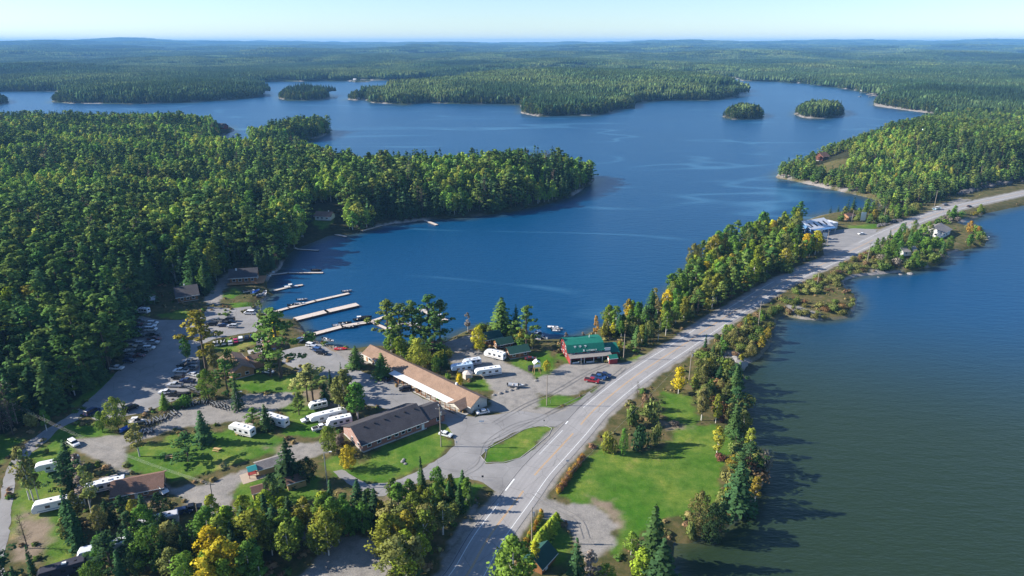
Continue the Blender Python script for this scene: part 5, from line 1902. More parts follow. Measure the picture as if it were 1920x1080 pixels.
M['wood_grey'] = planks("weathered deck boards", (0.60, 0.51, 0.43), 5, 0, .7)
M['dock_side'] = simple("dark dock timber", (0.10, 0.075, 0.06), .9, .3, 2)
M['wood_new'] = simple("yellow pine wood", (0.50, 0.33, 0.15), .8, .3, 3)
M['pole'] = simple("weathered pole wood", (0.30, 0.25, 0.20), .9, .3, 3)
M['concrete'] = simple("concrete", (0.42, 0.40, 0.37), .9, .15, 2)
M['rock'] = simple("boulder rock", (0.25, 0.235, 0.22), .95, .35, 1.5, .1, 0, .6)
M['roof_tan'] = shingle("tan shingles", (0.28, 0.185, 0.13))
M['roof_dark'] = shingle("charcoal shingles", (0.075, 0.07, 0.075))
M['roof_brown'] = shingle("brown shingles", (0.22, 0.13, 0.095))
M['roof_green'] = planks("green metal roof", (0.01, 0.15, 0.105), 2.0, 0, .75)
M['roof_dkgreen'] = planks("dark green metal roof", (0.02, 0.07, 0.055), 2.0, 0, .75)
M['roof_white'] = planks("white metal roof", (0.62, 0.63, 0.66), 1.5, 0, .85)
M['roof_grey'] = shingle("grey shingles", (0.28, 0.25, 0.23))
M['red_siding'] = planks("barn red boards", (0.30, 0.046, 0.042), 3, 0, .7)
M['brown_siding'] = planks("brown red boards", (0.20, 0.075, 0.05), 3, 0, .7)
M['dark_rock'] = simple("dark cut rock", (0.10, 0.095, 0.095), .95, .45, 1.0, .1, 0, .6)  # darker boulder rock: shade of the cut face put into the base colour
M['red_siding_side'] = planks("barn red end boards", (0.30, 0.046, 0.042), 3, 1, .7)
M['cream'] = planks("cream siding", (0.60, 0.56, 0.48), 4, 2, .85)
M['brick'] = brick("red brick", (0.36, 0.13, 0.08))
M['log'] = planks("brown log wall", (0.26, 0.12, 0.05), 3.5, 2, .55)
M['tan_wall'] = planks("cedar siding", (0.42, 0.22, 0.11), 4, 2, .8)
M['white_wall'] = planks("white siding", (0.70, 0.70, 0.69), 4, 2, .85)
M['blue_wall'] = simple("blue painted wall", (0.10, 0.22, 0.42), .6, .15, 1)
M['canvas'] = simple("pale canvas", (0.55, 0.48, 0.42), .9, .2, 2)
M['tarp'] = simple("blue tarpaulin", (0.03, 0.12, 0.45), .6, .3, 2)
M['sand'] = simple("playground sand", (0.42, 0.34, 0.26), .95, .15, 2)
M['teal'] = simple("teal roof panel", (0.05, 0.36, 0.34), .5, .15, 2)


def window(parent, face, c, zc, w, h, L, W, z0=0.0, off=0.03, name="window", deep=None):
    """window on a wall: face f(ront) b(ack) l(eft) r(ight); c along the wall"""
    fr, pn = MB(), MB()

    def bx(mb, a0, a1, z0_, z1_, t0, t1):
        if face == 'f': mb.box(a0, a1, -t1, -t0, z0_, z1_)
        elif face == 'b': mb.box(a0, a1, W + t0, W + t1, z0_, z1_)
        elif face == 'l': mb.box(-t1, -t0, a0, a1, z0_, z1_)
        else: mb.box(L + t0, L + t1, a0, a1, z0_, z1_)
    a0, a1, b0, b1 = c - w / 2, c + w / 2, zc - h / 2, zc + h / 2
    t = .12
    bx(fr, a0 - t, a1 + t, b1, b1 + t, 0.0, off + .05); bx(fr, a0 - t, a1 + t, b0 - t, b0, 0.0, off + .05)
    bx(fr, a0 - t, a0, b0, b1, 0.0, off + .05); bx(fr, a1, a1 + t, b0, b1, 0.0, off + .05)
    bx(pn, a0, a1, b0, b1, 0.003, off)
    f = fr.build(name, M['white'], parent)
    pn.build("pane", M['glass'], f)
    return f


def house(name, label, cat, loc, rz, L, W, wh, rh, wall, roof, over=.5, wins=(), doors=(), chimney=None, group=None, hip=False, base=True, foundation=.25):
    """gable house; origin at the front left corner, length along x, ridge along x"""
    root = empty(name, loc, rz)
    tag(root, label, cat, group)
    w = MB().prism([(0, -.3), (W, -.3), (W, wh), (W / 2, wh + rh), (0, wh)], 0, L, 'x')
    wo_ = w.build("wall", M[wall], root)
    if foundation:
        MB().box(-.06, L + .06, -.06, W + .06, -.3, foundation).build("foundation", M['concrete'], root)
    sl_ = rh / (W / 2)
    th_ = .16
    y0 = -over; z0 = wh - over * sl_
    r = MB()
    ym = W / 2
    zr = wh + rh
    r.prism([(y0, z0 + .02), (ym, zr + .02), (W + over, z0 + .02), (W + over, z0 + .02 + th_), (ym, zr + .04 + th_), (y0, z0 + .02 + th_)], -over, L + over, 'x')
    ro = r.build("roof", M[roof], root)
    MB().box(-over, L + over, y0 - .05, y0 - .003, z0 - .04, z0 + th_ + .02).build("fascia", M['white'], ro)
    for face, c, zc, w_, h_ in wins:
        window(root, face, c, zc, w_, h_, L, W)
    for face, c, w_, h_, mt in doors:
        d = MB()
        z0d = .12
        if face == 'f': d.box(c - w_ / 2, c + w_ / 2, -.09, -.003, z0d, h_)
        elif face == 'b': d.box(c - w_ / 2, c + w_ / 2, W + .003, W + .09, z0d, h_)
        elif face == 'l': d.box(-.09, -.003, c - w_ / 2, c + w_ / 2, z0d, h_)
        else: d.box(L + .003, L + .09, c - w_ / 2, c + w_ / 2, z0d, h_)
        dd = d.build("door", M[mt], root)
        k = MB()
        if face == 'f': k.box(c + w_ * .3, c + w_ * .36, -.15, -.092, 1.0, 1.1)
        elif face == 'r': k.box(L + .092, L + .15, c + w_ * .3, c + w_ * .36, 1.0, 1.1)
        elif face == 'l': k.box(-.15, -.092, c + w_ * .3, c + w_ * .36, 1.0, 1.1)
        else: k.box(c + w_ * .3, c + w_ * .36, W + .092, W + .15, 1.0, 1.1)
        k.build("handle", M['black'], dd)
    if chimney:
        cx, cy = chimney
        zc = wh + rh * (1 - abs(cy - W / 2) / (W / 2))
        MB().box(cx - .3, cx + .3, cy - .3, cy + .3, zc - .3, zc + 1.1).build("chimney", M['white'], ro)
    return root


def ang(a, b):
    return math.atan2(b[1] - a[1], b[0] - a[0])


# ---------------------------------------------------------------- vehicles (length along x, front towards +x)
def wheel(parent, x, y, r=.34, w=.22):
    s = 1 if y > 0 else -1
    t = MB().tube((x, y - w / 2 * s, r), (x, y + w / 2 * s, r), r, r, 14).build("wheel", M['tyre'], parent)
    MB().tube((x, y + w / 2 * s, r), (x, y + (w / 2 + .02) * s, r), r * .6, r * .55, 10).build("rim", M['rim'], t)
    return t


def car_meshes(kind):
    W = .9
    if kind == 'car':
        prof = [(-2.25, .35), (2.2, .35), (2.3, .6), (2.15, .82), (1.15, .98), (-1.7, 1.0), (-2.25, .95), (-2.3, .6)]
        cab = [(-1.75, .98), (1.15, .96), (.45, 1.42), (-1.05, 1.45)]; L = 4.6
    elif kind == 'suv':
        prof = [(-2.3, .42), (2.25, .42), (2.35, .7), (2.2, 1.02), (1.2, 1.15), (-2.3, 1.15), (-2.35, .7)]
        cab = [(-2.28, 1.14), (1.25, 1.12), (.6, 1.74), (-2.05, 1.76)]; W = .95; L = 4.7
    elif kind == 'van':
        prof = [(-2.5, .4), (2.3, .4), (2.5, .7), (2.35, 1.05), (1.5, 1.25), (-2.5, 1.25), (-2.52, .7)]
        cab = [(-2.48, 1.24), (1.6, 1.22), (.9, 2.0), (-2.4, 2.05)]; W = 1.0; L = 5.0
    else:
        prof = [(-2.85, .5), (2.7, .5), (2.85, .8), (2.75, 1.1), (1.4, 1.22), (-2.8, 1.2), (-2.88, .8)]
        cab = [(-.75, 1.2), (1.45, 1.2), (.85, 1.82), (-.55, 1.84)]; W = 1.0; L = 5.7
    b = MB().prism(prof, -W, W, 'y')
    if kind == 'pickup':   # cargo box with an open bed
        pass
    body = b.mesh("body", M['paint'], bevel=.05)
    wc = W * .82
    c = MB()
    (x0, z0), (x1, z1), (x2, z2), (x3, z3) = cab
    wb = W * .97
    c.hexa([(x0, -wb, z0), (x1, -wb, z1), (x1, wb, z1), (x0, wb, z0), (x3, -wc, z3 - .06), (x2, -wc, z2 - .06), (x2, wc, z2 - .06), (x3, wc, z3 - .06)])
    glass = c.mesh("glass", M['glass'])
    rf = MB().hexa([(x3 - .02, -wc - .01, z3 - .06), (x2 + .03, -wc - .01, z2 - .06), (x2 + .03, wc + .01, z2 - .06), (x3 - .02, wc + .01, z3 - .06),
                    (x3 + .06, -wc + .06, z3), (x2 - .06, -wc + .06, z2), (x2 - .06, wc - .06, z2), (x3 + .06, wc - .06, z3)])
    xm = (x0 + x1) / 2; 
    for xp0, xp1 in (((x1 + x0) / 2 + .05, (x2 + x3) / 2 + .05),):
        for s in (-1, 1):
            rf.hexa([(xp0 - .06, s * wb * 1.0, z0), (xp0 + .06, s * wb, z0), (xp0 + .06, s * (wb + .015), z0), (xp0 - .06, s * (wb + .015), z0),
                     (xp1 - .06, s * wc, z3 - .05), (xp1 + .06, s * wc, z3 - .05), (xp1 + .06, s * (wc + .02), z3 - .05), (xp1 - .06, s * (wc + .02), z3 - .05)])
    roof = rf.mesh("roof", M['paint'])
    bed = None
    if kind == 'pickup':
        bed = MB().box(-2.7, -.9, -.8, .8, 1.16, 1.235).mesh("bed", M['black'])
    return dict(body=body, glass=glass, roof=roof, bed=bed, W=W, prof=prof, wx=(-L * .3, L * .31), zl=.75 if kind == 'car' else .9, xf=max(p[0] for p in prof), xb=min(p[0] for p in prof))


CARS = {k: car_meshes(k) for k in ('car', 'suv', 'van', 'pickup')}
_cache = {}


def car_parts(kind):
    """one prototype of each kind; the others are copies of it"""
    d = CARS[kind]
    root = empty("parked_car", (0, 0, 0))
    for n in ('body', 'glass', 'roof', 'bed'):
        if d[n]: link(bpy.data.objects.new({"glass": "windows"}.get(n, n), d[n]), root)
    r = .33 if kind == 'car' else .38
    for x in d['wx']:
        for s in (-1, 1): wheel(root, x, s * (d['W'] - .1), r)
    for s in (-1, 1):
        MB().box(d['xf'] - .12, d['xf'] - .02 + .03, s * d['W'] * .72 - .16, s * d['W'] * .72 + .16, d['zl'] - .09, d['zl'] + .07).build("headlight", M['lamp'], root)
        MB().box(d['xb'] - .02, d['xb'] + .1, s * d['W'] * .78 - .1, s * d['W'] * .78 + .1, d['zl'] - .09, d['zl'] + .14).build("tail_light", M['redlens'], root)
    return root


def copy_tree(o, parent=None):
    c = o.copy(); sc.collection.objects.link(c); c.parent = parent
    for ch in [q for q in bpy.data.objects if q.parent == o]: copy_tree(ch, c)
    return c


PAINT = {"white": (.72, .72, .72), "silver": (.42, .43, .45), "grey": (.18, .19, .2), "black": (.012, .012, .015), "navy": (.015, .03, .09), "blue": (.03, .08, .22),
         "red": (.30, .02, .03), "dark red": (.12, .015, .02), "magenta": (.42, .02, .09), "tan": (.4, .33, .25), "green": (.04, .1, .06)}


def rest_z(x, y):
    return LAND + (.036 if True else 0)


def put(root, px, py, deg, z=LAND + .05):
    g = G(px, py, z)
    root.location = (g[0], g[1], z); root.rotation_euler = (0, 0, rad(deg))
    return root


def vehicle(kind, px, py, deg, color, label, group=None):
    if kind not in _cache:
        _cache[kind] = car_parts(kind); r = _cache[kind]
    else:
        r = copy_tree(_cache[kind])
    r.name = {"car": "parked_car", "suv": "parked_car", "van": "van", "pickup": "pickup_truck"}[kind]
    put(r, px, py, deg)
    col = (*PAINT[color], 1)
    for ch in bpy.data.objects:
        if ch.parent == r and ch.name.split(".")[0] in ("body", "roof"): ch.color = col
    cat = {"car": "car", "suv": "car", "van": "van", "pickup": "pickup truck"}[kind]
    tag(r, label, cat, group or ("vehicles parked in the lots"))
    return r


def trailer(px, py, deg, L, label, fifth=False, color=(.74, .74, .73), stripe='rvstripe', awn=False, h=3.1, name="travel_trailer", slide=True, W=2.5):
    """camping trailer, hitch towards +x"""
    root = empty(name, (0, 0, 0))
    put(root, px, py, deg)
    tag(root, label, "camping trailer", "camping trailers")
    a = L / 2
    if fifth:
        prof = [(-a, .55), (a - 2.6, .55), (a - 2.4, 1.5), (a - .3, 1.5), (a, 1.9), (a - .25, h - .25), (a - 1.2, h + .15), (-a + .2, h + .1), (-a, h - .1)]
    else:
        prof = [(-a, .5), (a - .5, .5), (a, .95), (a - .05, h * .62), (a - .9, h), (-a + .15, h), (-a, h - .15)]
    bd = MB().prism(prof, -W / 2, W / 2, 'y').build("body", M['matte'], root, bevel=.06)
    bd.color = (*color, 1)
    MB().box(-a + .3, a - (2.7 if fifth else 1.2), -W / 2 - .008, -W / 2 + .02, .9, 1.12).box(-a + .3, a - (2.7 if fifth else 1.2), W / 2 - .02, W / 2 + .008, .9, 1.12).build("stripe", M[stripe], root)
    MB().box(-a + 1.0, a - (2.8 if fifth else 1.4), -W / 2 - .006, -W / 2 + .02, 2.55, 2.62).box(-a + 1.0, a - (2.8 if fifth else 1.4), W / 2 - .02, W / 2 + .006, 2.55, 2.62).build("trim", M[stripe], root)
    for s in (-1, 1):
        y = s * W / 2
        for q, (x, w_) in enumerate(((-a * .62, 1.1), (-a * .1, .9), (a * .38, 1.0))):
            f = MB().box(x - w_ / 2 - .06, x + w_ / 2 + .06, y - .02, y + .02, 1.54, 2.31).build("window", M['black'], root)
            MB().box(x - w_ / 2, x + w_ / 2, y - .034, y + .034, 1.6, 2.25).build("pane", M['glass'], f)
    d = MB().box(a * .1, a * .1 + .7, -W / 2 - .03, -W / 2 + .02, .62, 2.5).build("door", M['white'], root)
    MB().box(a * .1 + .58, a * .1 + .64, -W / 2 - .07, -W / 2 - .032, 1.4, 1.55).build("handle", M['black'], d)
    MB().box(-a - .02, -a + .02, -.6, .6, 1.6, 2.3).build("rear_window", M['glass'], root)
    top = h + (.1 if fifth else 0)
    for x in (-a * .15,):
        MB().box(x - .5, x + .5, -.35, .35, top, top + .3).build("air_conditioner", M['white'], root)
    for x in (-a * .6, a * .25):
        MB().box(x - .22, x + .22, -.22, .22, top, top + .12).build("roof_vent", M['black'], root)
    if slide:
        so = MB().box(-a * .75, -a * .05, -W / 2 - .5, -W / 2 - .035, .95, 2.75).build("slide_out", M['matte'], root)
        so.color = (*color, 1)
        MB().box(-a * .6, -a * .25, -W / 2 - .52, -W / 2 - .49, 1.6, 2.25).build("pane", M['glass'], so)
    if awn:
        MB().hexa([(-a * .5, -W / 2 - 2.2, 2.15), (a * .55, -W / 2 - 2.2, 2.15), (a * .55, -W / 2 - .035, 2.7), (-a * .5, -W / 2 - .035, 2.7),
                   (-a * .5, -W / 2 - 2.2, 2.19), (a * .55, -W / 2 - 2.2, 2.19), (a * .55, -W / 2 - .035, 2.74), (-a * .5, -W / 2 - .035, 2.74)]).build("awning", M['canvas'], root)
        for x in (-a * .48, a * .53): MB().tube((x, -W / 2 - 2.15, 0), (x, -W / 2 - 2.15, 2.16), .03).build("awning_pole", M['steel'], root)
    for x in (-.6, .3):
        for s in (-1, 1): wheel(root, x - a * .12, s * (W / 2 - .1), .36)
    if not fifth:
        MB().tube((a - .3, -.6, .55), (a + 1.1, 0, .5), .05).tube((a - .3, .6, .55), (a + 1.1, 0, .5), .05).tube((a + .9, 0, .5), (a + .9, 0, .02), .04).build("hitch", M['black'], root)
    else:
        MB().tube((a - 1.1, -.7, 1.5), (a - 1.1, -.7, .02), .05).tube((a - 1.1, .7, 1.5), (a - 1.1, .7, .02), .05).build("landing_leg", M['black'], root)
    return root


# ---------------------------------------------------------------- boats, docks, poles, small things
def hull_mesh(L, W, H, mat):
    bm = bmesh.new()
    n = 10
    rings = []
    for i in range(n + 1):
        t = i / n; x = -L / 2 + L * t
        w = W / 2 * (1 - max(0, (t - .45) / .55) ** 2.2) + .01
        z = .12 * max(0, (t - .5) * 2) ** 2 * H * 3
        k = .75 * (1 - t * .6)
        ring = [(x, -w, H + z), (x, -w * k, .12 + z), (x, 0, -.12 + z * 1.3), (x, w * k, .12 + z), (x, w, H + z), (x, w * .86, H + z - .02), (x, w * .7 * k, .3 + z), (x, -w * .7 * k, .3 + z), (x, -w * .86, H + z - .02)]
        rings.append([bm.verts.new(p) for p in ring])
    m = len(rings[0])
    for a, b in zip(rings[:-1], rings[1:]):
        for j in range(m): bm.faces.new((a[j], a[(j + 1) % m], b[(j + 1) % m], b[j]))
    bm.faces.new(rings[0]); bm.faces.new(rings[-1][::-1])
    bmesh.ops.recalc_face_normals(bm, faces=bm.faces[:])
    me = bpy.data.meshes.new("hull"); bm.to_mesh(me); bm.free(); me.materials.append(mat)
    return me


HULLS = {}


def boat(px, py, deg, L, label, color=(.7, .7, .72), z=0.0, kind="open", group="boats at the docks"):
    root = empty("motorboat", (0, 0, 0))
    g = G(px, py, max(z, 0) + .1); root.location = (g[0], g[1], z + .02); root.rotation_euler = (0, 0, rad(deg))
    tag(root, label, "boat", group)
    key = (round(L, 1), kind)
    if key not in HULLS: HULLS[key] = hull_mesh(L, L * .36, .75 if kind != "canoe" else .4, M['paint'])
    h = link(bpy.data.objects.new("hull", HULLS[key]), root); h.color = (*color, 1)
    if kind == "canoe": return root
    W = L * .36
    for x in (-L * .22, L * .08):
        MB().box(x - .2, x + .2, -W * .33, W * .33, .45, .62).build("seat", M['canvas'], root)
    MB().box(-L / 2 - .45, -L / 2 - .05, -.18, .18, .35, 1.15).tube((-L / 2 - .25, 0, .4), (-L / 2 - .25, 0, -.3), .08).build("outboard_motor", M['black'], root)
    if kind == "cabin":
        MB().hexa([(-.4, -W * .36, .7), (L * .25, -W * .28, .85), (L * .25, W * .28, .85), (-.4, W * .36, .7), (-.2, -W * .3, 1.5), (.5, -W * .25, 1.5), (.5, W * .25, 1.5), (-.2, W * .3, 1.5)]).build("windscreen", M['glass'], root)
        MB().box(-1.3, .6, -W * .36, W * .36, 1.85, 1.92).tube((-1.2, -W * .33, .6), (-1.2, -W * .33, 1.86), .03).tube((-1.2, W * .33, .6), (-1.2, W * .33, 1.86), .03).build("canopy", M['white'], root)
    elif kind == "cover":
        MB().hexa([(-L * .48, -W * .42, .76), (L * .3, -W * .3, .9), (L * .3, W * .3, .9), (-L * .48, W * .42, .76), (-L * .3, -.1, 1.2), (L * .15, -.1, 1.2), (L * .15, .1, 1.2), (-L * .3, .1, 1.2)]).build("boat_cover", M['tarp'] if color[2] > .3 and color[0] < .3 else M['black'], root)
    else:
        MB().hexa([(L * .12, -W * .34, .75), (L * .2, -W * .3, .8), (L * .2, W * .3, .8), (L * .12, W * .34, .75), (L * .1, -W * .3, 1.2), (L * .13, -W * .26, 1.2), (L * .13, W * .26, 1.2), (L * .1, W * .3, 1.2)]).build("windscreen", M['glass'], root)
    return root


def dock(pts, w, label, z=.55, posts=True, mat='wood_grey', name="dock", side=.35):
    P = [np.array(G(a, b, z)[:2]) for a, b in pts]
    root = empty(name, (P[0][0], P[0][1], 0))
    tag(root, label, "dock", "docks in the bay")
    d, e = MB(), MB()
    ps = MB()
    for a, b in zip(P[:-1], P[1:]):
        t = b - a; L = np.hypot(*t); t = t / L; n = np.array([-t[1], t[0]])
        a2, b2 = a - P[0], b - P[0] + t * w * .3
        q = [a2 - n * w / 2, b2 - n * w / 2, b2 + n * w / 2, a2 + n * w / 2]
        d.hexa([(p[0], p[1], z - .08) for p in q] + [(p[0], p[1], z) for p in q])
        q = [a2 - n * (w / 2 - .06) + t * .05, b2 - n * (w / 2 - .06) - t * .05, b2 + n * (w / 2 - .06) - t * .05, a2 + n * (w / 2 - .06) + t * .05]
        e.hexa([(p[0], p[1], -.3) for p in q] + [(p[0], p[1], z - .085) for p in q])
        k = max(1, int(L / 6))
        for i in range(k + 1):
            c = a - P[0] + t * L * i / k
            for s in (-1, 1):
                p = c + n * s * (w / 2 + .09)
                ps.tube((p[0], p[1], -1.5), (p[0], p[1], z + .35), .08)
    d.build("deck", M[mat], root); e.build("float", M['dock_side'], root)
    if posts: ps.build("post", M['dock_side'], root)["kind"] = "stuff"
    else: ps.bm.free()
    return root


def pole(px, pb, pt, label, lean=(0, 0), arm=True, lamp=False, hgt=None, tr=False):
    g = G(px, pb)
    h = hgt or th(px, pb, pt)
    z = ground_z(g[0], g[1])
    root = empty("utility_pole" if not lamp else "street_lamp", (g[0], g[1], z))
    tag(root, label, "utility pole" if not lamp else "street lamp", None if lamp else "utility poles")
    MB().tube((0, 0, -.3), (lean[0], lean[1], h), .19, .12, 10).build("post", M['pole'] if not lamp else M['steel'], root)
    if arm:
        MB().box(lean[0] - 1.2, lean[0] + 1.2, lean[1] - .06, lean[1] + .06, h - .6, h - .46).build("crossarm", M['pole'], root)
        for x in (-1.1, 0, 1.1):
            MB().tube((lean[0] + x, lean[1], h - .455), (lean[0] + x, lean[1], h - .25), .05).build("insulator", M['white'], root)
    if tr:
        MB().tube((.38, 0, h - 2.6), (.38, 0, h - 1.5), .28, .28, 12).build("transformer", M['steel'], root)
    if lamp:
        a = MB().tube((0, 0, h - .1), (1.6, 0, h + .2), .05).build("arm", M['steel'], root)
        MB().box(1.5, 2.2, -.15, .15, h + .12, h + .28).build("lamp_head", M['white'], root)
    return root, Vector((g[0] + lean[0], g[1] + lean[1], z + h - .25))


def wire(a, b, sag, label, r=.02, off=0.0, name="power_line"):
    pts = []
    for i in range(17):
        t = i / 16
        p = a.lerp(b, t); pts.append((p[0] + off - a[0], p[1] - a[1], p[2] - sag * 4 * t * (1 - t) - a[2]))
    o = MB().tape(pts, r, 4).build(name, M['concrete'])
    o.location = a
    tag(o, label, "power line", "power lines")
    return o


def picnic_table(px, py, deg, label):
    root = empty("picnic_table", (0, 0, 0)); put(root, px, py, deg, LAND)
    tag(root, label, "picnic table", "picnic tables")
    MB().box(-1.1, 1.1, -.38, .38, .72, .78).build("table_top", M['wood_new'], root)
    for s in (-1, 1): MB().box(-1.1, 1.1, s * .75 - .14, s * .75 + .14, .42, .47).build("bench", M['wood_new'], root)
    for x in (-.8, .8): MB().tube((x, -.8, 0), (x, -.15, .72), .06).tube((x, .8, 0), (x, .15, .72), .06).box(x - .04, x + .04, -.8, .8, .36, .42).build("leg", M['wood_new'], root)
    return root


_bt = []


def boat_trailer(px, py, deg, label):
    if not _bt:
        r = empty("boat_trailer", (0, 0, 0))
        MB().box(-2.6, 1.2, -.9, -.8, .5, .62).box(-2.6, 1.2, .8, .9, .5, .62).box(-2.6, -2.5, -.79, .79, .5, .62).box(-.3, -.2, -.79, .79, .5, .62) \
            .tube((1.15, -.85, .56), (3.3, 0, .5), .06).tube((1.15, .85, .56), (3.3, 0, .5), .06).build("frame", M['black'], r)
        for s in (-1, 1): MB().box(-2.5, .8, s * .45 - .06, s * .45 + .06, .72, .84).build("bunk", M['steel'], r)
        for s in (-1, 1): wheel(r, -1.1, s * 1.05, .33, .2)
        MB().tube((2.4, 0, .55), (2.2, 0, 1.2), .05).build("winch_post", M['black'], r)
        _bt.append(r)
    else:
        r = copy_tree(_bt[0])
    put(r, px, py, deg)
    tag(r, label, "trailer", "empty boat trailers")
    return r


_rock = []


def boulder(px, py, s, label, group, z=LAND, mat=None):
    v = rnd.randrange(3)
    while len(_rock) < 3:
        bm = bmesh.new(); bmesh.ops.create_icosphere(bm, subdivisions=2, radius=1)
        for q in bm.verts:
            q.co *= 1 + .35 * (vnoise(np.array([q.co.x * 1.3 + len(_rock) * 7]), np.array([q.co.y * 1.3 + q.co.z * 2.1]), 3)[0] - .5)
            q.co.z *= .7
        me = bpy.data.meshes.new("boulder"); bm.to_mesh(me); bm.free(); me.materials.append(M['rock']); _rock.append(me)
    o = link(bpy.data.objects.new("boulder", _rock[v]))
    if mat:
        o.material_slots[0].link = 'OBJECT'; o.material_slots[0].material = M[mat]
    g = G(px, py, z)
    o.location = (g[0], g[1], ground_z(g[0], g[1]) + .2 * s); o.scale = (s, s * rnd.uniform(.7, 1.2), s * rnd.uniform(.7, 1.1)); o.rotation_euler = (0, 0, rnd.uniform(0, 6))
    tag(o, label, "boulder", group)
    return o


# ------------------------------------------------------------------ buildings
# long motel
A = G(883, 776)
rzm = rad(137.0) - math.pi          # x axis runs from the far end to the near end
far = Vector((A[0], A[1], LAND)) + Vector((math.cos(rad(137)), math.sin(rad(137)), 0)) * 61.0
ML, MW = 61.0, 7.6
# front (walkway side) faces the lot: origin at the far end
mot = house("motel_building", "long low motel with tan shingled roof and white walkway canopy beside the parking yard", "motel", (far.x, far.y, LAND + .02), rzm, ML, MW, 2.9, 2.2,
            'cream', 'roof_tan', .6, wins=[('f', 4 + i * 4.1, 1.6, 1.3, 1.1) for i in range(14)] + [('r', 3.6, 1.6, .8, 1.0)],
            doors=[('f', 2.2 + i * 4.1, .95, 2.1, 'blue_wall' if i == 20 else 'tan_wall') for i in range(14)], chimney=(49, 4.6))
c = MB(); c.hexa([(20.5, -3.4, 2.35), (57.5, -3.4, 2.35), (57.5, -.66, 2.66), (20.5, -.66, 2.66), (20.5, -3.4, 2.47), (57.5, -3.4, 2.47), (57.5, -.66, 2.78), (20.5, -.66, 2.78)])
c.build("canopy", M['white'], mot)
for i in range(15):
    x = 21 + i * 2.55
    MB().box(x - .1, x + .1, -3.35, -3.15, -.02, 2.34).build("post", M['log'], mot)
rl = MB()
for i in range(14):
    x = 21 + i * 2.55
    if i % 3 != 2:
        rl.box(x + .12, x + 2.43, -3.3, -3.22, .85, .95); rl.box(x + .12, x + 2.43, -3.3, -3.22, .35, .42)
        for k in range(8): rl.box(x + .3 + k * .28, x + .36 + k * .28, -3.29, -3.23, .425, .845)
rl.build("railing", M['log'], mot)
MB().box(20, 60.5, -3.5, -.07, -.3, .1).build("walkway", M['concrete'], mot)
pg = MB().prism([(53.0, 2.5), (56.6, 4.0), (60.2, 2.5), (60.2, 2.62), (56.6, 4.14), (53.0, 2.62)], -3.9, 1.6, 'y')
pg.build("porch_roof", M['roof_tan'], mot)
MB().prism([(53.6, 2.48), (59.6, 2.48), (56.6, 3.8)], -3.6, -3.4, 'y').build("porch_gable", M['cream'], mot)

# dark shingled brick building
A = G(681, 849)
rzb = rad(38)
bb = house("brick_building", "long brick building with charcoal shingled roof in front of the motel", "building", (A[0], A[1], LAND + .02), rzb, 22.5, 13.5, 3.0, 3.0, 'brick', 'roof_dark', .6,
           wins=[('f', x, 1.85, 1.1, .9) for x in (2.2, 5.5, 9.0, 11.6, 14.0, 16.2, 19.5)] + [('l', 3.0, 1.6, 1.0, 1.0), ('l', 7.2, 1.6, 1.0, 1.0)], doors=[('f', 21.2, 1.0, 2.1, 'white')], foundation=.45)
x0 = 22.5
MB().prism([(.5, -.3), (9.5, -.3), (9.5, 2.9), (5.0, 4.9), (.5, 2.9)], x0 + .003, x0 + 7.2, 'x').build("wing", M['brick'], bb)
MB().prism([(-.1, 2.62), (5.0, 4.92), (10.1, 2.62), (10.1, 2.78), (5.0, 5.1), (-.1, 2.78)], x0 + .61, x0 + 7.8, 'x').build("wing_roof", M['roof_dark'], bb)
window(bb, 'f', x0 + 5.0, 1.7, 1.5, 1.3, 0, 0).location = (0, .5, 0)
for i in range(6):
    MB().box(3 + i * 3.6, 3.4 + i * 3.6, 4.8, 5.3, 5.0, 5.75).build("roof_vent", M['black'], bb)
o = MB().tube((0, 0, 0), (.12, -.05, .06), .42, .38, 16).build("dish", M['white'], bb); o.location = (x0 + 6.8, 3.2, 4.7)

# green roofed store (gambrel barn)
O = G(1064.5, 677)
root = empty("store_building", (O[0], O[1], LAND + .02), rad(11)); tag(root, "two storey red barn store with green gambrel roof and lettering over its porch", "store")
L_, W_ = 14.5, 11.0
MB().prism([(0, -.3), (W_, -.3), (W_, 3.9), (W_ - 1.8, 5.9), (W_ / 2, 6.7), (1.8, 5.9), (0, 3.9)], 0, L_, 'x').build("wall", M['red_siding'], root)
ro = MB().prism([(-.5, 3.5), (1.55, 6.0), (W_ / 2, 6.82), (W_ - 1.55, 6.0), (W_ + .5, 3.5), (W_ + .62, 3.6), (W_ - 1.5, 6.18), (W_ / 2, 7.0), (1.5, 6.18), (-.62, 3.6)], -.5, L_ + .5, 'x').build("roof", M['roof_green'], root)
MB().tube((10.2, 5.5, 6.9), (10.2, 5.5, 8.1), .14).build("chimney", M['white'], ro)
for x in (1.9, 4.9, 11.6, 13.2): window(root, 'f', x, 3.42, 1.5 if x < 6 else .8, .7, L_, W_)
for x in (8.3,): window(root, 'f', x, 3.42, 1.1, .75, L_, W_)
for y, z_ in ((2.5, 1.5), (6.0, 1.5), (9.0, 1.5), (3.5, 4.2), (7.5, 4.2)): window(root, 'l', y, z_, 1.0, 1.1, L_, W_)
MB().hexa([(0, -3.4, 2.45), (L_ + 2.6, -3.4, 2.45), (L_ + 2.6, -.003, 2.85), (0, -.003, 2.85), (0, -3.4, 2.57), (L_ + 2.6, -3.4, 2.57), (L_ + 2.6, -.003, 2.97), (0, -.003, 2.97)]).build("porch_roof", M['roof_grey'], root)
MB().box(0, .14, -3.2, -.003, -.3, 2.42).build("porch_wall", M['red_siding_side'], root)
for x in (.2, 4.4, 5.7, 9.5, 13.0, 16.6): MB().box(x, x + .18, -3.25, -3.07, -.1, 2.43).build("porch_post", M['white'], root)
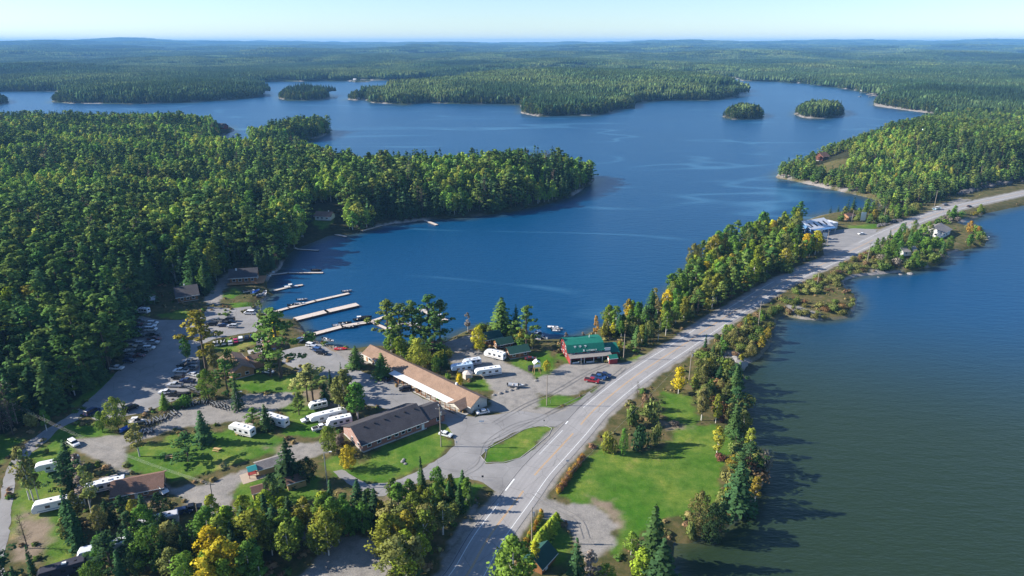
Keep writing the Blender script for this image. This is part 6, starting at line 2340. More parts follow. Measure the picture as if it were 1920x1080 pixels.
d = MB().box(12.2, 13.3, -.08, -.003, .05, 2.2).build("door", M['white'], root); MB().box(13.1, 13.2, -.13, -.082, 1, 1.15).build("handle", M['black'], d)
for x in (2.2, 7.4, 9.4): window(root, 'f', x, 1.5, 1.3, .9, L_, W_)
MB().box(1.2, 3.9, -2.6, -2.2, .0, .5).build("bench", M['white'], root)
MB().box(6.8, 10.2, -3.0, -2.6, .0, .45).build("bench", M['white'], root)
MB().prism([(0, -.3), (8.0, -.3), (8.0, 2.7), (4.2, 4.2), (0, 2.4)], L_ + .003, L_ + 6.2, 'x').build("side_wing", M['red_siding'], root)
MB().prism([(-.5, 2.25), (4.2, 4.25), (8.5, 2.55), (8.5, 2.67), (4.2, 4.4), (-.5, 2.37)], L_ + .51, L_ + 6.7, 'x').build("side_wing_roof", M['roof_green'], root)
MB().box(14.9, 17.3, -.3, -.18, 3.3, 4.5).build("sign_board", M['white'], root)
# raised white letters and emblems on the green roof
slope = math.atan2(2.58, 2.12)


def on_roof(o, x, t):
    o.location = (x, -.62 + 2.12 * t - .05, 3.6 + 2.58 * t + .05); o.rotation_euler = (slope, 0, 0)
    return o


lt = MB().box(-.25, .2, 0, .75, 0, .05)
for i, st in enumerate(("LI", "I", "E", "O", "H", "E", "I", "N")):
    x = 1.2 + i * .52
    lt.box(x, x + .1, 0, .6, 0, .05)
    if st in "OHN": lt.box(x + .26, x + .36, 0, .6, 0, .05)
    if st in "OE": lt.box(x + .102, x + .255, .5, .6, 0, .05)
    if st in "OELI" and st != "I": lt.box(x + .102, x + .255, 0, .1, 0, .05)
    if st in "EHN": lt.box(x + .102, x + .255, .25, .35, 0, .05)
on_roof(lt.build("lettering", M['white'], root), 6.4, .08)
for x in (3.0, 5.1, 7.2):
    o = MB().box(-.12, .02, -.45, .45, 0, .05).box(.02, .4, .1, .42, 0, .05).box(.32, .5, -.1, .25, 0, .05).box(-.45, -.2, .15, .4, 0, .05).build("emblem", M['white'], root)
    o.location = (x, -.62 + 2.12 * .68 - .05, 3.6 + 2.58 * .68 + .05); o.rotation_euler = (slope, 0, 0)
A = G(1143, 683)
house("red_shed", "small red shed with green roof in front of the store's right wing", "shed", (A[0], A[1], LAND + .02), rad(14), 3.2, 3.0, 2.3, .9, 'red_siding', 'roof_green', .25, doors=[('l', 1.5, 1.0, 2.0, 'white')], foundation=0)

# dark green roofed cabins
for px, py, L, W, rz, lb in ((911, 648, 7.5, 7.0, 28, "tall dark cabin with dark green roof nearest the lake"), (934, 657, 6.5, 4.6, 25, "low dark green roofed cabin behind the white trailer"),
                             (957, 674, 8.0, 5.5, 22, "dark green roofed cabin in front, beside the red parked car")):
    A = G(px, py)
    house("cabin", lb, "cabin", (A[0], A[1], LAND + .02), rad(rz), L, W, 2.6, 1.5, 'log', 'roof_dkgreen', .6, wins=[('f', 1.6, 1.5, 1.0, .9), ('f', L - 1.6, 1.5, 1.0, .9), ('l', W / 2, 1.5, 1.0, .9)],
          doors=[('f', L / 2, .9, 2.0, 'tan_wall')], group="dark green roofed cabins")
# shed with rusty roof behind the motel
A = G(812, 655)
house("shed", "small rusty red shed on the shore between the pines and the yellow birch", "shed", (A[0], A[1], LAND), rad(20), 4.5, 3.5, 1.9, .9, 'red_siding', 'roof_brown', .3, doors=[('f', 2, .9, 1.8, 'white')])

# tan lodge
A = G(477, 702)
lod = house("lodge_building", "low lodge with pinkish tan shingled roof left of the tallest pines", "lodge", (A[0], A[1], LAND + .02), rad(128), 15.5, 8.0, 2.8, 2.1, 'tan_wall', 'roof_tan', .6,
            wins=[('b', x, 1.5, 1.2, 1.0) for x in (2.5, 6.0, 9.5, 13)] + [('l', 2.5, 1.5, 1.2, 1.0), ('l', 5.5, 1.5, 1.2, 1.0)], doors=[('f', 4, 1, 2.0, 'white')])
MB().prism([(4.5, -.3), (11.0, -.3), (11.0, 2.8), (7.75, 4.4), (4.5, 2.8)], -6.0, -.61, 'y').build("cross_wing", M['tan_wall'], lod)
MB().prism([(4.0, 2.6), (7.75, 4.45), (11.5, 2.6), (11.5, 2.75), (7.75, 4.6), (4.0, 2.75)], -6.6, -.62, 'y').build("cross_wing_roof", M['roof_tan'], lod)
A = G(492, 649)
house("shed", "pinkish shed at the end of the parked car row by the docks", "shed", (A[0], A[1], LAND + .02), rad(-62), 4.2, 6.0, 2.3, 1.2, 'tan_wall', 'roof_brown', .3, doors=[('l', 3, 1.4, 2.0, 'white')], foundation=0)
o = MB().box(-1, 11, -2.2, 2.2, 0, .12).build("patio", M['concrete']); A = G(470, 660); o.location = (A[0], A[1], LAND + .0); o.rotation_euler = (0, 0, rad(28)); tag(o, kind="structure")

# dark lodges in the shade at the head of the lot
A = G(334, 568)
house("lodge_building", "dark brown lodge with a broad grey roof in the shade above the parking lot", "lodge", (A[0], A[1], LAND + .02), rad(28) , 9.0, 15.0, 3.0, 2.6, 'log', 'roof_dark', .9,
      wins=[('f', 2, 1.6, 1.2, 1.0), ('f', 4.5, 1.6, 1.2, 1.0), ('f', 7, 1.6, 1.2, 1.0), ('l', 4, 1.6, 1.2, 1), ('l', 9, 1.6, 1.2, 1)], doors=[('l', 12, 1, 2, 'white')], chimney=(4, 9))
A = G(432, 533)
lg = house("log_lodge", "brown log lodge with a wrap around deck beside the bay", "lodge", (A[0], A[1], LAND + .02), rad(12), 13.0, 10.0, 3.6, 3.0, 'log', 'roof_dark', .8,
           wins=[('f', 2, 1.9, 1.5, 1.3), ('f', 5, 1.9, 1.5, 1.3), ('f', 8, 1.9, 1.5, 1.3), ('f', 11, 1.9, 1.3, 1.3), ('r', 3, 1.9, 1.5, 1.3)], doors=[('r', 6, 1.1, 2.1, 'white')], chimney=(3, 4))
MB().box(-1, 17, -3.2, -.07, .5, .68).box(13.1, 17, -.06, 9, .5, .68).build("deck", M['tan_wall'], lg)
rr = MB()
for i in range(19): rr.box(-1 + i, -.92 + i, -3.18, -3.1, .69, 1.6)
rr.box(-1, 17, -3.19, -3.09, 1.605, 1.68).build("railing", M['tan_wall'], lg)
# cabin on the far side of the bay and others
A = G(592, 422)
house("cabin", "tan roofed cottage in the clearing on the far shore of the bay", "cabin", (A[0], A[1], ground_z(A[0], A[1])), rad(-8), 11, 8, 2.8, 2.2, 'white_wall', 'roof_brown', .8, wins=[('f', 2, 1.5, 1.5, 1.0), ('f', 5, 1.5, 1.5, 1), ('f', 8.5, 1.5, 1.5, 1)], chimney=(8, 5), group="cottages by the lake")
A = G(485, 434)
house("cabin", "red cottage half hidden by trees on the far shore of the bay", "cabin", (A[0], A[1], ground_z(A[0], A[1])), rad(5), 8, 6, 2.6, 2.0, 'red_siding', 'roof_grey', .6, wins=[('f', 2, 1.5, 1.2, 1.0), ('f', 6, 1.5, 1.2, 1)], group="cottages by the lake")
A = G(484, 480)
house("boathouse", "pale blue boathouse among the trees above the log lodge", "boathouse", (A[0], A[1], ground_z(A[0], A[1])), rad(15), 6, 7, 2.6, 1.6, 'white_wall', 'roof_white', .5, wins=[('f', 3, 1.5, 1.5, 1.0)])
A = G(402, 243, 1.5)
house("cabin", "dark red cottage on the rocky point of the left channel", "cabin", (A[0], A[1], 1.5), rad(-15), 16, 10, 4.5, 4, 'red_siding', 'roof_dark', 1, wins=[('f', 3, 2.5, 2, 1.5), ('f', 9, 2.5, 2, 1.5)], group="cottages by the lake")
A = G(1541, 308, 2)
zz = ground_z(A[0], A[1])
house("cabin", "brick red cottage with a reddish roof on the right headland", "cabin", (A[0], A[1], zz), rad(28), 9, 10, 5.0, 3.2, 'brown_siding', 'roof_brown', 1.0, wins=[('f', 3, 2.5, 1.4, 1.4), ('f', 6.5, 2.5, 1.4, 1.4), ('r', 3, 3, 1.4, 1.4)], group="cottages by the lake")
A = G(1654, 183, 1)
house("cabin", "tall pale tower house on the far right shore", "cabin", (A[0], A[1], 1.5), rad(10), 8, 9, 9, 3.5, 'cream', 'roof_grey', .8, wins=[('f', 3, 5, 2, 2), ('f', 8, 9, 2, 2)], group="cottages by the lake")
for px, py, s, lb in ((1600, 133, 16, "pale roofed building among the woods behind the right beach"), (1426, 111, 30, "long pale building in the woods near the horizon"), (1648, 175, 12, "white boathouse beside the tall pale tower house"),
                      (1616, 171, 10, "low white cottage on the far right beach"), (662, 151, 12, "white cottage on the tiny island under the far shore"), (813, 148, 14, "white cottage at the tip of the far shore"),
                      (756, 152, 10, "brown cottage in the trees of the far shore"), (1700, 186, 14, "pinkish house on the sandy slope of the far right shore"), (668, 186, 7, "tiny hut on the low rock left of the middle island")):
    A = G(px, py, 1.5)
    house("cabin", lb, "cabin", (A[0], A[1], max(ground_z(A[0], A[1]), .6)), rad(rnd.uniform(-20, 20)), s, s * .6, s * .25, s * .16, 'white_wall' if "brown" not in lb else 'log', 'roof_white' if "brown" not in lb else 'roof_brown', .5,
          wins=[('f', s * .3, s * .13, s * .12, s * .1), ('f', s * .7, s * .13, s * .12, s * .1)], group="far cottages")

# brown roof cabin among the trailers
A = G(214, 943)
house("cabin", "low cabin with a brown shingled roof between the white trailers and the white truck", "cabin", (A[0], A[1], LAND), rad(20), 12.0, 7.5, 2.4, 1.9, 'tan_wall', 'roof_brown', .7, wins=[('f', 3, 1.4, 1, .9), ('f', 8, 1.4, 1, .9)], doors=[('f', 5.6, .9, 2, 'white')])
# yellow shed, playground
A = G(476, 939)
house("shed", "small yellow plywood shed with a brown roof at the bottom of the playground", "shed", (A[0], A[1], LAND), rad(28), 4.0, 3.4, 2.3, .9, 'wood_new', 'roof_brown', .3, doors=[('f', 2, .9, 1.9, 'wood_new')], foundation=0)
A = G(541, 921)
house("shed", "yellow brown shed in the shade behind the dark juniper", "shed", (A[0], A[1], LAND), rad(30), 5, 3.6, 2.3, 1.0, 'wood_new', 'roof_brown', .3, doors=[('f', 2, .9, 1.9, 'wood_new')], foundation=0)
A = G(487, 893)
house("pavilion", "open picnic pavilion with pale grey roof beside the playground", "pavilion", (A[0], A[1], LAND), rad(32), 6.5, 4.2, 2.3, 1.0, 'wood_new', 'roof_grey', .5, foundation=0)
o = MB().box(-3.2, 3.2, -2.6, 2.6, 0, .06).build("sand_bed", M['sand'])
ps = empty("playground_set", (0, 0, 0), 0); put(ps, 474, 893, 32, LAND); tag(ps, "play tower with red frame and teal roof on the sandy playground", "playground")
o.parent = ps
tmb = MB()
for x in (-1, 1):
    for y in (-1, 1): tmb.box(x - .07, x + .07, y - .07, y + .07, .06, 2.6)
tmb.box(-1.1, 1.1, -1.1, 1.1, 1.2, 1.32); tmb.build("tower_frame", M['red_siding'], ps)
MB().prism([(-1.5, 2.6), (0, 3.4), (1.5, 2.6), (1.5, 2.68), (0, 3.5), (-1.5, 2.68)], -1.3, 1.3, 'x').build("tower_roof", M['teal'], ps)
MB().hexa([(1.1, -.3, 1.2), (3.0, -.3, .1), (3.0, .3, .1), (1.1, .3, 1.2), (1.1, -.3, 1.3), (3.0, -.3, .2), (3.0, .3, .2), (1.1, .3, 1.3)]).build("slide", M['redlens'], ps)
# teal roofed cottage and white hut at the top of the lot
o = empty("carport", (0, 0, 0)); put(o, 282, 569, 20, LAND); tag(o, "white roofed carport at the far left end of the parking lot", "carport")
MB().hexa([(-2.5, -2.5, 2.3), (2.5, -2.5, 2.3), (2.5, 2.5, 2.7), (-2.5, 2.5, 2.7), (-2.5, -2.5, 2.4), (2.5, -2.5, 2.4), (2.5, 2.5, 2.8), (-2.5, 2.5, 2.8)]).build("roof", M['roof_white'], o)
for x in (-2.3, 2.3):
    for y in (-2.3, 2.3): MB().tube((x, y, 0), (x, y, 2.35), .06).build("post", M['steel'], o)
# blue building at the highway
A = G(1519, 441)
bl = house("gas_station", "blue and white station building with a striped metal roof beside the highway", "building", (A[0], A[1], LAND + .02), rad(28), 20.0, 15.0, 4.2, 3.4, 'blue_wall', 'roof_white', .8,
           wins=[('f', x, 2.0, 1.9, 1.8) for x in (3, 6, 9, 12, 15, 18)] + [('l', y, 2.2, 1.5, 1.6) for y in (2.5, 5.5, 8.5, 11.5)], doors=[('f', 13.6, 1.0, 2.3, 'white')])
MB().hexa([(0, -3.5, 3.2), (20, -3.5, 3.2), (20, -.9, 3.6), (0, -.9, 3.6), (0, -3.5, 3.5), (20, -3.5, 3.5), (20, -.9, 3.9), (0, -.9, 3.9)]).build("canopy", M['blue_wall'], bl)
for x in (.3, 6.5, 13, 19.5): MB().box(x, x + .2, -3.4, -3.2, -.1, 3.25).build("post", M['white'], bl)
MB().box(20.86, 30, 3, 13, -.3, 4.2).build("annexe", M['white_wall'], bl)
MB().box(20.85, 30.1, 2.9, 13.1, 4.203, 4.4).build("annexe_roof", M['roof_white'], bl)
for k in range(4):
    MB().hexa([(2 + k * 4.6, 1.0, 4.72), (3.6 + k * 4.6, 1.0, 4.72), (3.6 + k * 4.6, 6.6, 7.24), (2 + k * 4.6, 6.6, 7.24), (2 + k * 4.6, 1.0, 4.86), (3.6 + k * 4.6, 1.0, 4.86), (3.6 + k * 4.6, 6.6, 7.38), (2 + k * 4.6, 6.6, 7.38)]).build("roof_stripe", M['black'], bl)
A = G(1766, 447, 2)
house("white_house", "low house with white gable and grey roof on the knob in the right lake", "house", (A[0], A[1], LAND), rad(42), 15.0, 13.0, 3.6, 2.6, 'white_wall', 'roof_grey', .7,
      wins=[('f', 3, 1.8, 1.6, 1.2), ('f', 8, 1.8, 1.6, 1.2), ('l', 4, 1.8, 1.4, 1.2), ('l', 9, 1.8, 1.4, 1.2)], chimney=(5, 8))
A = G(1692, 483, 2)
house("cabin", "small grey cottage hidden in the bushes above the rocks of the right lake", "cabin", (A[0], A[1], 3.0), rad(10), 9, 6, 2.8, 1.8, 'white_wall', 'roof_grey', .6, wins=[('f', 2, 1.6, 1.2, 1), ('f', 6, 1.6, 1.2, 1)], group="cottages by the lake")
A = G(1590, 414, 2)
house("shed", "brown shed on the bay shore right of the blue station", "shed", (A[0], A[1], LAND), rad(35), 9, 6, 3, 1.6, 'tan_wall', 'roof_brown', .5, doors=[('f', 4, 2, 2.4, 'white')])
A = G(1016, 1078)
house("shed", "dark blue roofed shed at the bottom edge beside the hedge", "shed", (A[0], A[1], LAND), rad(55), 6.0, 5.0, 2.2, 2.0, 'log', 'blue_roof' if 'blue_roof' in M else 'roof_dkgreen', .5, doors=[('f', 2, .9, 1.9, 'white')], foundation=0)

# ------------------------------------------------------------------ docks and boats
dock([(494, 590), (540, 577), (590, 564), (652, 550)], 2.2, "upper long narrow dock with a marker post near its end")
dock([(478, 594), (500, 589), (520, 585)], 2.4, "short dock stub at the root of the long docks", posts=False)
dock([(553, 598), (610, 584), (666, 571)], 4.2, "widest and longest dock, in the middle of the bay", z=.9)
dock([(576, 629), (640, 612), (697, 602)], 3.0, "lower long dock joining the bracket shaped dock behind the pines", z=.7)
dock([(697, 602), (725, 592), (760, 582), (790, 580), (810, 590), (836, 600)], 2.0, "curved floating dock seen through the pines on the point")
dock([(698, 603), (727, 617), (755, 605), (790, 614)], 1.6, "thin slanting dock under the pines on the point", posts=False)
dock([(512, 545), (545, 537), (566, 534)], 1.8, "dark crooked dock with the white cabin boat")
dock([(500, 516), (540, 511), (604, 511)], 1.6, "thin dark dock beside the log lodge")
dock([(541, 461), (560, 467), (596, 469)], 1.8, "crooked grey dock on the far shore of the bay", posts=False)
dock([(603, 441), (625, 438), (648, 443)], 2.0, "bent pale dock below the far cottage", posts=False)
dock([(678, 433), (720, 421), (770, 412), (795, 412), (818, 421)], 2.4, "long bent pale dock along the wooded far shore", posts=False)
dock([(1004, 655), (1010, 630)], 2.4, "white dock at the boat landing right of the big pines", posts=False)
dock([(826, 380), (860, 379)], 1.2, "thin jetty under the cliff of the wooded point", posts=False)
dock([(1652, 181), (1625, 177)], 3, "pale dock of the tower house", posts=False)
dock([(1845, 449), (1852, 449)], 1.5, "tiny white dock of the white roofed house", posts=False)
W1, SV, DK = (.72, .72, .72), (.35, .37, .4), (.02, .025, .03)
for i, (px, py, dg, L, col, kd, lb) in enumerate([
    (546, 539, 8, 7.0, W1, "cabin", "white cabin cruiser tied to the dark crooked dock"),
    (594, 508, 0, 5.5, DK, "cover", "black covered boat at the end of the thin dark dock"),
    (505, 513, 30, 5.5, (.5, .62, .75), "open", "pale blue boat on the shore by the log lodge"),
    (500, 519, 5, 5.0, W1, "open", "white boat beside the log lodge landing"),
    (567, 563, 12, 5.0, SV, "open", "silver boat on the far side of the upper long dock"),
    (551, 573, 14, 5.2, DK, "open", "dark boat alongside the upper long dock"),
    (562, 571, 14, 5.2, W1, "open", "white boat alongside the upper long dock"),
    (651, 547, 15, 5.0, SV, "open", "grey boat at the tip of the upper long dock"),
    (636, 611, 15, 5.5, SV, "open", "silver fishing boat on the upper side of the lower long dock"),
    (648, 607, 15, 5.5, DK, "open", "dark fishing boat on the upper side of the lower long dock"),
    (675, 600, 14, 5.5, DK, "cabin", "black boat with a white canopy near the end of the lower long dock"),
    (686, 596, 14, 5.5, DK, "cover", "black covered boat at the end of the lower long dock"),
    (660, 614, 15, 5.5, DK, "open", "dark boat on the near side of the lower long dock"),
    (684, 608, 15, 5.5, DK, "open", "dark boat on the near side at the end of the lower long dock"),
    (1037, 615, -8, 5.0, W1, "open", "white boat moored off the store, nearer the pines"),
    (1045, 618, -10, 5.0, SV, "open", "grey boat moored off the store"),
    (1043, 622, -12, 3.5, W1, "open", "small white skiff moored off the store"),
    (1012, 628, -60, 5.5, W1, "cabin", "white boat with canopy at the boat landing"),
    (1018, 633, -50, 5.5, W1, "open", "open white boat at the boat landing"),
    (1008, 641, -20, 5.5, SV, "cover", "covered boat at the root of the landing dock"),
    (800, 583, 20, 5.5, W1, "cabin", "white boat under the pines on the curved dock"),
    (770, 583, 10, 5.5, W1, "open", "white boat at the middle of the curved dock"),
    (825, 596, -20, 5.5, W1, "cabin", "white pontoon boat at the end of the curved dock"),
    (740, 607, -20, 5.0, W1, "open", "white boat on the slanting dock under the pines"),
    (775, 609, -20, 5.0, W1, "open", "white boat at the right end of the slanting dock"),
    (1613, 181.5, 0, 9, W1, "cabin", "white boat on the water off the tower house"),
    (1632, 182, 0, 9, W1, "open", "second white boat off the tower house"),
    (630, 183.5, 0, 8, W1, "open", "tiny white boat right of the wooded middle island"),
    (425, 244, 20, 6, W1, "open", "white boat at the cottage on the rocky point"),
    (1849, 446, 0, 4, W1, "open", "white rowing boat at the white roofed house")]):
    boat(px, py, dg, L, lb, col, 0.0, kd)
for px, py, dg, L, col, kd, lb in [(618, 640, -25, 4.5, W1, "open", "white rowing boat pulled up on the beach by the middle lot"), (613, 638, -25, 4.2, SV, "open", "grey rowing boat pulled up on the beach by the middle lot"),
                                   (467, 547, 20, 5.5, W1, "cover", "covered white boat stored in front of the log lodge"), (480, 548, 70, 5.5, (.2, .35, .6), "cover", "blue boat stored in front of the log lodge"),
                                   (497, 550, 100, 5.0, W1, "open", "white boat stored beside the log lodge slipway"),
                                   (240, 803, 60, 5.5, (.05, .15, .5), "cover", "boat under a blue tarpaulin at the lot entrance"), (256, 792, 10, 5.5, W1, "cabin", "white boat on a trailer at the lot entrance"),
                                   (250, 630, 0, 5.5, W1, "open", "white boat among the dark pickups at the forest edge"), (245, 658, 5, 5.0, W1, "open", "white boat on a trailer at the forest edge"),
                                   (343, 740, 10, 5.5, DK, "cover", "dark covered boat in the right row of the parking lot"), (968, 724, -10, 6.0, SV, "open", "aluminium boat on the ground among the boulders"),
                                   (1758, 392, 25, 8.0, (.3, .5, .6), "cabin", "blue and white boat parked beside the highway")]:
    boat(px, py, dg, L, lb, col, LAND + .35, kd, "boats on land")
for px, py in ((641, 655), (637, 654)):
    boat(px, py, 10, 4.5, "red canoe on the beach near the motel", (.45, .03, .03), LAND, "canoe", "red canoes on the beach")

# ------------------------------------------------------------------ vehicles
VE = [("suv", 287, 608, 2, "white", "farthest white car of the left row in the shade"), ("pickup", 281, 614, 2, "white", "white pickup second from the far end of the left row"),
      ("van", 284, 620, 2, "white", "white van, third in the left row"), ("pickup", 288, 630, 0, "black", "black pickup before the white van in the left row"),
      ("pickup", 290, 638, -2, "dark red", "maroon pickup in the dark part of the left row"), ("suv", 262, 632, 5, "black", "black car deep in the shade at the forest edge"),
      ("pickup", 254, 645, 5, "grey", "grey pickup at the forest edge"), ("suv", 265, 647, 5, "silver", "silver car beside the grey pickup"),
      ("suv", 280, 655, 5, "white", "white wagon at the middle of the left row"), ("pickup", 268, 661, 2, "black", "black pickup in front of the white wagon"),
      ("car", 262, 669, -5, "dark red", "dark red sedan near the end of the left row"), ("suv", 243, 679, -8, "navy", "dark blue suv at the near end of the left row"),
      ("pickup", 219, 693, -4, "white", "lone white pickup at the grass edge of the lot"), ("pickup", 357, 681, 175, "silver", "silver pickup at the far end of the right row"),
      ("pickup", 346, 688, 175, "black", "black pickup second in the right row"), ("pickup", 340, 698, 175, "white", "white pickup with an open bed in the right row"),
      ("car", 363, 704, 160, "white", "white car half under the green trees of the right row"), ("suv", 334, 710, 175, "black", "black suv in the right row"),
      ("pickup", 329, 725, 175, "silver", "silver pickup near the end of the right row"), ("pickup", 313, 739, 175, "white", "white pickup at the near end of the right row"),
      ("pickup", 327, 742, 175, "black", "black pickup beside the last white pickup"), ("van", 174, 775, 65, "navy", "dark blue van alone at the entrance of the lot"),
      ("van", 246, 768, 60, "black", "dark van behind the golden birch"), ("pickup", 408, 603, 170, "grey", "grey pickup behind the yellowish pine"),
      ("van", 430, 602, 175, "black", "tall black van in the upper lot"), ("pickup", 432, 607, 0, "black", "black pickup before the tall black van"), ("suv", 436, 614, 175, "silver", "silver suv in the upper lot"),
      ("van", 468, 589, 175, "white", "white van at the root of the docks"), ("suv", 406, 647, 120, "white", "white suv at the left end of the curved row"), ("suv", 419, 645, 115, "white", "second white suv of the curved row"),
      ("car", 432, 645, 115, "silver", "silver blue car of the curved row"), ("car", 442, 641, 115, "magenta", "bright red car of the curved row"), ("suv", 452, 638, 112, "white", "white car right of the bright red one"),
      ("suv", 463, 636, 110, "black", "black suv of the curved row"), ("suv", 474, 634, 108, "navy", "dark blue suv of the curved row"), ("suv", 483, 637, 108, "black", "last black suv of the curved row by the shed"),
      ("suv", 584, 650, -20, "white", "white suv first in the beach row"), ("suv", 590, 655, -20, "silver", "silver suv second in the beach row"), ("suv", 597, 659, -20, "blue", "blue suv third in the beach row"),
      ("suv", 604, 664, -20, "black", "black suv last in the beach row"), ("car", 720, 713, 160, "black", "black car beside the right broad pine at the motel"), ("suv", 760, 732, 195, "black", "black suv with white front at the motel railing"),
      ("car", 905, 775, 200, "white", "white car at the gable end of the motel"), ("car", 836, 817, -25, "white", "white sedan below the utility pole at the brick building"), ("car", 995, 675, 5, "dark red", "dark red car parked on the grass by the green roofed cabins"),
      ("pickup", 1110, 716, -20, "red", "red pickup by the highway in front of the store"), ("pickup", 1122, 710, -22, "blue", "blue pickup by the highway, middle of three"), ("pickup", 1132, 706, -22, "navy", "dark blue pickup by the highway, farthest of three"),
      ("suv", 139, 834, -35, "white", "white car on the gravel above the trailers"), ("pickup", 290, 914, -38, "white", "white truck beside the brown roofed cabin"), ("pickup", 581, 789, 215, "white", "white pickup in front of the biggest trailer"),
      ("pickup", 602, 805, 30, "white", "white pickup with a dark bed by the russet maple"), ("suv", 345, 962, 20, "navy", "dark blue car in the shade by the lower utility poles, left"), ("pickup", 358, 957, 20, "black", "black truck in the shade by the lower utility poles"),
      ("car", 1615, 440, 190, "white", "white car on the station forecourt"), ("car", 1817, 388, 30, "black", "black car driving on the far part of the highway"), ("suv", 1772, 385, 20, "grey", "grey car parked beside the rock cut"),
      ("car", 503, 699, 160, "white", "white car under the tallest pine"), ("suv", 563, 640, 70, "white", "white car by the dock steps"), ("suv", 820, 783, 30, "blue", "blue car in the shade of the brick building"),
      ("car", 490, 556, 10, "grey", "grey car by the bay shore"), ("pickup", 125, 1072, 30, "black", "black pickup at the bottom left edge")]
VE += [("pickup", 262, 604, 4, "grey", "grey pickup behind the farthest white cars at the forest edge"), ("suv", 258, 611, 3, "dark red", "maroon suv at the forest edge beside the far white cars"), ("car", 260, 618, 3, "navy", "dark blue sedan in the shade left of the white van"),
       ("suv", 258, 625, 3, "black", "black suv in the shade second from the boat"), ("pickup", 286, 645, 2, "silver", "silver pickup between the maroon pickup and the white wagon"), ("suv", 246, 652, 3, "tan", "tan suv deep in the shade by the trailers"),
       ("car", 245, 668, 0, "grey", "grey sedan left of the dark red sedan"), ("pickup", 352, 717, 175, "navy", "dark blue pickup between the black suv and the silver pickup"), ("suv", 360, 692, 172, "grey", "grey suv under the yellowish pine"),
       ("car", 418, 612, 178, "navy", "dark sedan left of the silver suv in the upper lot"), ("suv", 398, 610, 178, "black", "black suv under the top of the yellowish pine"), ("car", 570, 700, 20, "grey", "grey car in the shade at the middle lot")]
for kd, px, py, dg, col, lb in VE:
    vehicle(kd, px, py, dg, col, lb)

RV = [(455, 814, 158, 9.0, "white fifth wheel trailer alone at the left end of the upper lawn", True, (.74, .74, .73)), (516, 795, 155, 10.5, "white motorhome with a dark front behind the green spruce", False, (.7, .7, .7)),
      (616, 788, 208, 12.0, "biggest white fifth wheel trailer, left of the dark shingled building", True, (.72, .73, .74)), (597, 765, 208, 6.0, "small round white trailer behind the biggest trailer", False, (.74, .74, .74)),
      (637, 798, 205, 8.0, "white trailer touching the roof corner of the brick building", False, (.74, .75, .76)), (866, 697, 198, 8.5, "blue grey trailer behind the motel", True, (.42, .55, .68)), (885, 684, 200, 7.0, "silver trailer behind the blue grey one", False, (.55, .6, .65)),
      (915, 704, 198, 10.0, "bright white fifth wheel trailer between the motel and the wooden tower", True, (.75, .75, .75)), (928, 671, 150, 9.0, "white trailer beside the dark green roofed cabins", False, (.75, .75, .75)),
      (110, 881, 205, 11.0, "white trailer nearest the gravel and the side road", True, (.72, .72, .72)), (205, 917, 205, 8.5, "white trailer with a dark blue roof behind the brown roofed cabin", False, (.7, .71, .73)),
      (112, 952, 205, 12.0, "long white trailer with a round front beside the side road", False, (.72, .72, .71)), (165, 925, 205, 6.0, "small white trailer between two long trailers", False, (.7, .7, .7)),
      (297, 987, 205, 10.0, "grey trailer with dark roof hatches in the trees", False, (.5, .5, .52)), (200, 1040, 205, 12.0, "shaded white motorhome under the big dark pine", False, (.6, .62, .66)), (118, 1078, 208, 10.0, "black enclosed trailer at the bottom left edge", False, (.03, .03, .045))]
for px, py, dg, L, lb, ff, col in RV:
    trailer(px, py, dg, L, lb, ff, col, h=(3.1 if L > 7 else 2.6) + rnd.uniform(-.12, .15), slide=L > 9, stripe=rnd.choice(['rvstripe', 'tanstripe', 'redstripe', 'rvstripe']) if col[0] > .1 else 'black', awn=7 < L <= 9, W=rnd.uniform(2.4, 2.6))
trailer(307, 925, -38, 3.5, "small white cargo trailer behind the white truck", False, (.72, .72, .72), h=1.5, name="cargo_trailer", slide=False, W=1.8)
trailer(487, 646, 110, 4.5, "small white camper at the end of the curved row", False, (.74, .7, .68), h=2.6, slide=False, W=2.2)
trailer(270, 587, 170, 5.5, "white camper with yellow kayaks in the shade at the top of the lot", False, (.7, .72, .75), h=2.6, slide=False, W=2.3)

# rows of empty boat trailers
k = 0
for (x0_, y0_, x1_, y1_, n, dg) in ((268, 795, 330, 775, 9, 125), (372, 752, 425, 762, 8, 120), (255, 815, 285, 806, 5, 125), (345, 762, 372, 752, 5, 130), (350, 722, 372, 740, 4, 170), (238, 640, 250, 664, 4, 5)):
    for i in range(n):
        f = (i + .5) / n
        boat_trailer(x0_ + (x1_ - x0_) * f + rnd.uniform(-2, 2), y0_ + (y1_ - y0_) * f + rnd.uniform(-2.5, 2.5), dg + rnd.uniform(-24, 24), "empty boat trailer in the rows stored beside the parking lot")
for px, py, dg, lb in ((448, 814, 25, "picnic table by the lone fifth wheel trailer"), (380, 828, -20, "picnic table under the dark solitary spruce"), (407, 845, -15, "picnic table on the right of the round lawn"), (318, 858, 10, "picnic table left of the round topped pine"),
                       (608, 797, -30, "picnic table between the big trailer and the pickup"), (535, 902, 5, "picnic table by the pavilion")):
    picnic_table(px, py, dg, lb)
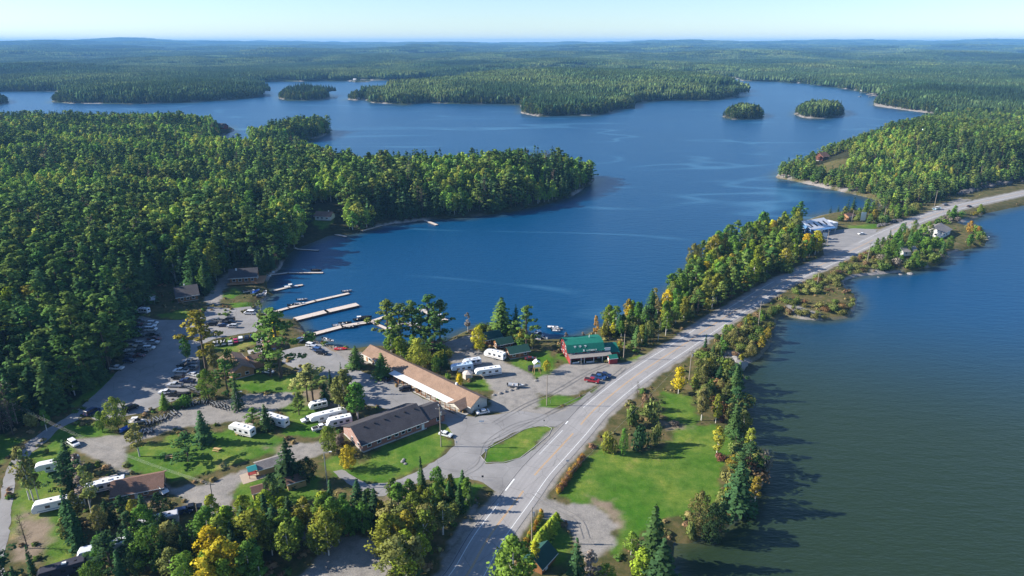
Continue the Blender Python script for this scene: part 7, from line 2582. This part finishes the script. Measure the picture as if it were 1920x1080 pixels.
# hexagonal tent, wooden tower sign, signs
o = empty("gazebo_tent", (0, 0, 0)); put(o, 877, 708, 10, LAND); tag(o, "pale hexagonal tent beside the bright white trailer", "tent")
hx = [(1.9 * math.cos(a * math.pi / 3), 1.9 * math.sin(a * math.pi / 3)) for a in range(6)]
bm = bmesh.new(); top = bm.verts.new((0, 0, 3.0)); rg = [bm.verts.new((x * 1.1, y * 1.1, 2.05)) for x, y in hx]
for i in range(6): bm.faces.new((top, rg[i], rg[(i + 1) % 6]))
me = bpy.data.meshes.new("roof"); bm.to_mesh(me); bm.free(); me.materials.append(M['canvas']); link(bpy.data.objects.new("tent_roof", me), o)
MB().prism(hx, 0, 2.05, 'z').build("tent_wall", M['canvas'], o)
o = empty("wooden_tower", (0, 0, 0)); put(o, 1006, 700, 15, LAND); tag(o, "small wooden headframe tower with a white roof on the grass before the store", "tower")
t_ = MB()
for x in (-1.3, 1.3):
    for y in (-1.0, 1.0): t_.tube((x, y, 0), (x * .45, y * .5, 4.6), .1)
t_.box(-.8, .8, -.07, .07, 2.2, 2.36); t_.build("frame", M['wood_new'], o)
MB().prism([(-1.4, 4.4), (0, 5.4), (1.4, 4.4), (1.4, 4.5), (0, 5.55), (-1.4, 4.5)], -1.2, 1.2, 'y').build("roof", M['white'], o)
MB().box(-1.3, 1.3, -.9, -.8, 3.0, 4.1).build("sign_board", M['white'], o)
o = MB().tube((0, 0, 0), (0, 0, 1.6), 1.3, 1.3, 16).build("water_tank", M['black']); put(o, 996, 694, 0, LAND); tag(o, "dark round tank left of the wooden tower", "tank")
for i, (px, py) in enumerate([(926, 741), (938, 738), (948, 735), (958, 732), (968, 729), (975, 722), (1005, 714), (984, 722)]):
    boulder(px, py, .75, "white boulder in the row edging the lane behind the motel", "white boulders along the lane")
for px, py, s in ((1385, 684, 3.4), (1392, 678, 2.4), (1380, 676, 2.8), (1408, 606, 2.0), (1372, 640, 1.6), (1708, 507, 1.8), (1690, 508, 1.5), (1648, 513, 1.4), (755, 866, .6), (760, 870, .5), (757, 862, .5)):
    boulder(px, py, s, "grey rock outcrop at the lake edge" if px > 800 else "boulder heap at the culvert below the brick building", "shore rocks" if px > 800 else "culvert boulders")
for i in range(70):
    f = rnd.random()
    px, py = 1796 + 128 * f, 366 - 26 * f + rnd.uniform(-10, 0)
    boulder(px, py, rnd.uniform(1.6, 3.6), "dark broken rock of the cut beside the far highway", "rocks of the highway cut", mat="dark_rock")
for i in range(40):
    f = rnd.random(); px = 1646 + 46 * f
    boulder(px, 424 - 12 * f + rnd.uniform(-2, 2), rnd.uniform(.8, 1.5), "dark boulder in the bank opposite the station forecourt", "boulders of the roadside bank", mat="dark_rock")
for i in range(26):
    f = rnd.random()
    boulder(1455 + 190 * f, 333 + 44 * f + rnd.uniform(-1, 2), rnd.uniform(1.0, 2.6), "pale boulder on the shore of the right headland", "pale shore boulders")
for i in range(24):
    f = rnd.random()
    boulder(585 + 60 * f, 640 + 16 * f + rnd.uniform(-3, 3), rnd.uniform(.3, .7), "beach stone between the middle lot and the water", "beach stones")


def sign(px, pb, w_, h_, post, label, mat='white', deg=0):
    o = empty("road_sign", (0, 0, 0)); put(o, px, pb, deg, LAND); tag(o, label, "sign")
    MB().tube((0, 0, 0), (0, 0, post), .05).build("post", M['steel'], o)
    MB().box(-w_ / 2, w_ / 2, -.08, -.055, post - h_, post).build("panel", M[mat], o)


sign(911, 850, .6, .8, 1.6, "small white sign on the tip of the grass island")
sign(1020, 800, .35, .5, 2.6, "thin marker sign at the upper end of the grass island", 'black')
sign(905, 900, .6, .6, 1.6, "round black backed sign at the highway junction", 'black')
sign(1064, 869, .9, .7, 1.4, "white sign on the outer edge of the highway")
sign(1032, 757, .2, 1.0, 2.4, "yellow marker post on the grass by the store lot", 'wood_new')
sign(903, 794, 1.6, .6, 1.2, "low wooden sign in front of the motel gable")
sign(1545, 452, 3.0, 3.0, 5.5, "square white sign board beside the station pole")
sign(1538, 448, 1.6, 1.4, 6.5, "white sign on a dark post left of the square sign", 'white')
sign(1617, 416, 3.6, 6.0, 7.0, "tall white billboard above the bushes right of the station")
sign(856, 833, .4, .6, 1.2, "small post sign by the pole at the brick building")

# ------------------------------------------------------------------ utility poles and wires
PL = {}
for nm, px, pb, pt, lb, arm, tr in [("a", 33, 794, 755, "leaning utility pole at the left edge of the forest", True, False), ("b", 404, 965, 905, "utility pole beside the camp lane junction", True, False),
                                    ("c", 376, 994, 945, "shorter utility pole behind the yellow grove", False, False), ("d", 827, 837, 764, "utility pole at the corner of the brick building", True, True),
                                    ("e", 1025, 760, 702, "utility pole on the grass between the store lot and the highway", False, False), ("f", 997, 1018, 951, "roadside utility pole with a white box at the bottom", False, True),
                                    ("g", 1169, 673, 626, "utility pole right of the store", False, False), ("h", 1292, 712, 657, "utility pole above the yellow aspen", True, True), ("i", 1421, 616, 566, "utility pole beside the rocky bank", True, False),
                                    ("j", 1532, 536, 508, "utility pole on the knob where the highway bends", True, False), ("k", 1625, 496, 455, "utility pole opposite the station", True, False), ("l", 1707, 443, 411, "utility pole at the drive to the white roofed house", True, False),
                                    ("m", 1657, 413, 387, "utility pole in the bushes right of the station", True, False), ("n", 1752, 386, 357, "leaning pole beside the parked blue boat", True, False), ("o", 1550, 462, 433, "pole on the station forecourt", False, False),
                                    ("p", 1597, 416, 394, "pole behind the brown shed", False, False), ("q", 1835, 343, 315, "pole on the grassy edge of the right hill", True, False), ("r", 1883, 308, 289, "farthest pole on the right hill", True, False)]:
    PL[nm] = pole(px, pb, pt, lb, arm=arm, tr=tr)[1]
pole(614, 912, 848, "street lamp on the grass below the brick building", arm=False, lamp=True)
pole(447, 770, 735, "lamp post at the gravel turning place", arm=False, lamp=True)
for k_, off in enumerate((-1.1, 0, 1.1)):
    wire(PL["a"], PL["b"], 2.2, "bright wire crossing the camp from the left edge to the lane pole", .016, off * .8)
for a_, b_ in (("b", "c"), ("d", "e"), ("e", "g"), ("f", "h"), ("h", "i"), ("i", "j"), ("j", "k"), ("k", "l"), ("l", "n"), ("n", "q"), ("q", "r"), ("m", "p")):
    wire(PL[a_], PL[b_], 1.2, "thin wire strung along the poles beside the highway" if a_ not in "bde" else "thin wire crossing the motel yard and camp", .018)


# ------------------------------------------------------------------ air: pale haze that turns the far hills blue
bm = bmesh.new()
X0, X1, Y0, Y1, Z0, Z1 = -30000, 30000, -400, 24500, -5, 215
vs = [bm.verts.new(p) for p in ((X0, Y0, Z0), (X1, Y0, Z0), (X1, Y1, Z0), (X0, Y1, Z0), (X0, Y0, Z1), (X1, Y0, Z1), (X1, Y1, Z1), (X0, Y1, Z1))]
for f in ((3, 2, 1, 0), (4, 5, 6, 7), (0, 1, 5, 4), (1, 2, 6, 5), (2, 3, 7, 6), (3, 0, 4, 7)):
    bm.faces.new([vs[i] for i in f])
me = bpy.data.meshes.new("haze"); bm.to_mesh(me); bm.free()
m, nt, out = newmat("haze")
pv = nt.nodes.new("ShaderNodeVolumePrincipled")
pv.inputs["Color"].default_value = (0.24, 0.56, 1.0, 1)
pv.inputs["Density"].default_value = 0.00007
pv.inputs["Anisotropy"].default_value = 0.0
nt.links.new(pv.outputs[0], out.inputs[1])
me.materials.append(m)
haze = link(bpy.data.objects.new("haze", me))
tag(haze, kind="stuff")
